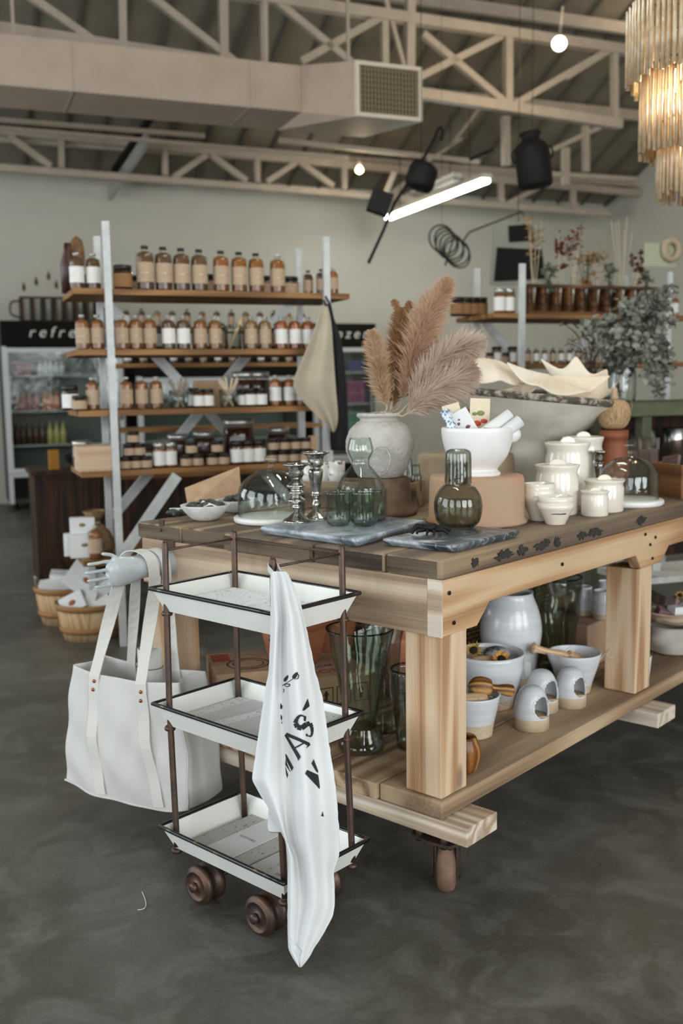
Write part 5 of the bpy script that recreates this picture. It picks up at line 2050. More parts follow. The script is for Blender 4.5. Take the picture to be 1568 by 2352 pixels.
# ------------------------------------------------------------------ left shelving unit
UD = 5.256                                    # front plane in the room frame
ZS = (1.868, 1.562, 1.25, .936)               # shelf tops
X0, X1 = .635, 2.14
UO = room(0, UD, 0)
SH = T('shelving_unit', 'tall open shelving unit of white posts and brown boards full of bottles', 'shelves', UO, G)
PW = .036
for x, y, h in ((.808, 0, 2.2), (1.998, 0, 2.17), (.838, .52, 2.2), (2.02, .52, 2.175)):
    MB().span((x - PW / 2, y - .022, 0), (x + PW / 2, y, h)).build('post', M_wpaint, SH)
for i, z in enumerate(ZS):
    x1 = X1 if i == 0 else 1.95
    MB().span((X0, .002 if i else .0, z - .03), (x1, .48, z)).build('shelf', M_shelf, SH, bevel=.002)
MB().span((.622, .002, .44), (1.95, .6, .47)).build('shelf', M_shelf, SH)
MB().bar((.86, .53, 1.86), (1.98, .53, .62), .055, .02, (0, 1, 0)).build('brace', M_wpaint, SH)
MB().bar((1.98, .555, 1.86), (.86, .555, .62), .055, .02, (0, 1, 0)).build('brace', M_wpaint, SH)
MB().bar((.82, -.045, .5), (1.12, -.045, .9), .055, .02, (0, 1, 0)).build('brace', M_wpaint, SH)
for x in (.7, 1.05):
    MB().span((x - .018, .3, 0), (x + .018, .336, .44)).build('foot', M_wpaint, SH)


def kind_bottle(body, cap, label, h=.235, r=.047):
    o = T('glass_bottle', 'x', 'bottle')
    MB().lathe([(0, .004), (r * .93, .004), (r * .94, h * .72), (r * .75, h * .82), (r * .3, h * .87), (0, h * .87)], seg=18).build('contents', body, o)
    MB().lathe(smooth_prof([(r * .98, 0), (r, .01), (r, h * .74), (r * .82, h * .83), (r * .36, h * .88), (r * .36, h * .95)], 2), seg=20).build('glass', M_bottle, o)
    MB().lathe([(0, h * .93), (r * .42, h * .93), (r * .42, h), (0, h)], seg=14).build('cap', cap, o)
    if label:
        MB().lathe([(r * 1.012, h * .18), (r * 1.012, h * .62)], seg=20).build('paper_label', label, o)
    return Proto(o)


def kind_jar(body, cap, label, h=.075, r=.036, capm=None):
    o = T('glass_jar', 'x', 'jar')
    MB().lathe([(0, .003), (r * .94, .003), (r * .94, h * .76), (0, h * .76)], seg=18).build('contents', body, o)
    MB().lathe([(r * .96, 0), (r, .004), (r, h * .72), (r * .9, h * .8)], seg=20).build('glass', M_bottle, o)
    MB().lathe([(0, h * .8), (r * .95, h * .8), (r * .95, h * .985), (r * .8, h), (0, h)], seg=18).build('lid', cap, o)
    if label:
        MB().lathe([(r * 1.012, h * .12), (r * 1.012, h * .66)], seg=20).build('paper_label', label, o)
    return Proto(o)


K_brn = kind_bottle(M_brown, M_cap, M_kraft)
K_amb = kind_bottle(M_amber, M_cap, M_kraft)
K_amg = kind_bottle(M_amber, M_gcap, M_kraft)
K_bwl = kind_bottle(M_brown, M_gcap, M_wlabel)
K_orw = kind_bottle(M_orange, M_gcap, M_wlabel)
K_tan = kind_bottle(M_tan, M_gcap, M_kraft)
K_dk = kind_bottle(M_dkjar, M_cap, M_kraft)
J_krf = kind_jar(M_dkjar, M_cap, M_kraft)
J_hny = kind_jar(M_honey, M_cap, M_wlabel, .115, .034)
J_red = kind_jar(M_dkjar, M_cap, M_wlabel, .11, .036)
J_tal = kind_jar(M_amber, M_gcap, M_wlabel, .15, .036)
J_big = kind_jar(M_dkjar, M_gcap, None, .16, .06)
J_kft = kind_jar(M_dkjar, M_cap, mat('brown kraft band', '8a6440', .9), .13, .05)


def onshelf(proto, u, d, z, scale, label, group, lift=0):
    x = rx(u, d, z)
    return proto.put(room(x, d, z + lift), label, rnd.uniform(-.3, .3), scale, group)


rnd.seed(77)
Y1 = UD + .09
bs = lambda px, h0=.235: px * 5.35 / F / h0          # wanted height in pixels -> scale
for k, u in enumerate((178, 216)):
    onshelf(K_bwl, u, Y1, ZS[0], bs(79), '%s of the two white labelled bottles at the far left of the top shelf' % ORD[k], 'bottles on the top shelf')
onshelf(J_kft, 283, Y1, ZS[0], bs(55, .13), 'jar with brown kraft band on the top shelf, right of the left post', 'jars on the top shelf')
onshelf(J_krf, 309, Y1 + .2, ZS[0], bs(42, .075), 'small dark jar behind, left of the first tall top shelf bottle', 'jars on the top shelf')
big = [(335, K_brn), (377, K_brn), (418, K_brn), (459, K_brn), (509, K_amb), (550, K_amb), (589, K_amb), (638, K_amg)]
for k, (u, p_) in enumerate(big):
    onshelf(p_, u, Y1 - .02, ZS[0], bs(98 - k * 1.3), '%s of the eight tall kraft labelled bottles on the top shelf, counted from the left' % ORD[k], 'bottles on the top shelf')
for k, u in enumerate((486, 615, 664)):
    onshelf(J_krf, u, Y1 + .22, ZS[0], bs(50, .075), '%s dark jar from the left in the rear row of the top shelf' % ORD[k], 'jars on the top shelf')
for k, (u, p_, y) in enumerate(((708, K_dk, .2), (738, K_dk, .12), (765, K_amg, .04))):
    onshelf(p_, u, UD + y + .02, ZS[0], bs(62), '%s small bottle at the right end of the top shelf, around the right post' % ORD[k], 'bottles on the top shelf')
row2 = [(191, K_amg), (225, K_amg), (281, K_amg), (313, K_amg), (345, K_amg), (388, K_bwl), (422, K_bwl), (461, K_amg), (495, K_amg), (577, K_tan), (609, K_tan), (646, K_orw), (678, K_orw), (707, K_orw)]
for k, (u, p_) in enumerate(row2):
    onshelf(p_, u, Y1 - .03, ZS[1], bs(76), '%s bottle from the left in the front row of the second shelf' % ORD[k], 'bottles on the second shelf')
for k in range(12):
    u = 300 + k * 30 + (k % 3) * 2
    onshelf(K_dk if k % 2 else K_bwl, u, UD + .3, ZS[1], bs(66), '%s bottle from the left in the dim rear row of the second shelf' % ORD[k], 'rear bottles on the second shelf')
row3 = [(214, K_amg), (292, K_amg), (326, K_amg), (360, K_amg), (633, K_orw), (665, K_orw), (692, K_orw)]
for k, (u, p_) in enumerate(row3):
    onshelf(p_, u, Y1 - .03, ZS[2], bs(73), '%s tall bottle from the left in the front row of the third shelf' % ORD[k], 'bottles on the third shelf')
for k, (u, p_, h, y) in enumerate(((163, J_red, 56, 0), (183, J_krf, 34, -.05), (457, J_hny, 43, -.04), (479, J_hny, 43, -.04), (445, J_hny, 46, .06), (576, J_red, 44, -.04), (600, J_red, 44, -.04), (560, J_red, 42, .0))):
    onshelf(p_, u, Y1 + y, ZS[2], bs(h, dict(((J_red, .11), (J_hny, .115))).get(p_, .075)), '%s short dark jar, counted in order along the third shelf' % ORD[k], 'jars on the third shelf')
for k, u in enumerate((562, 592)):
    onshelf(J_big, u, UD + .3, ZS[2], bs(84, .16), ('left' if k == 0 else 'right') + ' big dark preserve jar at the back of the third shelf', 'big jars on the third shelf')


def stickjar(label, u, z, h, n, seed, colr):
    rr = random.Random(seed)
    d = Y1 - .02
    x = rx(u, d, z)
    s = 5.35 / F
    o = T('glass_jar', label, 'jar', room(x, d, z))
    MB().lathe(shell([(h * .3 * s, 0), (h * .32 * s, h * .3 * s), (h * .36 * s, h * .62 * s)], .003), seg=24).build('glass', M_clear, o)
    for k in range(n):
        a = rr.uniform(0, 6.28)
        q = h * .16 * s
        e = V((math.cos(a) * h * .34 * s, math.sin(a) * h * .34 * s, h * s * rr.uniform(.9, 1.05)))
        st_ = MB().tube([V((-q * math.cos(a), -q * math.sin(a), .006)), e], .006, 6).build('wooden_brush', colr, loc=room(x, d, z))
        tag(st_, 'wooden brush standing in the %s jar of brushes on the third shelf' % ('left' if u < 450 else 'right'), 'brush', 'brushes in the %s jar' % ('left' if u < 450 else 'right'))


stickjar('clear jar of wooden brushes on the third shelf, left of the honey jars', 412, ZS[2], 66, 9, 1, mat('grey brush wood', '9a8c7c', .8))
stickjar('clear jar of pale wooden sticks on the third shelf, right of the honey jars', 526, ZS[2], 66, 11, 2, mat('pale stick wood', 'c9b49a', .8))
o = MB().span((-.09, -.002, 0), (.09, .002, .15)).build('kraft_card', M_card, loc=room(rx(482, UD + .25, ZS[2]), UD + .25, ZS[2]), rot=(-.1, 0, G))
tag(o, 'kraft card standing behind the honey jars on the third shelf', 'card')
x = rx(532, Y1, ZS[1])
o = MB().lathe(shell([(.042, 0), (.044, .1), (.05, .13)], .003), seg=24).build('glass_jar', M_clear, loc=room(x, Y1 - .03, ZS[1]))
tag(o, 'empty clear glass jar in the middle of the second shelf', 'jar')
sc_ = MB().tube([V((-.02, 0, .01)), V((.05, .02, .17))], .008, 8).build('wooden_scoop', M_lwood, loc=room(x, Y1 - .03, ZS[1]))
tag(sc_, 'wooden scoop leaning in the empty jar on the second shelf', 'scoop')
# fourth shelf: small jars, stacked
z4 = ZS[3]
low = [288, 313, 336, 428, 454, 488, 513, 623, 649, 674, 699]
for k, u in enumerate(low):
    onshelf(J_krf, u, Y1 - .05, z4, bs(29, .075), '%s small kraft labelled jar from the left in the bottom row of the fourth shelf' % ORD[k], 'small jars on the fourth shelf')
upp = [297, 321, 441, 500, 628, 654, 679, 702]
for k, u in enumerate(upp):
    onshelf(J_krf, u, Y1 - .05, z4, bs(29, .075), '%s small jar from the left stacked on top of the bottom row, fourth shelf' % ORD[k], 'small jars on the fourth shelf', bs(29, .075) * .0755)
onshelf(J_krf, 309, Y1 - .05, z4, bs(28, .075), 'small jar topmost of the left jar pyramid on the fourth shelf', 'small jars on the fourth shelf', bs(29, .075) * .151)
onshelf(J_hny, 344, Y1 + .06, z4, bs(50, .115), 'yellow topped jar behind the left jar pyramid on the fourth shelf', 'small jars on the fourth shelf')
for k, u in enumerate((367, 393, 545, 570, 595)):
    onshelf(J_tal if k < 2 else J_hny, u, Y1 - .05, z4, bs(58, .15 if k < 2 else .115) * (1 if k < 2 else .96), '%s tall white labelled jar from the left on the fourth shelf' % ORD[k], 'tall jars on the fourth shelf')
for k, (u, h) in enumerate(((550, 105), (470, 75), (410, 70), (640, 80), (190, 62))):
    onshelf(J_big, u, UD + .36, z4, bs(h, .16), '%s big dark jar in the rear row of the fourth shelf' % ['fourth', 'third', 'second', 'fifth', 'leftmost'][k], 'big jars on the fourth shelf')
o = MB().span((-.018, 0, 0), (.018, .05, .075)).build('kraft_box', M_card, loc=room(rx(721, UD + .02, z4), UD + .01, z4 + .07), rot=(0, 0, G))
tag(o, 'small upright kraft box at the right end of the fourth shelf', 'box')
o = T('wooden_box', 'pale wooden box at the left end of the fourth shelf', 'box', room(.725, UD, z4), G)
for lo, hi, nm in (((-.1, .0, 0), (.098, .012, .13), 'front_panel'), ((-.1, .212, 0), (.098, .224, .13), 'back_panel'), ((-.1, .012, 0), (-.088, .212, .13), 'side_panel'), ((.086, .012, 0), (.098, .212, .13), 'side_panel'), ((-.088, .012, 0), (.086, .212, .01), 'bottom')):
    MB().span(lo, hi).build(nm, M_boxwood, o, bevel=.001)
# aprons hung from the front right post
HK = room(2.02, UD - .05, 1.80)
ap = T('hanging_apron', 'beige cotton apron hanging from the right post of the shelving unit', 'apron', HK)


def hung(o, outline, d, mt, nm, amp):
    rows = []
    for v0, a, b in outline:
        row = []
        for k in range(13):
            t = k / 12
            row.append(pl(a + (b - a) * t, v0 + (0 if not callable(amp) else 0), d + .018 * math.sin(t * 9 + v0 * .006) * min(1, (v0 - 690) / 120)) - o.location)
        rows.append(row)
    return MB().grid(rows).build(nm, mt, o, solid=.003, sub=1)


hung(ap, [(700, 738, 752), (740, 728, 762), (790, 708, 764), (840, 688, 768), (885, 664, 771), (920, 692, 774), (950, 722, 777), (975, 748, 775), (994, 762, 768)], UD - .09, mat('beige apron cloth', 'b9ad98', .95, c2='aca08c', sc=6, bump=.2, bsc=200), 'cloth', 0)
MB().tube([pl(744, 690, UD - .06) - HK, pl(748, 704, UD - .09) - HK], .006, 6).build('neck_loop', M_ink, ap)
ak = T('hanging_apron', 'black apron hanging behind the beige one on the right post', 'apron', HK + V((0, 0, 0)))
M_blk = mat('black apron cloth', '141414', .95, c2='1c1c1d', sc=6)
hung(ak, [(696, 744, 754), (735, 746, 768), (780, 748, 786), (840, 752, 792), (920, 755, 798), (985, 757, 800), (1036, 758, 801)], UD - .045, M_blk, 'cloth', 0)
MB().tube([pl(747, 680, UD - .04) - HK, pl(758, 700, UD - .05) - HK, pl(766, 740, UD - .05) - HK], .006, 6).build('neck_loop', M_blk, ak)

# bottom left shelf: boxes and a mesh bag
z5 = .47
for k, (u, v, w_, h, y) in enumerate(((178, 1246, .135, .12, .22), (196, 1247, .15, .125, .14), (190, 1196, .13, .085, .18))):
    x = rx(u, UD + y, z5 + (.125 if k == 2 else 0))
    o = T('gift_box', ('white gift box at the rear left of the bottom shelf', 'white gift box with printed sprig in front on the bottom shelf', 'white gift box stacked on top of the others on the bottom shelf')[k], 'box', room(x, UD + y, z5 + (.125 if k == 2 else 0)), G - .15)
    MB().span((-w_ / 2, -.03, 0), (w_ / 2, .03, h)).build('box', M_paper, o, bevel=.002)
    MB().lathe([(0, 0), (.018, 0), (.018, .0005), (0, .0005)], (0, -.03, h * .55), 10, Matrix.Rotation(math.pi / 2, 3, 'X'), sy=.6).build('sprig_print', mat('sprig print', '8a7a58', .9) if 'sprig print' not in bpy.data.materials else bpy.data.materials['sprig print'], o)
x = rx(221, UD + .06, z5)
jb = K_amg.put(room(x, UD + .06, z5), 'bottle of amber grains standing in front of the burlap bag on the bottom shelf', 0, .75, 'bottles on the bottom shelf')
o = T('burlap_bag', 'brown burlap bag tied at the top behind the bottle on the bottom shelf', 'bag', room(x + .02, UD + .2, z5))
MB().lathe([(0, 0)] + smooth_prof([(.07, 0), (.095, .04), (.09, .1), (.05, .155), (.022, .175), (.045, .21), (.06, .24)], 4), seg=30, wob=.12).build('sack', mat('burlap', '8b7350', .95, c2='75603f', sc=60, bump=.6, bsc=200), o)
MB().tube([V((.026 * math.cos(t), .026 * math.sin(t), .175)) for t in [k * math.pi / 8 for k in range(16)]], .004, 6, closed=True).build('tie', M_raf, o)

# chip baskets of white boxes on the floor
M_basket = wood('basket slats', ('a8855c', 'c2a077', 'cfb18b'), 2, .8, 2, 0, .1)
M_band = mat('basket band', '9a6f42', .8)


def basket(label, loc, r, h):
    o = T('chip_basket', label, 'basket', loc)
    pr = [(r * .82, 0), (r * .93, h * .5), (r, h)]
    MB().lathe(shell(pr, .004), seg=44, wob=.012).build('slats', M_basket, o)
    for z, rr_ in ((h * .3, r * .885), (h * .93, r * .99)):
        MB().lathe([(rr_ + .004, z - .016), (rr_ + .008, z), (rr_ + .004 + .005, z + .018)], seg=44).build('hoop', M_band, o, solid=.003)
    return o


ba = basket('round chip basket of white boxes in front, on the floor at the left', V((-1.40, 5.40, 0)), .178, .2)
bb = basket('round chip basket behind the front one on the floor at the left', V((-1.63, 5.78, 0)), .18, .22)
MB().tube(cat([V((-.18, 0, .21)), V((-.186, 0, .27)), V((-.17, 0, .25))], 4), .003, 6).build('wire_handle', M_gcap, bb)
bxs = [((-.03, .07, .30), (.22, .05, .17), (-.3, .62, .1), 'large white box standing tilted in the front chip basket', 1), ((.06, .0, .25), (.22, .05, .06), (.1, -.55, .2), 'long white box lying across the front chip basket', 0),
       ((-.07, -.06, .2), (.14, .05, .1), (-.4, -.45, 0), 'white box with printed flower at the front left of the front chip basket', 1), ((.015, -.05, .20), (.06, .04, .13), (-.3, .25, 0), 'narrow upright white box in the middle of the front chip basket', 0),
       ((.09, -.05, .19), (.1, .05, .07), (-.3, -.5, .1), 'small white box at the right of the front chip basket', 0), ((.10, .04, .2), (.12, .05, .08), (.2, -.7, .3), 'white box at the rear right of the front chip basket', 0)]
for (x, y, z), sz, ro, lab, pr in bxs:
    o = T('gift_box', lab, 'box', ba.location + V((x, y, z)))
    o.rotation_euler = ro
    MB().box((0, 0, 0), sz).build('box', M_paper, o, bevel=.002)
    if pr:
        MB().lathe([(0, 0), (.022, 0), (.022, .0006), (0, .0006)], (0, -sz[1] / 2, 0), 10, Matrix.Rotation(math.pi / 2, 3, 'X'), sy=.7).build('flower_print', mat('rust flower print', '9a5a34', .9) if 'rust flower print' not in bpy.data.materials else bpy.data.materials['rust flower print'], o)
for k, (x, y, z, ry) in enumerate(((-.04, -.05, .23, -.08), (.0, .04, .26, .1))):
    o = MB().box((0, 0, 0), (.2, .12, .045)).build('gift_box', M_paper, loc=bb.location + V((x, y, z)), rot=(.1, ry, .2), bevel=.002)
    tag(o, ('lower' if k == 0 else 'upper') + ' flat white box in the rear chip basket', 'box')

# dark cabinet behind the unit
CB = T('dark_cabinet', 'dark stained wooden cabinet behind the shelving unit on the left', 'cabinet', room(.55, 7.3, 0), G)
MB().span((0, 0, .0), (1.6, .5, .76)).build('carcass', M_dark, CB, bevel=.004)
MB().span((-.02, -.02, .76), (1.62, .52, .79)).build('cabinet_top', M_dark, CB)
for k in range(3):
    d_ = MB().span((.05 + k * .52, -.015, .06), (.51 + k * .52, -.001, .72)).build('door', M_dark, CB, bevel=.003)
    MB().span((.11 + k * .52, -.024, .12), (.45 + k * .52, -.016, .66)).build('panel', M_dark, d_, bevel=.004)

# rear rack that shows between the bottles
RK = T('shelving_unit', 'dim shelving rack standing behind the front shelving unit', 'shelves', room(0, 6.5, 0), G)
for x in (1.0, 2.45):
    MB().span((x - .02, 0, 0), (x + .02, .03, 1.95)).build('post', M_wpaint, RK)
for z in (1.755, 1.52, 1.1, .8):
    MB().span((1.02, 0, z - .025), (2.43, .35, z)).build('shelf', M_shelf, RK)
k = 0
for z in (1.755, 1.52):
    for i in range(13):
        x = 1.12 + i * .1
        K_t = (K_bwl, K_dk, K_tan)[i % 3]
        K_t.put(room(x, 6.58, z), '%s small bottle from the left on the %s shelf of the rear rack' % (ORD[i], 'upper' if z > 1.6 else 'lower'), 0, .5, 'bottles on the rear rack')

# ------------------------------------------------------------------ glass door coolers at the back wall
M_fr = mat('cooler white frame', 'c3c5c4', .4)
M_frd = mat('cooler dark sign', '13110d', .8, spec=.15)
M_fin = mat('cooler lining', '7d857f', .6)


def cooler(label, x0, x1, word, lit, H_=2.13):
    y = 11.82
    o = T('glass_door_cooler', label, 'cooler', room(x0, y, 0), G)
    w_ = x1 - x0
    sh_ = MB()
    sh_.span((0, .02, .08), (.04, .75, H_)).span((w_ - .04, .02, .08), (w_, .75, H_)).span((.04, .71, .08), (w_ - .04, .75, H_)).span((.04, .02, H_ - .04), (w_ - .04, .71, H_)).span((.04, .02, .08), (w_ - .04, .71, .42))
    sh_.build('cabinet_shell', mat('cooler shell', '2b2a27', .5) if 'cooler shell' not in bpy.data.materials else bpy.data.materials['cooler shell'], o)
    MB().span((.045, .66, .43), (w_ - .045, .705, H_ - .3)).build('lining', M_fin, o)
    sg = MB().span((0, -.03, H_ - .28), (w_, .02, H_)).build('sign', M_frd, o)
    if word:
        text('sign_lettering', word, .17, mat('sign white', 'd9d7cf', .6) if 'sign white' not in bpy.data.materials else bpy.data.materials['sign white'], sg, Matrix.Translation((w_ * .5, -.032, H_ - .13)) @ Matrix.Rotation(math.pi / 2, 4, 'X'), .002, .25, 1.5)
    MB().span((.05, .0, .14), (w_ - .05, .018, .38)).build('kick_grille', M_frd, o)
    nd = 1
    for k in range(nd):
        a, b = w_ * k / nd + .012, w_ * (k + 1) / nd - .012
        d_ = MB()
        z0, z1 = .43, H_ - .3
        d_.span((a, -.03, z0), (a + .05, .015, z1)).span((b - .05, -.03, z0), (b, .015, z1)).span((a + .05, -.03, z0), (b - .05, .015, z0 + .05)).span((a + .05, -.03, z1 - .05), (b - .05, .015, z1))
        dd = d_.build('door', M_fr, o)
        MB().span((a + .051, -.01, z0 + .051), (b - .051, -.004, z1 - .051)).build('pane', M_clear, dd)
        MB().span((b - .04, -.06, 1.0), (b - .025, -.032, 1.4)).build('handle', M_frd, dd)
    for x in (0.0, w_ - .05):
        MB().span((x, -.012, .08), (x + .05, .019, H_ - .28)).build('jamb', M_fr, o)
    MB().span((.05, -.01, .38), (w_ - .05, .019, .43)).build('sill', M_fr, o)
    for x in (.08, w_ - .08):
        for yy in (.12, .62):
            MB().lathe([(0, -.02), (.04, -.02), (.04, .02), (0, .02)], (x, yy, .04), 16, Matrix.Rotation(math.pi / 2, 3, 'Y')).build('wheel', M_frd, o)
    for z in (.74, 1.13) if H_ < 2 else (.74, 1.13, 1.53):
        MB().span((.045, .06, z - .02), (w_ - .045, .65, z)).build('wire_shelf', mat('cooler shelf', 'aab0ab', .5) if 'cooler shelf' not in bpy.data.materials else bpy.data.materials['cooler shelf'], o)
    return o


f1 = cooler('white framed glass door cooler with dark refresh sign, at the far left', .62, 1.95, 'refresh', 1)
f3 = cooler('low dark cooler between the two signed coolers, seen through the shelves', 2.1, 4.15, '', 1, 1.78)
f2 = cooler('white framed glass door freezer with dark sign, behind the pampas grass', 4.3, 5.15, 'frozen', 1)


def drink(body, cap, h, r, neck):
    o = T('drink_bottle', 'x', 'bottle')
    pr = [(0, 0), (r, 0), (r, h * .55), (r * .45 if neck else r, h * .78 if neck else h * .92), (r * .4 if neck else r * .9, h * .93), (0, h * .93)]
    MB().lathe(pr, seg=14).build('bottle', body, o)
    MB().lathe([(0, h * .93), (r * (.45 if neck else .9), h * .93), (r * (.45 if neck else .85), h), (0, h)], seg=12).build('cap', cap, o)
    return Proto(o)


rnd.seed(2)
D_red = drink(mat('red can', '8c3a34', .4), M_gcap, .15, .035, False)
D_wht = drink(mat('white bottle', 'c5cbc4', .4), mat('green cap', '4a6a48', .5), .17, .03, True)
D_pnk = drink(mat('pink drink', 'b07a7a', .3), M_gcap, .22, .035, True)
D_org = drink(mat('orange drink', 'c9743a', .3), M_gcap, .22, .035, True)
D_drk = drink(mat('dark drink', '5c4238', .3), M_gcap, .25, .036, True)
D_yel = drink(mat('yellow drink', 'c3b878', .3), M_gcap, .25, .036, True)
for z, items in ((1.53, [(D_red, (72, 84, 96, 108)), (D_wht, (92 + 2, 106 + 2, 118, 131, 143))]), (1.13, [(D_pnk, (42, 55, 70, 84)), (D_org, (106, 119, 132))]), (.74, [(D_drk, (41, 55, 70, 85, 100)), (D_yel, (117, 132, 147))])):
    if z == 1.53:
        items = [(D_red, (38, 47, 56, 65)), (D_wht, (93, 106, 118, 131, 143))]
    nm = {1.53: 'upper', 1.13: 'middle', .74: 'lower'}[z]
    for p_, us in items:
        for k, u in enumerate(us):
            col = {D_red: 'red can', D_wht: 'white bottle', D_pnk: 'pink drink bottle', D_org: 'orange drink bottle', D_drk: 'dark drink bottle', D_yel: 'pale yellow drink bottle'}[p_]
            p_.put(room(rx(u, 11.98, z), 11.98, z), '%s %s from the left on the %s shelf of the refresh cooler' % (ORD[k], col, nm), 0, 1, 'drinks in the left cooler')
M_t = [mat('violet tub', '5a5a9a', .5), mat('pink tub', 'b0568a', .5), mat('mint tub', '7fae96', .5)]
for z, mt, nm, col in ((1.13, M_t[1], 'middle', 'pink'), (1.53, M_t[0], 'upper', 'violet'), (.74, M_t[2], 'lower', 'mint')):
    tp_ = None
    for k, u in enumerate((806, 818, 830)):
        for j in range(2 if z < 1.2 else 1):
            o = MB().lathe([(0, 0), (.048, 0), (.058, .12), (.062, .122), (.062, .14), (0, .14)], seg=16).build('ice_cream_tub', mt)
            o.location = room(rx(u, 11.98, z), 11.98, z + .141 * j)
            tag(o, '%s %s tub from the left, %s, on the %s shelf of the freezer' % (ORD[k], col, 'stacked on top' if j else 'standing below', nm), 'tub', 'tubs in the freezer')
# crate of glass bottles with dried stems on top of the left cooler
RA = T('bottle_rack', 'dark wooden rack with handle on top of the left cooler', 'rack', room(.86, 11.95, 2.13), G)
MB().span((0, 0, 0), (1.0, .3, .02)).build('bottom', M_dark, RA)
for i in range(9):
    MB().span((i * .12, 0, .02), (i * .12 + .035, .3, .27)).build('slat', M_dark, RA)
MB().span((0, .1, .27), (1.0, .2, .29)).build('top_rail', M_dark, RA)
MB().tube(cat([V((0, .15, .24)), V((-.09, .15, .22)), V((-.1, .15, .1)), V((0, .15, .05))], 5), .012, 8).build('handle', M_rust, RA)
for i in range(8):
    o = T('bud_vase', '%s stemmed glass tube from the left, on the left cooler' % ORD[i], 'vase', room(.86 + .077 + i * .12 * 1.0, 11.95, 2.15) + RY * .15, 0, 'glass tubes on the left cooler')
    MB().lathe([(0, 0), (.028, 0), (.028, .2), (.02, .24)], seg=14).build('tube', M_clear, o)
    hh = .35 + .16 * ((i * 7) % 5) / 5
    MB().tube([V((0, 0, .02)), V((.02 * (i % 3 - 1), 0, hh))], .004, 5).build('stem', M_raf, o)
    MB().lathe(smooth_prof([(.0005, 0), (.022, .05), (.0005, .12)], 4), (.02 * (i % 3 - 1), 0, hh - .03), 10).build('seed_head', mat('dark seed', '4a3a28', .9) if 'dark seed' not in bpy.data.materials else bpy.data.materials['dark seed'], o)
# dried cone and brown bottle behind the first top shelf bottles
o = MB().lathe(smooth_prof([(.0005, 0), (.03, .02), (.042, .1), (.03, .18), (.0005, .21)], 5), seg=20, wob=.06).build('dried_pod', mat('brown dried pod', '5f4630', .95, c2='7a5a38', sc=40, bump=.6), loc=room(rx(181, UD + .36, ZS[0]), UD + .36, ZS[0] + .10))
tag(o, 'brown dried seed pod above the leftmost bottles of the top shelf', 'dried pod')
o = MB().lathe([(0, 0), (.045, 0), (.045, .1), (.03, .11), (0, .11)], seg=18).build('wooden_pot', M_dark, loc=room(rx(181, UD + .36, ZS[0]), UD + .36, ZS[0]))
tag(o, 'dark wooden pot holding the dried seed pod on the top shelf', 'pot')
o = MB().lathe([(0, 0), (.04, 0), (.042, .15), (.02, .22), (.018, .26), (0, .26)], seg=20).build('brown_bottle', M_dkjar, loc=room(rx(160, UD + .3, ZS[0]), UD + .3, ZS[0]))
tag(o, 'dark brown bottle at the left rear corner of the top shelf', 'bottle')

# ------------------------------------------------------------------ right shelving unit
VD = 5.5
ZR2 = (1.792, 1.482, 1.19)
S2U = T('shelving_unit', 'open shelving unit with white posts at the right, behind the planter', 'shelves', room(0, VD, 0), G)
for x, y, h in ((3.40, 0, 2.095), (4.535, 0, 2.075), (3.36, .5, 2.12), (4.56, .5, 2.1)):
    MB().span((x - .02, y - .022, 0), (x + .018, y, h)).build('post', M_wpaint, S2U)
for z in ZR2:
    MB().span((3.205 if z > 1.7 else 3.25, .002, z - .03), (4.75, .5, z)).build('shelf', M_shelf, S2U, bevel=.002)
for z in (.8, .4):
    MB().span((3.25, .002, z - .03), (4.75, .5, z)).build('shelf', M_shelf, S2U)
MB().bar((3.38, .56, 1.86), (4.5, .56, .7), .05, .02, (0, 1, 0)).build('brace', M_wpaint, S2U)
MB().bar((4.5, .58, 1.86), (3.38, .58, .7), .05, .02, (0, 1, 0)).build('brace', M_wpaint, S2U)
rnd.seed(31)
for k, u in enumerate((1050, 1068, 1086, 1103)):
    J_kft.put(room(rx(u, VD + .34, ZR2[0]), VD + .34, ZR2[0]), '%s dark red jar from the left on the top shelf of the right unit' % ORD[k], 0, .95, 'dark jars on the right unit')
for k, u in enumerate((1147, 1169)):
    J_tal.put(room(rx(u, VD + .08, ZR2[0]), VD + .08, ZR2[0]), ('left' if k == 0 else 'right') + ' tall amber jar between the two left posts of the right unit', 0, 1.05, 'tall jars on the right unit')
for k in range(7):
    u = 1212 + k * 19
    (K_bwl if k % 3 else K_dk).put(room(rx(u, VD + .1, ZR2[1]), VD + .1, ZR2[1]), '%s small bottle from the left on the middle shelf of the right unit' % ORD[k], 0, .42, 'small bottles on the right unit')
for k in range(8):
    u = 1050 + k * 18
    (J_krf, J_hny)[k % 2].put(room(rx(u, VD + .3, ZR2[1]), VD + .3, ZR2[1]), '%s dark jar from the left at the rear of the middle shelf, right unit' % ORD[k], 0, 1, 'rear jars on the right unit')
for k in range(9):
    u = 1215 + k * 22
    (J_red, J_big, J_krf)[k % 3].put(room(rx(u, VD + .15, ZR2[2]), VD + .15, ZR2[2]), '%s dark jar from the left on the lower shelf of the right unit' % ORD[k], 0, .9, 'lower jars on the right unit')
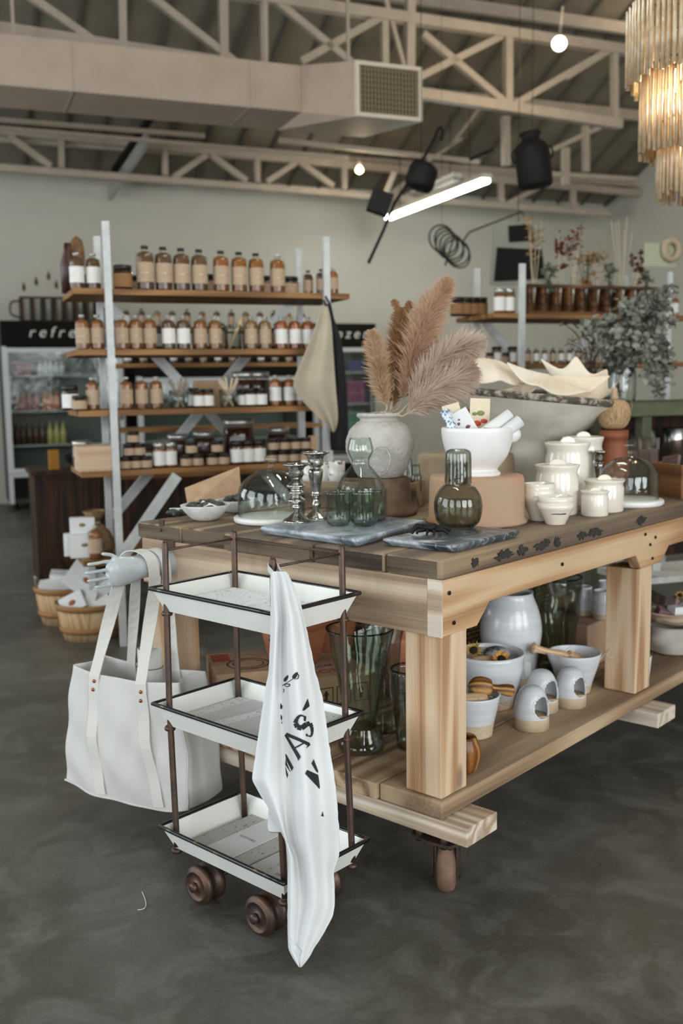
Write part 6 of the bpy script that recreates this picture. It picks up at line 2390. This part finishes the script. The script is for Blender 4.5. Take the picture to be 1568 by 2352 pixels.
# long rack of bud vases with dried flowers
rz = ZR2[0]
xa, xb = rx(1214, VD + .06, rz), rx(1502, VD + .06, rz)
BR = T('bud_vase_rack', 'long wooden rack of glass tube vases on the right shelving unit', 'rack', room(xa, VD + .06, rz), G)
Lr = xb - xa
M_rack = wood('rack wood', ('3d2616', '5f3c22', '7d5432'), 0, .6, 1.5, 0, .1)
for z0, z1 in ((0, .02), (.17, .19)):
    MB().span((0, 0, z0), (Lr, .09, z1)).build('rail', M_rack, BR)
MB().span((0, .078, .02), (Lr, .09, .17)).build('back_board', M_rack, BR)
nv = 10
for i in range(nv + 1):
    x = Lr * i / nv
    MB().span((min(x, Lr - .02), .0, .02), (min(x, Lr - .02) + .02, .077, .17)).build('divider', M_rack, BR)
M_mar = mat('maroon dried flower', '4a1c16', .9, c2='6a2c1e', sc=30, bump=.5)
M_och = mat('ochre dried flower', '9a7448', .9, c2='7f5c36', sc=30, bump=.5)
M_gry = mat('grey green leaf', '6f7a68', .8, c2='59634f', sc=9)
M_dky = mat('dark dried leaf', '3c3a28', .9)


def blooms(o, kind, seed, hgt, spread, mt):
    rr = random.Random(seed)
    st_ = MB()
    fl_ = MB()
    for k in range({'tuft': 5, 'blob': 4, 'leafy': 6, 'grass': 7}[kind]):
        a = rr.uniform(0, 6.28)
        q = rr.uniform(.1, 1) * spread
        e = V((q * math.cos(a), q * math.sin(a) * .6, hgt * rr.uniform(.7, 1.0)))
        pts = cat([V((0, 0, .05)), V((e.x * .3, e.y * .3, .2)), e], 5)
        st_.tube(pts, .002, 4)
        if kind == 'grass':
            continue
        for j in range({'tuft': 22, 'blob': 16, 'leafy': 14}[kind]):
            t = rr.uniform(.55 if kind != 'leafy' else .35, 1)
            c = pts[0].lerp(e, t) if t < .6 else pts[-3].lerp(e, (t - .6) / .4)
            d = V((rr.uniform(-1, 1), rr.uniform(-1, 1), rr.uniform(-.3, 1))).normalized()
            s_ = d.orthogonal().normalized()
            l, w_ = {'tuft': (.045, .006), 'blob': (.04, .016), 'leafy': (.035, .014)}[kind]
            fl_.add([c, c + d * l * .5 + s_ * w_, c + d * l, c + d * l * .5 - s_ * w_], [(0, 1, 2, 3)])
    st_.build('stem', M_raf if kind != 'leafy' else M_dky, o)
    if kind != 'grass':
        fl_.build('bloom', mt, o)


bl = [('tuft', .62, .10, M_och, 'tall brown tufted'), ('leafy', .33, .07, M_gry, 'grey green leafy'), ('blob', .52, .08, M_mar, 'maroon feathery'), ('tuft', .56, .05, M_mar, 'dark red'), ('leafy', .5, .07, M_och, 'thin pale'), ('tuft', .45, .08, M_och, 'ochre bushy'), ('leafy', .33, .06, M_gry, 'small leafy'),
      ('grass', .66, .14, M_raf, 'long bare wispy'), ('blob', .42, .06, M_mar, 'maroon heart shaped'), ('leafy', .27, .05, M_gry, 'short leafy')]
for i in range(nv):
    x = Lr * (i + .5) / nv + .01
    kd, hg_, sp_, mt, adj = bl[i]
    o = T('bud_vase', '%s glass tube from the left in the long rack, %s dried flowers' % (ORD[i], adj), 'vase', room(xa + x, VD + .095, rz + .02), G, 'bud vases in the long rack')
    MB().lathe([(0, 0), (.02, 0), (.021, .17), (.012, .2), (.012, .215), (.017, .222)], seg=14).build('tube', M_clear, o)
    blooms(o, kd, i + 5, hg_, sp_, mt)
# cards and amber bottle at the unit's right end
o = T('paper_wreath', 'pale paper card with small wreath on top of the right post of the right unit', 'card', room(rx(1513, VD, 2.1), VD - .05, 2.1), G)
MB().span((-.16, 0, .0), (.10, .006, .15)).build('card', mat('greenish card', 'a9aa90', .9), o)
MB().tube([V((.04 + .06 * math.cos(t), -.02, .11 + .06 * math.sin(t))) for t in [k * math.pi / 10 for k in range(20)]], .024, 8, closed=True).build('wreath', mat('wreath', 'a8977c', .95, bump=.8, bsc=60), o)
K_orw.put(room(rx(1548, VD + .1, ZR2[0]), VD + .1, ZR2[0]), 'orange bottle at the right end of the right unit, beside the last post', 0, .6, 'bottles on the right unit')

# eucalyptus bunch in a glass jar on the green counter
GC = T('green_counter', 'old green painted counter shelf with dark top behind the right end of the table', 'counter', room(2.99, 4.28, 0), G)
GC.location = V((1.62, 5.35, 0))
M_gpaint = mat('worn green paint', '5b5f45', .7, c2='4a4d38', sc=8)
for x in (0, 1.9):
    for y in (0, .44):
        MB().span((x, y, 0), (x + .06, y + .06, 1.17)).build('leg', M_gpaint, GC)
MB().span((-.25, -.03, 1.17), (2.2, .53, 1.245)).build('counter_top', M_gpaint, GC, bevel=.006)
MB().span((-.2, 0, .84), (2.15, .5, .87)).build('shelf', M_dark, GC)
MB().span((-.2, .47, .3), (2.15, .5, 1.17)).build('back_panel', M_dark, GC)
rxv = V((math.cos(G), math.sin(G), 0))
ryv = V((-math.sin(G), math.cos(G), 0))


def gcp(x, y, z):
    return GC.location + rxv * x + ryv * y + V((0, 0, z))


M_tin = mat('brushed tin', 'b0b1ae', .25, 1)
for k, x in enumerate((-.08, .12, .34, .56)):
    o = MB().lathe([(0, 0), (.07, 0), (.07, .22), (.066, .225), (0, .225)], seg=28).build('tin_canister', M_tin, loc=gcp(x, .15, .87))
    tag(o, '%s tall shiny tin canister from the left under the green counter top' % ORD[k], 'canister', 'tin canisters under the green counter')
EV = T('glass_jar', 'clear glass jar holding the eucalyptus branches on the green counter', 'jar', gcp(.0, .2, 1.246))
MB().lathe(shell(smooth_prof([(.07, 0), (.085, .02), (.085, .16), (.06, .2), (.062, .22)], 4), .003), seg=28).build('glass', M_clear, EV)
EU = T('eucalyptus_bunch', 'big bunch of grey green eucalyptus branches at the right, behind the planter', 'plant', EV.location + V((0, 0, .02)))
el = EU.location
stm, lv = MB(), MB()
rr = random.Random(12)
yb = el.y
tips = [(1400, 735), (1345, 745), (1430, 700), (1470, 690), (1500, 670), (1530, 700), (1545, 740), (1450, 760), (1420, 800), (1500, 760), (1520, 820), (1380, 800), (1480, 820), (1525, 880), (1510, 905), (1535, 850), (1490, 870), (1440, 830), (1460, 720), (1545, 660), (1505, 720)]
for k, (u, v) in enumerate(tips):
    e = pl(u, v, yb + rr.uniform(-.18, .12), V((0, 1, 0)))
    b_ = EV.location + V((rr.uniform(-.03, .03), rr.uniform(-.03, .03), .18))
    midp = b_.lerp(e, .5) + V((rr.uniform(-.04, .04), 0, .10))
    if v > 815:
        midp = V((e.x - .06, e.y, max(e.z, b_.z) + .16))
    pts = cat([EV.location + V((0, 0, .03)), b_, midp, e], 7)
    stm.tube([p - el for p in pts], .003, 5)
    n0 = 7
    for i in range(n0, len(pts)):
        for q in range(11):
            c = pts[i] + V((rr.uniform(-.03, .03), rr.uniform(-.03, .03), rr.uniform(-.03, .03)))
            d = V((rr.uniform(-1, 1), rr.uniform(-1, 1), rr.uniform(-1, .6))).normalized()
            s_ = d.cross(V((rr.uniform(-1, 1), rr.uniform(-1, 1), rr.uniform(-1, 1)))).normalized()
            l, w_ = rr.uniform(.03, .052), rr.uniform(.009, .017)
            lv.add([c - el, c + d * l * .35 + s_ * w_ - el, c + d * l * .75 + s_ * w_ * .7 - el, c + d * l - el, c + d * l * .75 - s_ * w_ * .7 - el, c + d * l * .35 - s_ * w_ - el], [(0, 1, 2, 3, 4, 5)])
stm.build('branches', mat('eucalyptus twig', '5d4c3c', .8), EU)
lv.build('foliage', mat('eucalyptus leaf', '8e9083', .7, c2='5e6152', sc=16, lo=.3, hi=.7), EU)
# dark dried branches left of the eucalyptus
DT = T('dried_branches', 'fine dark dried branches between the right unit and the eucalyptus', 'plant', gcp(-.16, .25, 1.246))
db = MB()
for k in range(34):
    u, v = rr.uniform(1285, 1400), rr.uniform(735, 860)
    e = pl(u, v, yb + rr.uniform(-.1, .15), V((0, 1, 0)))
    b_ = V((rr.uniform(-.03, .03), rr.uniform(-.03, .03), .12))
    db.tube(cat([V((0, 0, 0)), b_, b_.lerp(e - DT.location, .6) + V((.03, 0, .04)), e - DT.location], 4), .0022, 4)
    q = e - DT.location
    for j in range(6):
        d = V((rr.uniform(-1, 1), rr.uniform(-1, 1), rr.uniform(-.3, 1))).normalized() * .03
        db.tube([q, q + d], .002, 3)
db.build('twigs', mat('dark twig', '3a2c24', .9), DT)
JD = MB().lathe(shell([(.05, 0), (.05, .13)], .003), seg=22).build('glass_jar', M_clear, loc=gcp(-.16, .25, 1.246))
tag(JD, 'clear glass jar holding the dark dried branches on the green counter', 'jar')
o = T('cotton_stem', 'white cotton boll on a dry stem beside the eucalyptus jar', 'flower', gcp(-.2, .12, 1.246))
q = pl(1440, 855, yb - .08, V((0, 1, 0))) - o.location
MB().tube([V((0, 0, 0)), q], .003, 5).build('stem', M_raf, o)
MB().lathe(smooth_prof([(.0005, -.02), (.02, 0), (.0005, .025)], 4), q, 12, wob=.15).build('boll', M_linen, o)
MB().lathe([(0, 0), (.03, 0), (.03, .01), (0, .01)], seg=14).build('foot', M_raf, o)

# pale weathered stand and crate legs seen under the table at the far right
WS = T('weathered_stand', 'weathered white wooden stand beyond the table at the far right', 'stand', V((1.66, 4.95, 0)), .3)
MB().span((-.3, -.15, .38), (.35, .2, .41)).build('top', M_mache, WS)
for x in (-.25, .28):
    MB().span((x - .025, 0, 0), (x + .025, .05, .38)).build('leg', M_wpaint, WS)
MB().bar((-.25, -.08, .35), (.3, -.08, .06), .05, .03, (0, 1, 0)).build('brace', M_dark, WS)
o = MB().span((-.02, -.02, 0), (.02, .02, .25)).build('white_post', M_wpaint, loc=V((1.58, 4.95, .41)))
tag(o, 'short white post standing on the weathered stand', 'post')

# ------------------------------------------------------------------ things hung from the roof
MIRR = T('leaning_board', 'dark board in a pale frame hung high behind the right unit', 'picture', pl(1195, 650, 7.4), G)
ml = MIRR.location
def rloc(u, v, d):
    q = pl(u, v, d) - ml
    return V((q.dot(RX), q.dot(RY), q.z))
def quad3(pts, d, th):
    a = [rloc(u, v, d) for u, v in pts]
    mb = MB()
    n = len(a)
    mb.add(a + [p + V((0, th, 0)) for p in a], [tuple(range(n)), tuple(range(n, 2 * n))[::-1]] + [(i, (i + 1) % n, n + (i + 1) % n, n + i) for i in range(n)])
    return mb
quad3([(1128, 655), (1136, 512), (1240, 512), (1256, 655)], 7.42, .03).build('frame', mat('pale frame', '9b9c8e', .7), MIRR, fix=True)
quad3([(1136, 646), (1143, 568), (1244, 573), (1252, 640)], 7.40, .015).build('black_panel', M_iron, MIRR, fix=True)
quad3([(1172, 556), (1170, 518), (1220, 514), (1226, 552)], 7.39, .02).build('black_block', M_iron, MIRR, fix=True)
MB().tube([rloc(1190, 512, 7.43), V((rloc(1190, 470, 7.43).x, rloc(1190, 470, 7.43).y, roof_z(7.43) - ml.z))], .003, 5).build('hanging_wire', M_iron, MIRR)
PU = T('iron_hoist', 'long black iron rod with pulley and block hung below the roof', 'hoist', pl(930, 450, 6.6))
q = PU.location
hz = lambda u, v, d=6.6: pl(u, v, d) - q
MB().tube(cat([hz(1012, 322), hz(1017, 300), hz(1008, 294), hz(998, 316)], 4) + [hz(968, 372), hz(905, 468), hz(880, 530), hz(846, 604)], .012, 8).build('rod', M_iron, PU)
Mx = Matrix((RY, V((0, 0, 1)).cross(RY), V((0, 0, 1)))).transposed()
c = hz(968, 405)
MB().lathe([(0, -.09), (.09, -.09), (.105, -.06), (.105, .05), (.09, .09), (0, .09)], c, 28, Matrix.Rotation(.35, 3, 'Y')).build('pulley', M_iron, PU)
MB().box(hz(872, 466), (.15, .12, .15), Matrix.Rotation(.35, 3, 'Y')).build('block', M_iron, PU)
MB().tube([hz(968, 372), hz(968, 372) + V((0, 0, roof_z(6.6) - hz(968, 372).z - q.z))], .0025, 5).build('hanging_wire', M_iron, PU)
MB().tube([hz(1130, 342), hz(1080, 366)], .012, 8).build('short_rod', M_iron, PU)
MC = T('milk_can', 'black metal milk can hung upright below the roof', 'milk can', pl(1230, 430, 6.6))
q = MC.location
s = mpp(q)
M_ = Matrix.Rotation(-.12, 3, 'Y')
MB().lathe([(0, 0)] + lp([(36, 0), (40, 6), (40, 82), (36, 94), (22, 104), (20, 112), (25, 116), (25, 122), (18, 122)], s), seg=36, M=M_).build('can', M_iron, MC)
for a in (0, math.pi):
    MB().tube([M_ @ p for p in cat([V((math.cos(a) * 40 * s, 0, 60 * s)), V((math.cos(a) * 46 * s, 0, 66 * s)), V((math.cos(a) * 46 * s, 0, 82 * s)), V((math.cos(a) * 38 * s, 0, 88 * s))], 4)], .008, 6).build('handle', M_iron, MC)
MB().tube([V((-.03, 0, 120 * s)), V((-.03, 0, roof_z(6.6) - q.z))], .002, 5).build('hanging_wire', M_iron, MC)
WC = T('wire_coil', 'loose coil of dark iron rod hung in front of the back wall', 'coil', pl(1040, 560, 8.0))
q = WC.location
s = mpp(q)
pts = []
for i in range(150):
    t = i / 149
    a = t * 2 * math.pi * 6.2
    pts.append(RX * ((-30 + 54 * t + 31 * math.cos(a) * (1 + .12 * math.sin(t * 17))) * s) + RY * (.02 * math.sin(a) + .05 * t) + V((0, 0, (12 - 36 * t + 31 * math.sin(a)) * s)))
a0, a1 = pl(1022, 610, 8.0) - q, pl(1198, 486, 8.0) - q
MB().tube([a0] + [pts[0]] + pts + [pl(1078, 533, 8.0) - q, a1, a1 + RX * (4 * s) + V((0, 0, -8 * s))], .008, 6).build('rod', mat('dull iron rod', '2e2c28', .6, .4), WC)
MB().tube([pts[40], pts[40] + V((0, 0, roof_z(8.0) - q.z - pts[40].z))], .0015, 4).build('hanging_wire', M_iron, WC)
# fluorescent strip lights
M_tube = mat('lit fluorescent tube', 'eef6f2', .5, emit=34)


def strip(label, p0, p1, lit):
    o = T('strip_light', label, 'light', p0)
    d = p1 - p0
    MB().bar(V((0, 0, .05)), d + V((0, 0, .05)), .12, .05).build('housing', mat('strip housing', 'b9b6a8', .5) if 'strip housing' not in bpy.data.materials else bpy.data.materials['strip housing'], o)
    sd = d.cross(V((0, 0, 1))).normalized()
    for k in (-1, 1):
        MB().tube([sd * .03 * k + d * .01, sd * .03 * k + d * .99], .019, 10).build('tube', M_tube if lit else M_gcap, o)
    for f in (.15, .85):
        MB().tube([d * f + V((0, 0, .07)), d * f + V((0, 0, .8))], .004, 5).build('hanger', M_iron, o)


zz = 3.45
t0, t1 = atz(890, 502, zz), atz(1118, 415, zz)
strip('long lit fluorescent strip light hung near the back wall', t1, t0, True)
t2 = atz(1050, 412, 3.75)
strip('second pale strip light behind the lit one, seen end on', t2, t2 + RY * 1.2, False)
for k, (x, y) in enumerate(((.9, 1.6), (2.2, 3.4))):  # two fixtures added above the view to light upward faces
    a = room(x, y, 3.9)
    strip('added fluorescent strip light over the %s end of the work table, above the frame' % ('near', 'far')[k], a, a + RY * 1.8, True)
M_bulb = mat('lit lamp face', 'fff0d0', .5, emit=14)
SP = T('ceiling_spotlight', 'round white spotlight shining down from the truss at the upper right', 'light', pl(1284, 100, 7.9))
q = SP.location
nd = (C0 + V((.3, 1.0, -.6)) - q).normalized()
M_ = nd.to_track_quat('Z', 'Y').to_matrix()
MB().lathe([(0, -.26), (.05, -.25), (.06, -.1), (.07, -.01), (.07, 0), (.062, 0), (.062, -.02)], seg=28, M=M_).build('lamp_housing', M_steel, SP)
MB().lathe([(0, -.02), (.062, -.02), (.061, -.014), (0, -.012)], seg=28, M=M_).build('lamp_face', M_bulb, SP)
MB().tube([nd * -.2, V((.05, .1, .35))], .012, 8).build('bracket', M_steel, SP)
SB = T('ceiling_spotlight', 'small warm glowing bulb on the far truss in the middle', 'light', pl(825, 391, 11.2))
MB().lathe(smooth_prof([(.0005, -.045), (.04, -.02), (.045, .01), (.02, .05), (.0005, .06)], 4), seg=20).build('bulb', mat('warm bulb', 'ffd9a0', .5, emit=10), SB)
MB().lathe([(0, .05), (.025, .05), (.025, .12), (0, .12)], seg=14).build('socket', M_steel, SB)
for p_, pw in ((pl(1284, 110, 7.5), 25), (pl(825, 400, 10.9), 8)):
    point('lamp_light', p_ + V((0, 0, -.15)), pw, (1, .78, .5))
for x, y in ((1.2, 5.4), (5.0, 6.4), (7.4, 8.8)):  # unseen roof spotlights added for more warm light at the back
    o = T('ceiling_spotlight', 'x', 'light', room(x, y, roof_z(y) - .35))
    point('lamp_light', room(x, y, roof_z(y) - .55), 13, (1, .78, .55), .12)
    MB().lathe([(0, .1), (.05, .1), (.07, -.03), (.062, -.03), (.05, .06), (0, .06)], seg=20).build('lamp_housing', M_steel, o)
    MB().tube([V((0, 0, .1)), V((0, 0, .33))], .012, 6).build('bracket', M_steel, o)
    o['label'] = 'added warm spotlight on the roof at %s' % {1.2: 'the left above the near truss, out of frame', 5.0: 'the middle above the near truss, out of frame', 7.4: 'the far right beside the right wall'}[x]

# tiered glass rod chandelier
CHN = T('glass_chandelier', 'tiered chandelier of hanging glass rods at the upper right corner', 'chandelier', pl(1608, 250, 4.05, V((0, 1, 0))))
q = CHN.location
s = mpp(q)
M_rod = mat('frosted warm glass rod', 'd9c3a2', .25, c2='c2a883', sc=30, coat=.3)
M_rod.node_tree.nodes['Principled BSDF'].inputs['Transmission Weight'].default_value = .35
rr = random.Random(3)
for R_, zt_, L, n_ in ((160, 228, 172, 72), (128, 90, 190, 60), (90, -30, 170, 44)):
    rg = MB()
    rg.tube([V((R_ * s * math.cos(t), R_ * s * math.sin(t), zt_ * s)) for t in [2 * math.pi * k / 48 for k in range(48)]], .007, 6, closed=True)
    for t in (0, math.pi / 2):
        rg.tube([V((R_ * s * math.cos(t), R_ * s * math.sin(t), zt_ * s)), V((-R_ * s * math.cos(t), -R_ * s * math.sin(t), zt_ * s))], .005, 5)
    rg.build('ring', M_rust, CHN)
    rods_ = MB()
    for k in range(n_):
        t = 2 * math.pi * k / n_
        r_ = R_ * s * rr.uniform(.97, 1.03)
        l_ = L * s * rr.uniform(.93, 1.04)
        p0 = V((r_ * math.cos(t), r_ * math.sin(t), zt_ * s))
        if abs(t - math.pi) < 1.95:
            MB().tube([p0, p0 - V((rr.uniform(-.004, .004), rr.uniform(-.004, .004), l_))], .0088, 6).build('glass_rod', M_rod, CHN)
        else:
            rods_.tube([p0, p0 - V((0, 0, l_))], .0088, 6)
    ro_ = rods_.build('glass_rod', M_rod, CHN)
    ro_['kind'] = 'stuff'
MB().tube([V((0, 0, 60 * s)), V((0, 0, 1.6))], .008, 8).build('chain', M_rust, CHN)
for k in range(4):
    a = k * math.pi / 2 + .6
    c = V((75 * s * math.cos(a), 75 * s * math.sin(a), 70 * s))
    MB().lathe(smooth_prof([(.0005, -.03), (.022, 0), (.0005, .05)], 4), c, 14).build('bulb', bpy.data.materials['warm bulb'], CHN)
    point('chandelier_light', q + c + V((0, 0, -.08)), 3.5, (1, .72, .42), .03)

# ------------------------------------------------------------------ last small things
th = atz(328, 2075, 0)
o = MB().tube(cat([atz(326, 2048, .0016) - th, atz(332, 2062, .0016) - th, atz(335, 2078, .0016) - th, atz(330, 2087, .0016) - th, atz(316, 2090, .0016) - th], 6), .0012, 5).build('thread', M_linen, loc=th)
tag(o, 'short curled white thread lying on the concrete floor left of the trolley', 'thread')
q = J.location + V((.045, -.085, .0))
o = T('paper_tag', 'small white paper tag hanging from a cord on the big white jar', 'tag', q)
MB().box((0, 0, .07), (.022, .0016, .05)).build('card', M_paper, o, bevel=.0005)
MB().tube(cat([V((0, 0, .092)), V((-.008, .004, .115)), V((-.002, .012, .13))], 4), .0008, 5).build('cord', M_raf, o)
cb = CB.location + V((0, 0, .79))
o = MB().span((0, 0, 0), (.07, .05, .14)).build('small_box', mat('amber box card', 'b07a2c', .8), loc=cb + RX * .12 + RY * .1, rot=(0, 0, G), bevel=.002)
tag(o, 'small amber box standing on the left end of the dark cabinet', 'box')
o = MB().lathe(shell(smooth_prof([(.06, 0), (.13, .05), (.15, .1)], 4), .006), seg=28).build('dark_bowl', M_iron, loc=cb + RX * .38 + RY * .2)
tag(o, 'dark bowl on the dark cabinet beside the small amber box', 'bowl')
